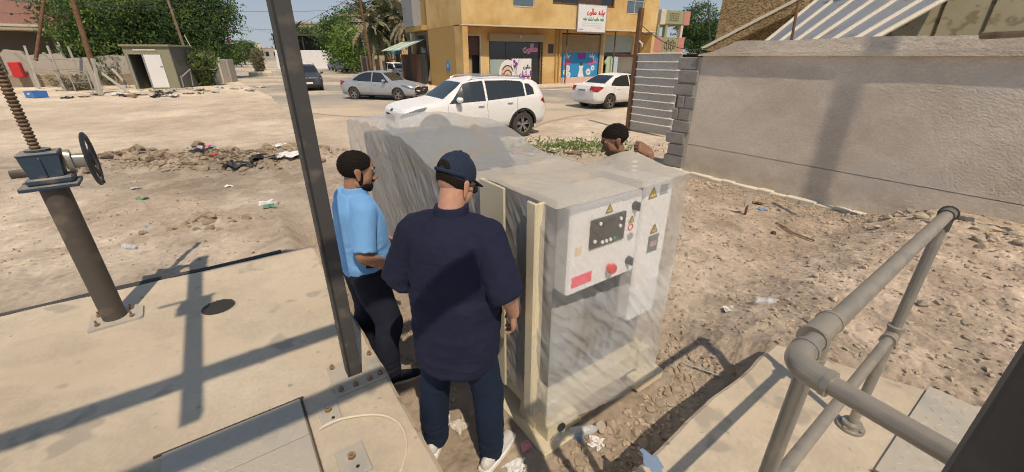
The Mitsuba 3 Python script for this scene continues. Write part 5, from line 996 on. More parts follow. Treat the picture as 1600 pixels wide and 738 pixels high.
def grid_mesh(X, Y, Z):
    a, b = X.shape; v = np.stack([X, Y, Z], -1).reshape(-1, 3); i, j = np.meshgrid(np.arange(a - 1), np.arange(b - 1), indexing='ij'); q = (i * b + j).ravel()
    return trimesh.Trimesh(v, np.vstack([np.stack([q, q + b, q + b + 1], 1), np.stack([q, q + b + 1, q + 1], 1)]), process=False)
def edge_round(t): return np.sin(np.clip(t, 0, 1) * np.pi / 2)
uu, nn_ = np.meshgrid(np.linspace(U0, U1, 110), np.linspace(N0, N1, 300), indexing='ij')
ed = np.minimum(np.minimum(uu - U0, U1 - uu), np.minimum(nn_ - N0, N1 - nn_)) / 0.05
zt = film_top(uu, nn_) - 0.014 * (1 - edge_round(ed))
gn.part('film_top', grid_mesh(uu[:, :95], nn_[:, :95], zt[:, :95]), 'film_dusty', smooth=True, label='dust-covered front top of the wrapping film'); gn.part('film_top', grid_mesh(uu[:, 94:], nn_[:, 94:], zt[:, 94:]), 'film_rear', smooth=True, label='see-through rear top of the wrapping film')
# sides as hanging sheets: s runs round the foot print, t from the top edge to the hem
def side(p0, p1, out, seed, hem, amp, name, mat, belly=0.0, tile=0.0, cut=None, low=None, crs=1.0):
    p0, p1 = np.array(p0), np.array(p1); L_ = np.linalg.norm(p1 - p0); ns, ntv = int(L_ / 0.012), 130
    s, t = np.meshgrid(np.linspace(0, 1, ns), np.linspace(0, 1, ntv), indexing='ij')
    x, y = p0[0] + (p1[0] - p0[0]) * s, p0[1] + (p1[1] - p0[1]) * s
    z0 = film_top(x, y) - 0.014; zh = hem(s) + 0.02 * (meshkit.fbm(np.stack([s * L_ * 6, s * 0, s * 0], -1), 3, seed) - 0.5); z = z0 + (zh - z0) * t
    q = np.stack([s * L_, z, s * 0], -1); sk_ = s * L_
    w_ = amp * (meshkit.fbm(np.stack([sk_ * 4.2 + z * 3.4, z * 1.6 - sk_ * 1.2, s * 0], -1), 4, seed) - 0.5) * 1.6 + amp * 0.7 * (np.abs(meshkit.fbm(np.stack([sk_ * 12 + z * 10, z * 3 - sk_ * 2, s * 0], -1), 3, seed + 3) - 0.5) * -2 + 0.3)
    cq = np.stack([sk_ * 7 + z * 5.5, z * 1.1 - sk_ * .9, s * 0], -1); w_ = w_ + crs * 0.013 * np.maximum(0, 1 - np.abs(meshkit.fbm(cq, 4, seed + 20) - 0.5) * 9) + crs * 0.005 * np.maximum(0, 1 - np.abs(meshkit.fbm(cq * 2.2, 3, seed + 21) - 0.5) * 8)
    w_ = w_ + belly * np.sin(np.pi * t) ** 2 * np.sin(np.pi * s) ** 0.5 + tile * t
    k_ = np.minimum(1, t * 12) * np.minimum(1, np.minimum(s, 1 - s) * L_ / 0.03)
    x, y = x + out[0] * w_ * k_, y + out[1] * w_ * k_
    if cut: gn.part(name, grid_mesh(x[:, cut:], y[:, cut:], z[:, cut:]), low, smooth=True); x, y, z = x[:, :cut + 1], y[:, :cut + 1], z[:, :cut + 1]
    return gn.part(name, grid_mesh(x, y, z), mat, smooth=True)
side((U0, N0), (U1, N0), (0, -1), 7, lambda s: 0.23 - 0.17 * s ** 0.8, 0.022, 'film_front', 'film_clear', 0.012, cut=50, low='film_low', crs=0.55)
side((U0, N1), (U0, N0), (-1, 0), 8, lambda s: 0.10 + 0.22 * sstep(0.62, 0.80, s), 0.022, 'film_side', 'film_hazy', 0.03, crs=0.5)
side((U1, N0), (U1, N1), (1, 0), 9, lambda s: 0.10 + 0.0 * s, 0.03, 'film_side', 'film_hazy', 0.02)
side((U1, N1), (U0, N1), (0, 1), 10, lambda s: 0.10 + 0.0 * s, 0.03, 'film_back', 'film_hazy', 0.02)

# ------------------------------------------------------------------ left foreground: sluice gate gear, steel post, hatch, cable
VB = np.array((-2.879, 2.47, 0.4)); VF = az_frame((VB[0], VB[1], 0.4), -39) @ np.diag([0.60, 0.60, 1.0, 1.0])
va = Thing('sluice_gear', 'rusty screw lifting gear with a blue gearbox and handwheel on a grey tube', 'valve gear', VF)
bp_ = va.part('base_plate', prism([(-0.25, -0.2), (0.21, -0.2), (0.24, -0.17), (0.24, 0.12), (0.16, 0.2), (-0.25, 0.2)], 0.018), 'm_steelplate')
for x, y in ((-0.17, -0.12), (0.14, -0.12), (0.13, 0.10), (-0.17, 0.12)):
    va.part('bolt', cat([cyl((x, y, .019), (x, y, .035), .022, n=6), cyl((x, y, .035), (x, y, .06), .011, n=8)]), 'm_bolt', parent=bp_)
va.part('tube', cyl((-0.02, 0, 0.0185), (-0.02, 0, 1.0), 0.112, n=36), 'm_valve', smooth=40)
va.part('top_plate', box2((-0.24, -0.17, 1.002), (0.20, 0.17, 1.028), 0.006), 'm_gear'); va.part('mount_flange', box2((-0.17, -0.14, 1.03), (0.17, 0.14, 1.07), 0.01), 'm_gear')
gb = va.part('gearbox', cat([hull(box((-0.01, 0, 1.085), (0.24, 0.23, 0.03)), box((-0.01, 0, 1.195), (0.285, 0.25, 0.03))), box((-0.01, 0, 1.21), (0.30, 0.265, 0.022), 0.008), box((-0.01, -0.126, 1.13), (0.02, 0.02, 0.12), 0.004)]), 'm_gear', smooth=25)
va.part('cap', cyl((-0.01, 0, 1.222), (-0.01, 0, 1.235), 0.095, n=24), 'm_gear', parent=gb, smooth=35)
# threaded stem
k_ = 46; zs, rs_ = [], []
for i in range(k_): zs += [1.236 + i * 0.022, 1.236 + i * 0.022 + 0.008, 1.236 + i * 0.022 + 0.013]; rs_ += [0.030, 0.043, 0.043]
va.part('threaded_stem', tube([(-0.02, 0, z) for z in zs], np.array(rs_), 18), 'm_stem' if 'm_stem' in scene else dusty('m_stem', (0.085, 0.055, 0.035), (0.27, 0.19, 0.12), 0.5, 0.6, 0.1, 16.0), smooth=False)
va.part('drive_shaft', cat([cyl((0.14, 0.02, 1.14), (0.30, 0.02, 1.14), 0.045, n=16), cyl((0.155, 0.02, 1.14), (0.20, 0.02, 1.14), 0.075, n=20)]), 'm_pipe', smooth=35); va.part('shaft_stub', cyl((-0.27, 0.0, 1.10), (-0.15, 0.0, 1.10), 0.026, n=12), 'm_valve', smooth=35)
HW = np.eye(4); HS = np.diag([1, 0.93 / 0.60, 0.93, 1.0]); HW[:3, :3] = rot([0, 1, 0], 90)[:3, :3]; HW[:3, 3] = (0.345, 0.0, 0.0); HW = trimesh.transformations.translation_matrix([0, 0.02, 1.14]) @ HS @ HW
hwk = va.part('handwheel', at(torus(0.165, 0.020, 40, 10), HW), 'm_post', smooth=40)
sp = [at(tube([(0, 0, -.03), (0.08 * math.cos(a), 0.08 * math.sin(a), -.012), (0.162 * math.cos(a), 0.162 * math.sin(a), 0)], [.017, .014, .013], 8), HW) for a in np.arange(4) * math.pi / 2 + 0.5]
va.part('spokes', cat(sp + [cyl((0.28, 0.02, 1.14), (0.365, 0.02, 1.14), 0.042, n=18)]), 'm_post', parent=hwk, smooth=40)
va.part('grip', cat([at(cyl((0.165, 0, 0), (0.165, 0, 0.03), .012, n=8), HW)]), 'm_post', parent=hwk)
# round cover in the slab
cv = Thing('round_cover', 'round dark mesh-covered opening in the left slab', 'cover', frame((-2.231, 2.602, 0.4)))
cv.part('dark_disc', cyl((0, 0, -.004), (0, 0, 0.007), 0.112, n=40), 'm_dark'); cv.part('rim', at(torus(0.112, 0.006, 40, 6), trimesh.transformations.translation_matrix([0, 0, .003])), 'm_slab')
cv.part('mesh', cat([box((x, 0, .009), (.002, 2 * math.sqrt(max(.108 ** 2 - x * x, 1e-4)), .004)) for x in np.linspace(-.1, .1, 12)] + [box((0, x, .010), (2 * math.sqrt(max(.108 ** 2 - x * x, 1e-4)), .002, .004)) for x in np.linspace(-.1, .1, 12)]), 'm_dark')
# steel posts of the overhead frame
PBS = np.array((-0.955, 1.906, 0.4)); PF = az_frame((PBS[0], PBS[1], 0.4), -35)
po = Thing('steel_post', 'tall dark steel channel post on a bolted base plate at the slab edge', 'post', PF)
po.part('channel', cat([box2((-0.040, -0.04, 0.014), (0.040, -0.030, 3.0), 0.002), box2((-0.040, -0.0295, 0.014), (-0.032, 0.04, 3.0)), box2((0.032, -0.0295, 0.014), (0.040, 0.04, 3.0))]), 'm_post')
po.part('groove', box2((-0.034, -0.0415, 0.02), (-0.024, -0.0398, 3.0)), 'm_black')
bk_ = po.part('base_plate', box2((-0.13, -0.15, 0.0), (0.155, 0.13, 0.0135), 0.003), 'm_steelplate')
for x, y in ((-0.10, -0.115), (-0.02, -0.12), (0.06, -0.12), (0.125, -0.11), (-0.10, 0.10), (0.125, 0.10)):
    po.part('bolt', cat([cyl((x, y, .014), (x, y, .027), .016, n=6), cyl((x, y, .027), (x, y, .042), .009, n=8)]), 'm_bolt', parent=bk_)
po.part('beam', cat([box2((-4.6, -1.67, 3.0), (0.06, -1.57, 3.09)), box2((-4.6, -2.30, 3.0), (0.06, -2.20, 3.09)), box2((-1.40, -0.05, 3.0), (0.045, 0.05, 3.09)), box2((-1.395, -1.92, 2.90), (-1.305, 0.55, 2.99)), box((-1.35, -0.62, 2.945), (0.2, 0.12, 0.14)), box((-1.395, -0.5, 2.945), (0.36, 0.02, 0.02))]), 'm_post')
p2 = Thing('steel_post', 'blurred dark steel post close to the camera in the lower right corner', 'post', az_frame((0.605, 0.350, 0.4), 55))
p2.part('channel', cat([box2((-0.03, -0.06, 0.012), (0.025, -0.05, 1.92), 0.004), box2((-0.03, -0.0495, 0.012), (-0.02, 0.06, 1.92))]), 'm_post'); p2.part('base_plate', box2((-0.12, -0.14, 0), (0.14, 0.14, 0.011)), 'm_steelplate')
pri('m_blackest', (0.008, 0.008, 0.009), 0.9, spec=0.1); p2.part('cladding', box2((0.0255, -0.09, 0.1), (0.60, -0.05, 1.9), 0.006), 'm_blackest')
# hatch with two chequer plates
HT = az_frame((0, 0, 0.4), -35)   # local x = u, y = n
pri('m_darkrust', (0.10, 0.075, 0.055), 0.9)
ht = Thing('steel_hatch', 'dusty chequer plate hatch cover in the left slab', 'hatch', HT)
def chequer(x0, x1, y0, y1, z, pitch=0.045):
    out = []
    for i in range(int((x1 - x0 - .02) / pitch)):
        for j in range(int((y1 - y0 - .02) / pitch)):
            cx, cy = x0 + .03 + i * pitch, y0 + .03 + j * pitch; a = RAD(45 if (i + j) % 2 else -45)
            d, e = np.array([math.cos(a), math.sin(a)]) * .017, np.array([-math.sin(a), math.cos(a)]) * .0055
            out.append(np.array([[cx - d[0], cy - d[1], z], [cx + e[0], cy + e[1], z], [cx + d[0], cy + d[1], z], [cx - e[0], cy - e[1], z], [cx - d[0] * .5, cy - d[1] * .5, z + .0025], [cx + d[0] * .5, cy + d[1] * .5, z + .0025]]))
    F_ = np.array([[0, 1, 4], [1, 5, 4], [1, 2, 5], [2, 3, 5], [3, 4, 5], [3, 0, 4]])
    v = np.vstack(out); f = np.vstack([F_ + 6 * k for k in range(len(out))]); m = trimesh.Trimesh(v, f, process=False)
    if m.face_normals[:, 2].mean() < 0: m.invert()
    return m
for (y0, y1) in ((1.785, 2.062), (0.9, 1.78)):
    pk = ht.part('plate', box2((-0.595, y0, 0.004), (0.005, y1, 0.014), 0.001), 'm_steelplate'); ht.part('tread', chequer(-0.595, 0.005, y0, y1, 0.0141), 'm_steelplate', kind='stuff', parent=pk)
ht.part('frame', cat([box2((-0.63, 2.066, 0.001), (0.025, 2.077, 0.010)), box2((0.009, 0.9, 0.001), (0.018, 2.0655, 0.008))]), 'm_darkrust')
ag = Thing('steel_angle', 'dark steel angle standing at the hatch corner by the lower edge of the picture', 'angle iron', HT)
ag.part('upright', cat([box2((-0.665, 1.75, 0.002), (-0.612, 1.80, 0.055), 0.004)]), 'm_post'); ag.part('flange', box2((-1.05, 1.90, 0.002), (-0.60, 1.955, 0.02), 0.003), 'm_post'); ag.part('web', box2((-0.66, 1.80, 0.002), (-0.64, 1.899, 0.05)), 'm_post'); ag.part('panel', box2((-1.05, 1.2, 0.002), (-0.61, 1.74, 0.008)), 'm_darkrust')
for nm, (x, y, sx, sy), lb in (('bolt_plate', (0.117, 1.865) + (0.10, 0.16), 'small steel plate with a rusty bolt beside the hatch corner'), ('bolt_plate', (0.143, 1.509) + (0.13, 0.18), 'steel plate with a large bolt at the lower edge right of the hatch')):
    q_ = Thing(nm, lb, 'plate', HT); q_.part('plate', box((x, y, .007), (sx, sy, .012), .002), 'm_steelplate'); q_.part('bolt', cat([cyl((x, y + .02, .0135), (x, y + .02, .03), .019, n=6), cyl((x, y + .02, .03), (x, y + .02, .04), .010, n=8)]), 'm_bolt'); q_.part('hole', cyl((x + .01, y - .045, .0132), (x + .01, y - .045, .0145), .009, n=10), 'm_black')
cpts = [(-0.983, 1.487, 0.412), (-0.932, 1.539, 0.412), (-0.837, 1.572, 0.412), (-0.73, 1.584, 0.412), (-0.647, 1.567, 0.412), (-0.578, 1.519, 0.412), (-0.53, 1.442, 0.412), (-0.509, 1.356, 0.412), (-0.511, 1.267, 0.412), (-0.504, 1.149, 0.412)]
def smooth_path(p, n):
    from scipy.interpolate import CubicSpline
    p = np.array(p); t = np.r_[0, np.cumsum(np.linalg.norm(np.diff(p, axis=0), axis=1))]; return CubicSpline(t, p)(np.linspace(0, t[-1], n))
pri('m_cable', (0.66, 0.60, 0.49), 0.6)
single('cable', tube(smooth_path(cpts, 60), 0.0065, 8), 'm_cable', 'loop of pale cable coming out from under the hatch plate', 'cable', smooth=50)
# ------------------------------------------------------------------ pipe railing on the right slab
ra = Thing('pipe_railing', 'dusty steel pipe railing with thick tees and an elbow on the right slab', 'railing')
EL = np.array((0.615, 0.703, 1.535)); TE = np.array((0.758, 0.817, 1.535)); FA = np.array((1.845, 1.609, 1.535)); CR = np.array((0.74, 0.482, 1.535))
ud = (FA - EL) / np.linalg.norm(FA - EL); cd = (CR - EL) / np.linalg.norm(CR - EL); RR = 0.0225
ra.part('top_rail', tube([EL + ud * 0.05, FA], RR, 22), 'm_pipe', smooth=40)
ra.part('cross_rail', tube([EL + cd * 0.05, EL + cd * 1.5], RR * 0.92, 22), 'm_pipe', smooth=40)
ctrl = [EL + ud * 0.075]; 
for a in np.linspace(0, 1, 9): ctrl.append((EL + ud * 0.05) * (1 - a) ** 2 + EL * 2 * a * (1 - a) * 1.0 + (EL + cd * 0.05) * a ** 2)
ctrl.append(EL + cd * 0.075)
ek = ra.part('elbow', tube(ctrl, RR * 1.22, 22), 'm_pipe', smooth=40)
ra.part('collar', tube([EL + ud * .066, EL + ud * .078], RR * 1.32, 22), 'm_pipe', smooth=40, parent=ek); ra.part('collar', tube([EL + cd * .066, EL + cd * .078], RR * 1.32, 22), 'm_pipe', smooth=40, parent=ek)
tk = ra.part('tee', cat([tube([TE - ud * .045, TE + ud * .06], RR * 1.28, 22), tube([TE - ud * .058, TE - ud * .043], RR * 1.42, 22), tube([TE + ud * .05, TE + ud * .062], RR * 1.36, 22), tube([TE - np.array([0, 0, .02]), TE - np.array([0, 0, .085])], RR * 1.2, 22), tube([TE - np.array([0, 0, .072]), TE - np.array([0, 0, .088])], RR * 1.36, 22)]), 'm_pipe', smooth=40)
nb = TE.copy(); nb[2] = 0.4
ra.part('post', tube([nb, TE - np.array([0, 0, .02])], RR * 0.95, 20), 'm_pipe', smooth=40)
ck = ra.part('far_tee', cat([tube([FA - ud * .03, FA + ud * .035], RR * 1.25, 22), tube([FA + ud * .022, FA + ud * .038], RR * 1.5, 22), tube([FA - np.array([0, 0, .0]), FA - np.array([0, 0, .07])], RR * 1.2, 22)]), 'm_post', smooth=40)
FB = np.array((1.743, 1.513, 0.4)); FB[:2] = FB[:2]
ra.part('post', tube([FB, FA - np.array([0, 0, .01])], RR * 0.95, 20), 'm_pipe', smooth=40)
ra.part('flange', cat([cyl(FB + [0, 0, .001], FB + [0, 0, .014], .060, n=28), cyl(FB + [0, 0, .014], FB + [0, 0, .04], .043, n=20)] + [cyl(FB + [.049 * math.cos(a), .049 * math.sin(a), .014], FB + [.049 * math.cos(a), .049 * math.sin(a), .024], .010, n=6) for a in (0.4, 2.0, 3.5, 5.1)]), 'm_pipe', smooth=30)
MC = FB + (FA - FB) * 0.485; MD_ = -ud
ra.part('mid_collar', cat([tube([MC - np.array([0, 0, .045]), MC + np.array([0, 0, .045])], RR * 1.25, 22), tube([MC + np.array([0, 0, .036]), MC + np.array([0, 0, .05])], RR * 1.42, 22), tube([MC + MD_ * .02, MC + MD_ * .075], RR * 1.22, 22), tube([MC + MD_ * .062, MC + MD_ * .078], RR * 1.36, 22)]), 'm_pipe', smooth=40)
ra.part('mid_rail', tube([MC + MD_ * .05, MC + MD_ * 2.3], RR * 0.9, 20), 'm_pipe', smooth=40)
rn = Thing('chequer_plate', 'dusty chequer plate lying on the right slab below the railing', 'plate', HT)
rn.part('plate', box2((2.10, -0.6, 0.003), (3.0, 0.085, 0.012), 0.001), 'm_steelplate'); rn.part('tread', chequer(2.10, 3.0, -0.6, 0.085, 0.0121, 0.05), 'm_steelplate', kind='stuff'); rn.part('edge_bar', box2((2.08, -0.6, 0.002), (2.096, 0.09, 0.014)), 'm_rust')
pri('m_bluepaint', (0.22, 0.31, 0.46), 0.9)
sx_, sy_ = (1.295, 0.695)
single('paint_splash', prism(Polygon([(math.cos(a) * .035 * (1 + .12 * math.sin(5 * a + 1) + .1 * math.sin(9 * a)) , math.sin(a) * .045 * (1 + .14 * math.cos(7 * a))) for a in np.linspace(0, 6.2, 40)]).union(sbox(.005, .0, .022, .075)).buffer(.004), 0.0025), 'm_bluepaint', 'blue paint splash on the edge of the right slab', 'paint', HT @ trimesh.transformations.translation_matrix([sx_, sy_, 0.0005]))

# ------------------------------------------------------------------ people; local x right, y forward, z up
def skin_mat(key, c):
    def f(p, n, uv):
        a = fbm(p.x * 40, p.y * 40, p.z * 40, 3); return mix([x * 0.86 for x in c], [min(x * 1.14, 1) for x in c], a)
    pri(key, f, 0.45, spec=0.35)
skin_mat('s_light', (0.52, 0.29, 0.205)); skin_mat('s_mid', (0.36, 0.195, 0.125)); skin_mat('s_dark', (0.26, 0.14, 0.088))
def cloth_mat(key, c, fr=260.0, var=0.14):
    def f(p, n, uv):
        a = noise(p.x * fr, p.y * fr, p.z * fr); b = fbm(p.x * 7, p.y * 7, p.z * 7, 3)
        return mi.Color3f(*c) * (1 - var + var * 1.2 * a + var * (b - .3))
    pri(key, f, 0.9, spec=0.12, sheen=0.25)
cloth_mat('t_navy', (0.020, 0.023, 0.050)); cloth_mat('t_jeans', (0.018, 0.029, 0.057)); cloth_mat('t_dark', (0.022, 0.025, 0.042)); cloth_mat('t_blue', (0.19, 0.42, 0.78), 300, .07); cloth_mat('t_cap', (0.030, 0.042, 0.075), 420, .45); cloth_mat('t_grey', (0.10, 0.10, 0.11)); cloth_mat('t_hair', (0.020, 0.016, 0.014), 420, .6)
pri('m_shoewhite', (0.62, 0.62, 0.62), 0.6); pri('m_eye', (0.42, 0.38, 0.35), 0.3); pri('m_iris', (0.03, 0.015, 0.01), 0.15)
def chain(pts):
    """hulls of balls from joint to joint: [(p, r), ...]; r a number or three"""
    bs = [ell(p, r, 2) for p, r in pts]; return [mhull(a, b) for a, b in zip(bs[:-1], bs[1:])]
def union(ms): return m3.Manifold.batch_boolean(ms, m3.OpType.Add)
def hand(M, s, curl=(25, 35, 25), thumb=25, spread=0.0):
    """right hand for s=1: x along the fingers, z out of the back of the hand, thumb on the +y side times s"""
    out = []; P = lambda p: (M @ np.array([*p, 1.0]))[:3]
    def add(pts): out.extend(chain([(P(p), r) for p, r in pts]))
    kn = [(.088, .031, .0), (.093, .010, .003), (.089, -.011, .002), (.080, -.030, -.003)]
    out.append(mhull(*[ell(P(p), r, 1) for p, r in [((.0, .016, 0), .020), ((.0, -.016, 0), .019), ((.03, .030, -.004), .014), ((.03, -.030, -.004), .014)] + [(k, .0125) for k in kn]]))
    for k, ln, r in zip(kn, (.072, .080, .075, .058), (.0092, .0095, .009, .0082)):
        p = np.array(k); a = 0.0; pts = [(p.copy(), r * 1.08)]; yaw = spread * (k[1] / .03)
        for fr, c in zip((.45, .30, .25), curl):
            a += RAD(c); p = p + ln * fr * np.array([math.cos(a) * math.cos(RAD(yaw)), math.sin(RAD(yaw)), -math.sin(a)]); r *= 0.93; pts.append((p.copy(), r))
        add(pts)
    t0 = np.array([.022, .024, -.006]); d1 = np.array([.62, .66, -.42]); d1 /= np.linalg.norm(d1); t1 = t0 + d1 * .042; d2 = np.array([.85, .25, -.46]); d2 /= np.linalg.norm(d2); t2 = t1 + d2 * .032; t3 = t2 + np.array([.9, -.05, -.4]) * .024
    add([(t0, .015), (t1, .0115), (t2, .0102), (t3, .0088)])
    return out
def handM(wrist, d, back, s):
    """matrix of a hand at the wrist: fingers along d, back of the hand towards back; mirrored for the left"""
    d = np.array(d, float); d /= np.linalg.norm(d); b = np.array(back, float); b -= d * (b @ d); b /= np.linalg.norm(b); y = np.cross(b, d) * s
    m = np.eye(4); m[:3, 0], m[:3, 1], m[:3, 2], m[:3, 3] = d, y, b, wrist; return m
def headM(c, yaw, pitch, tilt=0, s=1.0):
    m = rot([0, 0, 1], yaw) @ rot([1, 0, 0], -pitch) @ rot([0, 1, 0], tilt); m[:3, :3] *= s; m[:3, 3] = c; return m
def head(M):
    P = lambda p: (M @ np.array([*p, 1.0]))[:3]; sc = np.linalg.norm(M[:3, 0]); R = M.copy(); R[:3, :3] /= sc; R[:3, 3] = 0
    E = lambda p, r, n=2: ell(P(p), np.array(r if not np.isscalar(r) else (r, r, r)) * sc, n, R)
    out = [man(E((0, -.012, .035), (.076, .098, .085), 3)),
        mhull(E((.034, .045, -.03), (.034, .034, .045)), E((-.034, .045, -.03), (.034, .034, .045)), E((0, .070, -.098), (.022, .018, .018)), E((.05, .0, -.065), (.017, .025, .026)), E((-.05, .0, -.065), (.017, .025, .026)), E((0, .055, .045), (.055, .036, .04))),
        mhull(E((0, .086, .005), .010), E((0, .114, -.034), (.012, .012, .010)), E((.014, .096, -.038), (.009, .011, .009)), E((-.014, .096, -.038), (.009, .011, .009))),
        mhull(E((.020, .083, -.066), .008), E((-.020, .083, -.066), .008), E((0, .093, -.063), .009)), mhull(E((.018, .082, -.075), .007), E((-.018, .082, -.075), .007), E((0, .091, -.077), .009)),
        mhull(E((.045, .075, .028), .011), E((.012, .087, .024), .011)), mhull(E((-.045, .075, .028), .011), E((-.012, .087, .024), .011))]
    for s in (-1, 1):
        out.append(mhull(E((s * .077, -.012, .012), (.008, .018, .016)), E((s * .083, -.020, .014), (.006, .018, .018)), E((s * .076, -.006, -.032), (.007, .009, .012))))
    return out
def fitted(M, r, thick, keep, length=.007, seed=0, amp=.003):
    """a cap of hair over the skull: the skull's ellipsoid grown by thick, cut to where keep(local point) holds by a second solid"""
    pass
def finish(m, length, it=8, disp=None):
    t = tri(m.refine_to_length(length)); t = trimesh.Trimesh(t.vertices, t.faces, process=True)
    trimesh.smoothing.filter_taubin(t, lamb=0.5, nu=0.52, iterations=it)
    if disp is not None: t.vertices = t.vertices + np.asarray(t.vertex_normals) * disp(np.asarray(t.vertices))[:, None]
    return t
def loft(rings, n=44, steps=46, power=2.3):
    """rings: (cx, cy, cz, rx, ry); splined, with flat ends"""
    from scipy.interpolate import PchipInterpolator
    r = np.array(rings, float); t = np.arange(len(r)); q = PchipInterpolator(t, r)(np.linspace(0, len(r) - 1, steps)); a = np.linspace(0, 2 * np.pi, n, endpoint=False)
    ca, sa = np.cos(a), np.sin(a); k = (np.abs(ca) ** power + np.abs(sa) ** power) ** (-1 / power)
    v = np.stack([q[:, 0:1] + q[:, 3:4] * (ca * k)[None], q[:, 1:2] + q[:, 4:5] * (sa * k)[None], np.repeat(q[:, 2:3], n, 1)], -1)
    d = np.gradient(q[:, :3], axis=0); slope = np.clip(-d[:, 1] / (np.abs(d[:, 2]) + 1e-6) * np.sign(d[:, 2]), -.8, .8)
    v[:, :, 2] += 0
    b = n; v = v.reshape(-1, 3); f = []
    i, j = np.meshgrid(np.arange(steps - 1), np.arange(n), indexing='ij'); p = (i * n + j).ravel(); p2 = (i * n + (j + 1) % n).ravel()
    f = np.vstack([np.stack([p, p2, p2 + n], 1), np.stack([p, p2 + n, p + n], 1)]); v = np.vstack([v, q[0, :3], q[-1, :3]]); L_ = len(v)
    f = np.vstack([f, [[L_ - 2, (k_ + 1) % n, k_] for k_ in range(n)], [[L_ - 1, (steps - 1) * n + k_, (steps - 1) * n + (k_ + 1) % n] for k_ in range(n)]])
    m = trimesh.Trimesh(v, f, process=False)
    if m.volume < 0: m.invert()
    return man(m)
def sleeve(a, b, r0, r1, ry=1.0):
    """from the shoulder to a flat cuff"""
    a, b = np.array(a, float), np.array(b, float); M = align(b, b - a); k = np.linspace(0, 2 * np.pi, 26, endpoint=False)
    return mhull(ell(a, r0, 2), at(trimesh.Trimesh(np.c_[np.cos(k) * r1, np.sin(k) * r1 * ry, k * 0], [[0, 1, 2]], process=False), M), at(trimesh.Trimesh(np.c_[np.cos(k) * r1, np.sin(k) * r1 * ry, k * 0 - .02], [[0, 1, 2]], process=False), M))
def shoe(t, ankle, yaw, mat, sole, L_=.29, pitch=0):
    M = frame((ankle[0], ankle[1], 0), yaw); E = lambda p, r: ell(p, r, 2)
    up_ = mhull(E((0, -.055, .05), (.036, .040, .045)), E((0, .0, .065), (.040, .05, .05)), E((0, .10, .045), (.046, .045, .03)), E((0, L_ - .115, .035), (.040, .035, .024)))
    so_ = mhull(*[E((x, y, z), (.012, .012, .012)) for x, y in ((-.030, -.085), (.030, -.085), (-.044, .10), (.044, .10), (-.030, L_ - .09), (.030, L_ - .09)) for z in (.013, .026)])
    k = t.part('shoe', at(finish(up_, .012, 4), M), mat, smooth=True); t.part('sole', at(finish(so_, .012, 2), M), sole, smooth=40, parent=k); return k
def ridge(p, sx, sy, sz, seed):
    return 1 - np.abs(meshkit.fbm(p * np.array([sx, sy, sz]), 4, seed) - 0.5) * 4
def person(label, M, J, skin, head_M, hands, group=None):
    t = Thing('person', label, 'person', M)
    ms = []
    ms += [loft(J['torso'])] + [union(chain(c)) for c in J['limbs']]
    ms += head(head_M); ms += [mhull(ell(J['neck'][0], J['neck'][2], 2), ell(J['neck'][1], J['neck'][2] * .93, 2))]
    b = union([x.refine_to_length(.014) for x in ms]); 
    hs = [union(h).refine_to_length(.005) for h in hands]
    t.part('body', finish(union([b] + hs), .03, 7), skin, smooth=True)
    P = lambda p: (head_M @ np.array([*p, 1.0]))[:3]
    for s in (-1, 1):
        k = t.part('eye', ell(P((s * .031, .076, .004)), .0112, 2), 'm_eye', smooth=True); t.part('iris', ell(P((s * .031, .0865, .002)), .0052, 1), 'm_iris', smooth=True, parent=k)
        t.part('eyebrow', tube([P((s * .014, .097, .026)), P((s * .032, .093, .034)), P((s * .052, .078, .027))], [.004, .0055, .003], 6), 't_hair', smooth=True)
    return t
def strands(m, n, l_, seed):
    r_ = np.random.default_rng(seed); p, fi = trimesh.sample.sample_surface(m, n, seed=seed); d = m.face_normals[fi] * .55 + r_.normal(size=(n, 3)) * .35 + np.array([0, -.15, -.35]); d /= np.linalg.norm(d, axis=1, keepdims=True); e = np.cross(d, r_.normal(size=(n, 3))); e /= np.linalg.norm(e, axis=1, keepdims=True)
    v = np.stack([p - e * .0011, p + e * .0011, p + d * l_ * r_.uniform(.5, 1.3, (n, 1))], 1).reshape(-1, 3); return trimesh.Trimesh(v, np.arange(3 * n).reshape(-1, 3), process=False)
def hair(t, hM, thick, cut, seed=3, amp=.004, name='hair', c=(0, -.014, .037), r=(.076, .098, .085), front=.05, wrap=None, strand=.007):
    """hair cap: grown skull minus everything below a tilted plane through the hairline"""
    sk = ell(c, np.array(r) + thick, 4); m = man(sk)
    for n_, d_ in cut: m = m.trim_by_plane(n_, d_)
    g = finish(m, .007, 3, lambda p: amp * 1.6 * (meshkit.fbm(p * 110, 3, seed) - .5) * 2)
    t.part(name, at(g, hM), 't_hair', smooth=True)
    if strand: t.part('hair_strands', at(strands(g, 2600, strand, seed), hM), 't_hair', kind='stuff')
# --- the man in navy, seen from behind
MA = az_frame((-0.285, 1.695, 0), 12) @ np.diag([0.905, 0.94, 1.0, 1.0])
hm = headM((0.015, 0.085, 1.618), -22, 22, 2, 1.04)
ra_ = dict(torso=[(0, .0, .86, .13, .09), (0, .02, .98, .18, .13), (0, .06, 1.14, .205, .17), (0, .04, 1.30, .205, .165), (0, .01, 1.40, .16, .10), (0, .02, 1.46, .07, .06)],
    limbs=[[((.19, .0, 1.40), .062), ((.305, -.045, 1.17), .050), ((.306, -.04, 1.15), .049), ((.318, .055, .985), .033)], [((-.19, .0, 1.40), .062), ((-.305, .0, 1.17), .050), ((-.30, .15, 1.10), .046), ((-.17, .27, 1.10), .033)],
        [((.11, .0, .92), .085), ((.158, .03, .50), .056), ((.172, -.01, .10), .045)], [((-.11, .0, .92), .085), ((-.158, .03, .50), .056), ((-.172, .01, .10), .045)]], neck=[(0, .02, 1.48), (0.01, .055, 1.60), .068])
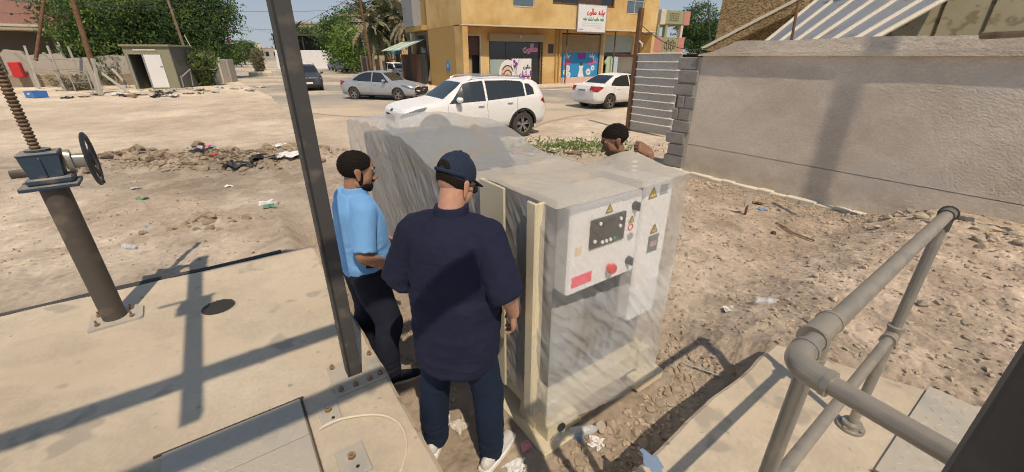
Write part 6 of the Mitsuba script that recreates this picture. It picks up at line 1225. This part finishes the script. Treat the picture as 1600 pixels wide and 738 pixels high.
h1 = hand(handM((.318, .06, .975), (-.06, .30, -.95), (.95, .1, .1), 1), 1, (22, 30, 22)); h2 = hand(handM((-.165, .275, 1.10), (.95, .25, -.1), (-.2, .9, .3), -1), -1)
pn = person('heavy man in a navy short-sleeved shirt and dark cap standing with his back turned', MA, ra_, 's_light', hm, [h1, h2])
sh_t = loft([(0, .005, .71, .208, .178), (0, .012, .80, .222, .19), (0, .03, 1.0, .235, .20), (0, .06, 1.14, .245, .215), (0, .04, 1.30, .235, .19), (0, .012, 1.405, .215, .145), (0, .01, 1.455, .155, .11), (0.0, .02, 1.50, .085, .082)], 60, 60)
def nvd(p):
    low = 1 - sstep(1.0, 1.3, p[:, 2]); mid = np.exp(-((p[:, 2] - 1.22) / .18) ** 2)
    f = .017 * ridge(p, 2.0, 2.0, 14, 4) * (.35 + .65 * low) * (meshkit.fbm(p * 6, 2, 8) + .2)
    f += .026 * (meshkit.fbm(p * np.array([8, 8, 3.5]), 3, 5) - .5) + .008 * ridge(p, 10, 10, 6, 12) + .006 * mid * ridge(p, 7, 7, 5, 6)
    return f
shirt = union([sh_t, sleeve((.190, .0, 1.400), (.303, -.035, 1.135), .088, .084), sleeve((-.190, .0, 1.400), (-.303, -.0, 1.135), .088, .084)] + [mhull(ell((s * .18, 0, 1.405), .084, 2), ell((s * .04, .02, 1.475), (.06, .078, .035), 2), ell((s * .05, .0, 1.30), (.12, .15, .05), 2)) for s in (-1, 1)])
ks = pn.part('shirt', finish(shirt, .011, 9, nvd), 't_navy', smooth=True)
col = []
for a0, zz, rr in ((0, 1.500, .083), (0, 1.520, .080)): pass
pn.part('collar', finish(loft([(0.004, .02, 1.45, .115, .10), (0.004, .028, 1.495, .090, .088), (.006, .038, 1.538, .084, .083)], 40, 14), .01, 3), 't_navy', smooth=40, parent=ks)
def legs(knL, knR, ankL, ankR, hip, wide=1.0):
    L_ = loft([(ankL[0], ankL[1], .055, .066 * wide, .076 * wide), (ankL[0], ankL[1], .13, .070 * wide, .080 * wide), (ankL[0] * .97, ankL[1] + .005, .30, .083 * wide, .09 * wide), (knL[0], knL[1], .50, .088 * wide, .098 * wide), (-.115 * wide, hip[1] + .01, .72, .110 * wide, .125 * wide), (-.10 * wide, hip[1], .90, .125 * wide, .14 * wide)], 40, 60)
    R_ = loft([(ankR[0], ankR[1], .055, .066 * wide, .076 * wide), (ankR[0], ankR[1], .13, .070 * wide, .080 * wide), (ankR[0] * .97, ankR[1] + .005, .30, .083 * wide, .09 * wide), (knR[0], knR[1], .50, .088 * wide, .098 * wide), (.115 * wide, hip[1] + .01, .72, .110 * wide, .125 * wide), (.10 * wide, hip[1], .90, .125 * wide, .14 * wide)], 40, 60)
    W_ = loft([(0, hip[1], .80, .19 * wide, .13 * wide), (0, hip[1], .88, .215 * wide, .152 * wide), (0, hip[1] + .01, 1.0, .205 * wide, .15 * wide)], 40, 16)
    return union([L_, R_, W_])
def jd(p):
    low = 1 - sstep(.12, .42, p[:, 2]); kn = np.exp(-((p[:, 2] - .50) / .14) ** 2); hp = sstep(.62, .85, p[:, 2])
    return .014 * low * ridge(p, 4, 4, 15, 3) * .8 + .008 * kn * ridge(p, 4, 4, 9, 7) + .007 * hp * ridge(p, 6, 6, 7, 9) + .008 * (meshkit.fbm(p * np.array([9, 9, 4.5]), 3, 2) - .5)
pn.part('jeans', finish(legs((-.165, .03), (.165, .03), (-.190, .01), (.190, -.01), (0, .01), .98), .012, 6, jd), 't_jeans', smooth=True)
shoe(pn, (-.195, -.01), 6, 'm_shoewhite', 'm_white', .31); shoe(pn, (.200, -.045), -20, 'm_shoewhite', 'm_white', .31)
cr = man(ell((0, -.010, .055), (.086, .106, .088), 4)).trim_by_plane((0, -.12, 1), .028)
cap_ = finish(union([cr, mhull(ell((0, .02, .128), (.03, .03, .02), 2), ell((0, -.03, .125), (.03, .03, .02), 2))]), .008, 3)
kc = pn.part('cap', at(cap_, hm), 't_cap', smooth=True)
br = mhull(*[ell((x, y, z), (.008, .008, .004), 1) for x, y, z in ((.070, .045, .040), (-.070, .045, .040), (.060, .125, .025), (-.060, .125, .025), (0, .160, .024), (.03, .152, .024), (-.03, .152, .024), (0, .06, .05))])
pn.part('brim', at(finish(br, .012, 2), hm), 't_cap', smooth=40, parent=kc); pn.part('button', at(ell((0, -.012, .146), (.009, .009, .005), 2), hm), 't_cap', parent=kc, smooth=True)
op = prism(Polygon(arc(0, .058, .040, .032, 0, 180, 14)), .03, XZ @ trimesh.transformations.translation_matrix([0, 0, .085])); op = man(op) ^ man(ell((0, -.0125, .055), (.0875, .1075, .0895), 4)) 
pn.part('back_opening', at(tri(op), hm), 't_hair', parent=kc, smooth=30)
an_ = np.radians(np.linspace(200, 340, 22)); pn.part('strap', at(tube(np.array([(.0885 * math.cos(a), -.010 + .1085 * math.sin(a), .047 + .012 * -math.sin(a) * 0) for a in an_]), .0085, 6), hm), 't_cap', parent=kc, smooth=40)
hair(pn, hm, .0035, [((0, .35, 1), -.030), ((0, -1, .3), -.012)], 5, .0015, strand=.003)
gl_ = pn.part('sunglasses', at(cat([tube([(.081, -.01, .012), (.080, .06, .014), (.062, .088, .012)], .004, 6), tube([(-.081, -.01, .012), (-.080, .06, .014), (-.062, .088, .012)], .004, 6), ell((.034, .094, .004), (.03, .010, .022), 2), ell((-.034, .094, .004), (.03, .010, .022), 2)]), hm), 'm_black', smooth=40)
# --- the man in the light blue shirt, in profile
MB_ = az_frame((-0.985, 2.40, -0.02), 52)
hb_ = headM((0.01, 0.045, 1.528), -6, 10, 0, 1.0)
jb = dict(torso=[(0, .0, .84, .11, .08), (0, .0, .95, .14, .10), (0, .02, 1.08, .165, .13), (0, .015, 1.22, .175, .12), (0, .0, 1.31, .145, .085), (0, .0, 1.37, .06, .05)],
    limbs=[[((.165, .0, 1.325), .054), ((.240, -.07, 1.09), .044), ((.242, -.065, 1.07), .043), ((.275, .13, .935), .029)], [((-.165, .0, 1.325), .054), ((-.23, -.03, 1.09), .044), ((-.23, -.03, 1.07), .043), ((-.20, .17, .98), .029)],
        [((.10, .0, .87), .08), ((.155, .055, .47), .050), ((.185, .0, .09), .04)], [((-.10, .0, .87), .08), ((-.155, .02, .47), .050), ((-.19, -.03, .09), .04)]], neck=[(0, .0, 1.38), (.005, .02, 1.50), .058])
g1 = hand(handM((.275, .135, .93), (-.22, .70, -.62), (.85, .1, .35), 1), 1, (35, 45, 30)); g2 = hand(handM((-.20, .175, .98), (.5, .8, -.2), (-.6, .3, .6), -1), -1)
pb2 = person('bearded man in a light blue polo shirt looking at the generator', MB_, jb, 's_mid', hb_, [g1, g2])
pt = loft([(0, .0, .885, .178, .135), (0, .0, .93, .185, .142), (0, .015, 1.06, .187, .152), (0, .015, 1.20, .197, .143), (0, .0, 1.315, .185, .12), (0, .0, 1.37, .125, .092), (0, .0, 1.405, .075, .07)], 56, 50)
polo = union([pt, sleeve((.165, .0, 1.32), (.238, -.06, 1.10), .076, .070), sleeve((-.165, .0, 1.32), (-.238, -.03, 1.10), .076, .070)] + [mhull(ell((s * .155, 0, 1.325), .072, 2), ell((s * .03, .01, 1.385), (.05, .066, .03), 2), ell((s * .04, .0, 1.23), (.10, .12, .05), 2)) for s in (-1, 1)])
kb = pb2.part('shirt', finish(polo, .011, 8, lambda p: .020 * (meshkit.fbm(p * np.array([9, 9, 4]), 3, 15) - .5) + .011 * ridge(p, 5, 5, 10, 16) * np.exp(-((p[:, 2] - 1.0) / .14) ** 2)), 't_blue', smooth=True)
pb2.part('collar', finish(loft([(.0, .004, 1.36, .105, .09), (.0, .01, 1.40, .080, .078), (.0, .018, 1.438, .072, .072)], 36, 12), .01, 3), 't_blue', smooth=40, parent=kb)
pb2.part('trousers', finish(legs((-.155, .02), (.155, .055), (-.19, -.03), (.185, .0), (0, .0), .88), .012, 6, jd), 't_dark', smooth=True)
shoe(pb2, (-.19, -.03), 8, 't_dark', 'm_pale'); shoe(pb2, (.185, .0), -14, 't_dark', 'm_pale', .30)
hair(pb2, hb_, .0045, [((0, -.46, .88), .012), ((0, -1, .35), -.040)], 6, .002); hair(pb2, hb_, .003, [((0, .2, 1), -.045), ((0, -1, .0), .016)], 7, .0015, 'hair_back')
bd = mhull(ell((0, .074, -.100), (.026, .020, .024), 2), ell((.045, .030, -.078), (.020, .028, .030), 2), ell((-.045, .030, -.078), (.020, .028, .030), 2), ell((.030, .072, -.078), (.016, .018, .02), 2), ell((-.030, .072, -.078), (.016, .018, .02), 2))
_bd = finish(union([bd] + [mhull(ell((s * .060, .008, -.055), (.014, .014, .02), 2), ell((s * .072, .008, -.005), (.008, .010, .016), 2)) for s in (-1, 1)] + [mhull(ell((.022, .092, -.052), .0075, 1), ell((-.022, .092, -.052), .0075, 1), ell((0, .102, -.050), .007, 1))]), .008, 3, lambda p: .0022 * (meshkit.fbm(p * 120, 2, 5) - .5) * 2)
pb2.part('beard', at(_bd, hb_), 't_hair', smooth=True); pb2.part('beard_strands', at(strands(_bd, 1500, .006, 4), hb_), 't_hair', kind='stuff')
# --- the third man, behind the generator, looking down to the left, one hand at the film
MC_ = az_frame((0.905, 3.20, -0.022), -84)
hc = headM((0.0, 0.10, 1.565), 4, 24, 0, 1.0)
jc = dict(torso=[(0, -.02, .84, .13, .10), (0, -.02, .95, .165, .12), (0, .0, 1.08, .165, .13), (0, .03, 1.22, .17, .12), (0, .04, 1.34, .165, .10), (0, .05, 1.41, .10, .075)],
    limbs=[[((.175, .04, 1.34), .062), ((.24, .1, 1.10), .044), ((.18, .28, 1.15), .03)], [((-.175, .04, 1.34), .062), ((-.33, -.13, 1.20), .042), ((-.33, -.13, 1.21), .041), ((-.27, -.12, 1.525), .029)],
        [((.10, -.02, .87), .10), ((.12, .04, .47), .062), ((.13, .0, .09), .04)], [((-.10, -.02, .87), .10), ((-.12, .02, .47), .062), ((-.13, -.03, .09), .04)]], neck=[(0, .045, 1.39), (0, .075, 1.51), .056])
e1_ = hand(handM((.18, .285, 1.15), (.2, .9, .3), (.2, -.3, .9), 1), 1); e2_ = hand(handM((-.268, -.115, 1.535), (-.12, .85, .50), (-.75, -.35, .55), -1), -1, (60, 70, 40))
pc = person('dark-haired man bending behind the generator with a hand raised beside his head', MC_, jc, 's_dark', hc, [e1_, e2_])
pc.part('shirt', finish(union([loft([(0, -.02, .86, .178, .135), (0, .0, 1.06, .187, .15), (0, .03, 1.22, .195, .14), (0, .04, 1.33, .185, .12), (0, .05, 1.42, .075, .07)], 50, 40), sleeve((.17, .04, 1.33), (.235, .09, 1.13), .08, .082), sleeve((-.17, .04, 1.33), (-.29, -.08, 1.20), .072, .07)]), .013, 7), 't_grey', smooth=True)
pc.part('trousers', finish(legs((-.12, .02), (.12, .04), (-.13, -.03), (.13, .0), (0, -.02), .85), .014, 5, jd), 't_dark', smooth=True)
shoe(pc, (-.13, -.03), 4, 't_dark', 'm_dark'); shoe(pc, (.13, .0), -8, 't_dark', 'm_dark')
hair(pc, hc, .0065, [((0, -.42, .90), .030), ((0, -1, .45), -.050)], 9, .004); hair(pc, hc, .003, [((0, .15, 1), -.030), ((0, -1, .0), .008)], 10, .002, 'hair_back')

# ------------------------------------------------------------------ stones, rubble, litter
rng = np.random.default_rng(123)
def in_slab(x, y):
    u = A1[0] * x + A1[1] * y; n = A2[0] * x + A2[1] * y
    if u < 0.52 and n < 4.3: return True
    if Polygon([p[:2] for p in RS]).buffer(.02).contains(Point(x, y)): return True
    if 1.0 < u < 2.25 and 1.2 < n < 4.8: return True
    if abs(x + .285) < .33 and abs(y - 1.68) < .2: return True
    return False
# base shapes for pebbles
TPL = []
for i in range(14):
    v = rng.normal(size=(10, 3)); v /= np.linalg.norm(v, axis=1, keepdims=True); v *= np.array([1, .8, .6]) * .5; h_ = trimesh.convex.convex_hull(v); TPL.append((np.array(h_.vertices), np.array(h_.faces)))
def scatter(n, sampler, smin, smax, pw=2.2):
    pos, size = [], []
    while len(pos) < n:
        x, y = sampler()
        if in_slab(x, y): continue
        pos.append((x, y)); size.append(smin + (smax - smin) * rng.random() ** pw)
    V, F, o = [], [], 0; zs = height(np.array([p[0] for p in pos]), np.array([p[1] for p in pos]))
    for (x, y), s, z in zip(pos, size, zs):
        v, f = TPL[rng.integers(len(TPL))]; a = rng.uniform(0, 6.28); c, s_ = math.cos(a), math.sin(a); w = v * s
        V.append(np.c_[w[:, 0] * c - w[:, 1] * s_ + x, w[:, 0] * s_ + w[:, 1] * c + y, w[:, 2] + s * .10 + z]); F.append(f + o); o += len(v)
    return trimesh.Trimesh(np.vstack(V), np.vstack(F), process=False)
def right_field():
    while True:
        u, n = rng.uniform(2.1, 8.5), rng.uniform(-1.5, 4.5); x, y, _ = UN(u, n)
        if y > 0.4 and (x - W0[0]) * .824 + (y - W0[1]) * .566 < -0.05: return x, y
def gen_field():
    u, n = rng.uniform(.5, 2.6), rng.uniform(.75, 1.45); return UN(u, n)[:2]
def corridor():
    u, n = rng.uniform(.5, 1.12), rng.uniform(1.2, 5.5); return UN(u, n)[:2]
def wall_strip():
    s = rng.uniform(-.4, 3.6); d = abs(rng.normal()) * .28 + .08; p = WF @ np.array([s, -d, 0, 1]); return p[0], p[1]
def bank():
    i = rng.integers(len(BANK) - 1); t = rng.random(); p = np.array(BANK[i][:2]) * (1 - t) + np.array(BANK[i + 1][:2]) * t + rng.normal(size=2) * np.array([.35, .32]); return p[0], p[1]
def left_field():
    x, y = rng.uniform(-9, 0.5), rng.uniform(3.4, 9.5); return x, y
single('gravel', cat([scatter(8000, right_field, .008, .060, 2.8), scatter(1500, gen_field, .008, .055), scatter(900, corridor, .008, .05), scatter(2200, wall_strip, .012, .06)]), 'm_gravel', 'loose gravel strewn over the ground on the right and round the generator', 'gravel', kind='stuff')
single('gravel', cat([scatter(3400, bank, .02, .13), scatter(3200, left_field, .008, .045, 3)]), 'm_mud', 'small clods and gravel along the rubble bank on the left', 'gravel', kind='stuff')
scene.setdefault('m_stone2', dict(scene['m_stone']))
def place_stones(n, sampler, smin, smax, label, group, mat, name='stone', flat=.6):
    k = 0
    while k < n:
        x, y = sampler()
        if in_slab(x, y): continue
        s = rng.uniform(smin, smax); m = rock(rng, s, flat); m.apply_translation([x, y, hz(x, y) + s * flat * .18]); single(name, m, mat, label, 'stone', group=group); k += 1
place_stones(110, right_field, .05, .12, 'loose tan stone on the open ground right of the generator', 'loose stones right of the generator', 'm_stone')
place_stones(26, gen_field, .04, .10, 'loose tan stone on the ground before the wrapped generator', 'loose stones before the generator', 'm_stone')
place_stones(130, bank, .08, .34, 'broken earth clod in the rubble bank left of the steel post', 'clods of the rubble bank', 'm_mud', 'earth_clod', .55)
def pile(): p = np.array((-3.812, 4.672, 0)[:2]) + rng.normal(size=2) * np.array([.32, .14]); return p[0], p[1]
place_stones(22, pile, .06, .18, 'earth clod on the low sand heap beyond the left slab', 'clods of the sand heap', 'm_mud', 'earth_clod', .5)
def heap(): p = np.array(HEAP[rng.integers(len(HEAP))][:2]) + rng.normal(size=2) * .3; return p[0], p[1]
place_stones(45, heap, .06, .17, 'stone in the rubble heap below the boundary wall', 'stones of the heap below the wall', 'm_stone')
for px_, lb in ((0, 'large pale stone in the rubble right before the generator foot'), (1, 'flat tan stone beside the large pale one before the generator'), (2, 'round pale stone behind the mid collar of the railing'), (3, 'dark stone lying on the open ground below the wall')):
    p = [(0.641, 1.859, 0), (0.556, 1.84, 0), (3.306, 2.762, 0), (3.452, 4.914, 0)][px_]; m = rock(rng, (.11, .10, .10, .09)[px_], .7); single('stone', at(m, frame(on(p, .02))), 'm_dark' if px_ == 3 else 'm_stone', lb, 'stone')
# litter
for k_, c_ in dict(w_white=(.74, .74, .74), w_blue=(.20, .33, .55), w_red=(.55, .06, .07), w_green=(.14, .30, .19), w_pink=(.68, .30, .33), w_silver=(.5, .52, .55), w_yellow=(.68, .55, .12), w_pale=(.60, .56, .50)).items(): pri(k_, c_, 0.5)
def crumple(size, seed, flat=.5, n=10):
    r_ = np.random.default_rng(seed); g = np.linspace(-.5, .5, n); X, Y = np.meshgrid(g, g, indexing='ij'); P = np.stack([X * 3.1, Y * 3.1, X * 0 + seed], -1)
    Z = (meshkit.fbm(P * 1.5, 3, seed) - .3) * flat; dx = (meshkit.fbm(P, 2, seed + 5) - .5) * .7; dy = (meshkit.fbm(P, 2, seed + 9) - .5) * .7
    m = grid_mesh(X + dx, Y + dy, Z); m.apply_scale(size); m2 = m.copy(); m2.invert(); m2.vertices[:, 2] -= .002; m = cat([m, m2]); m.apply_transform(rot([0, 0, 1], r_.uniform(0, 360))); m.apply_translation([0, 0, -m.vertices[:, 2].min() * .6]); return m
def litter(p, size, mat, label, seed, flat=.5, name='litter', group=None, dz=0.0):
    single(name, at(crumple(size, seed, flat), frame(on(p, dz))), mat, label, 'litter', group=group)
items = [((-6.897, 9.117, 0), .26, 'w_pink', 'pink plastic scrap in the rubble bank'), ((-6.469, 8.757, 0), .20, 'w_red', 'red scrap in the rubble bank beside the pink one'), ((-6.833, 8.757, 0), .22, 'w_silver', 'silvery plastic bag in the rubble bank left of the pink scrap'), ((-6.732, 9.78, 0), .22, 'w_white', 'white scrap at the back of the rubble bank'), ((-5.722, 10.07, 0), .22, 'w_white', 'white scrap at the right end of the rubble bank'), ((-4.774, 8.643, 0), .42, 'w_white', 'large white sack half buried right of the burnt rubbish'), ((-6.65, 6.889, 0), .11, 'w_silver', 'crumpled silvery cup on the sand beside the handwheel shadow'), ((-7.732, 10.455, 0), .16, 'w_blue', 'blue scrap behind the rubble bank'), ((-5.108, 7.043, 0), .12, 'w_white', 'small white scrap below the rubble bank'), ((-3.679, 5.815, 0), .15, 'w_green', 'green scrap beside the white bag left of the steel post'), ((-3.937, 6.139, 0), .20, 'w_white', 'white plastic bag lying left of the steel post'), ((-4.763, 4.914, 0), .07, 'w_blue', 'tiny blue cap-like scrap on the sand before the slab'), ((-6.059, 6.329, 0), .15, 'w_green', 'flat green scrap on the sand below the rubble bank'), ((3.816, 5.815, 0), .12, 'w_blue', 'bright blue scrap by the foot of the boundary wall'), ((3.937, 6.139, 0), .14, 'm_rust', 'rusty brown scrap above the blue one by the wall'), ((0.085, 1.725, 0), .06, 'w_pink', 'red and white wrapper on the ground beside the generator foot'), ((0.51, 1.747, 0), .09, 'w_white', 'crumpled white paper among the stones before the generator'), ((0.415, 1.788, 0), .06, 'w_blue', 'blue bottle label among the stones before the generator'), ((1.912, 3.006, 0), .09, 'w_pale', 'pale paper scrap on the open ground right of the generator'), ((0.018, 1.568, 0), .12, 'w_white', 'white paper at the lower edge beside the navy man'), ((-0.324, 1.859, 0), .10, 'w_pale', 'pale scrap between the feet of the man in navy'), ((-22.586, 25.371, 0), .5, 'w_yellow', 'yellow plastic container by the slanting strut near the shed'), ((-23.536, 25.803, 0), .7, 'w_white', 'white plastic bag by the slanting strut near the shed'), ((0.928, 2.264, 0), .05, 'w_white', 'white scrap beside the right foot of the generator')]
for i, (p, s, mt, lb) in enumerate(items): litter(p, s, mt, lb, 50 + i, .55)
br_ = Thing('burnt_rubbish', 'heap of black burnt rubbish in the rubble bank', 'rubbish')
for i in range(16):
    p = np.array((-5.336, 8.369, 0)[:2]) + rng.normal(size=2) * np.array([.28, .14]); br_.part('scrap', at(crumple(rng.uniform(.15, .34), 90 + i, .6), frame(on((p[0], p[1])))), 'm_black' if i % 3 else 'm_dark')
for i in range(40):
    p = np.array([(-21.398, 28.725, 0), (-21.693, 31.055, 0), (-21.028, 25.803, 0), (-21.854, 24.953, 0)][i % 4]) + np.r_[rng.normal(size=2) * np.array([1.6, .7]), 0]; litter(p, rng.uniform(.25, .6), ['m_concrete', 'w_pale', 'm_dark', 'm_mud'][i % 4 if i % 7 else 1], 'rubble or rubbish piece strewn along the foot of the guard shed', 300 + i, .7, 'rubbish_piece', 'rubbish at the foot of the shed')
for i in range(16):
    p = np.array((0.941, 9.923, 0)) + np.r_[rng.normal(size=2) * np.array([.6, .22]), 0]; litter(p, rng.uniform(.12, .32), ['w_pink', 'm_mud', 'w_pale'][i % 3], 'pinkish rubble piece beside the weeds left of the gate post', 400 + i, .6, 'rubbish_piece', 'rubble beside the weeds')
def bottle(p, az, L_, label, mat, capm='w_blue'):
    t = Thing('plastic_bottle', label, 'bottle', az_frame(on(p, .032), az) @ rot([1, 0, 0], -90))
    r_ = L_ * .15; prof = [(0.001, 0), (r_ * .85, 0), (r_, L_ * .04)] + [(r_ * (1 - .06 * (i % 2)), L_ * (.08 + .07 * i)) for i in range(8)] + [(r_, L_ * .66), (r_ * .8, L_ * .78), (r_ * .42, L_ * .88), (r_ * .40, L_ * .93), (.001, L_ * .93)]
    t.part('body', lathe(prof, 20), mat, smooth=40); t.part('cap', cyl((0, 0, L_ * .93), (0, 0, L_), r_ * .46, n=14), capm); t.part('paper_label', lathe([(r_ * 1.01, L_ * .36), (r_ * 1.02, L_ * .37), (r_ * 1.02, L_ * .50), (r_ * 1.01, L_ * .51)], 20), 'w_silver' if capm == 'w_blue' else 'w_white', smooth=40)
scene['m_pet'] = {'type': 'mask', 'opacity': 0.45, 'nested': {'type': 'twosided', 'bsdf': {'type': 'principled', 'base_color': rgb((.72, .75, .78)), 'roughness': .15, 'specular': .9}}}
bottle((2.124, 3.006, 0), 100, .24, 'clear plastic bottle lying on the open ground right of the generator', 'm_pet')
bottle((-4.319, 4.081, 0), 105, .20, 'clear plastic bottle on the sand beyond the left slab', 'm_pet')
bottle((0.261, 1.712, 0), 20, .21, 'dusty upright-looking clear bottle before the generator foot', 'm_pet', 'w_white')
bottle((0.356, 1.793, 0), 80, .20, 'clear bottle with a blue label before the generator foot', 'm_pet')
bottle((4.96, 6.139, 0), 60, .22, 'clear bottle with a blue label by the wall footing', 'm_pet')
bottle((-3.92, 6.018, 0), 70, .24, 'bottle lying beside the white bag left of the steel post', 'm_pet', 'w_green')
q_ = [on((1.293, 2.417, 0), .02), on((1.479, 2.233, 0), .04)]
single('thin_rod', tube(q_, .0045, 6), 'w_silver', 'thin pale rod lying across the slab shadow right of the generator', 'rod')
single('dry_stick', tube([on((3.671, 5.226, 0), .02), on((3.723, 4.914, 0), .03), on((3.828, 4.672, 0), .02)], .012, 6), 'm_bark', 'dry brown stick on the ground below the wall', 'stick')
sv = Thing('shovel_head', 'rusty shovel head stuck upright in the rubble below the wall', 'shovel', frame(on((3.415, 5.572, 0)), 25))
sv.part('blade', prism(Polygon([(-.06, .14), (.06, .14), (.075, .22), (.03, .32), (0, .34), (-.03, .32), (-.075, .22)]), .012, XZ), 'm_concrete'); sv.part('socket', cyl((0, -.006, -.02), (0, -.006, .16), .018, n=8), 'm_rust')
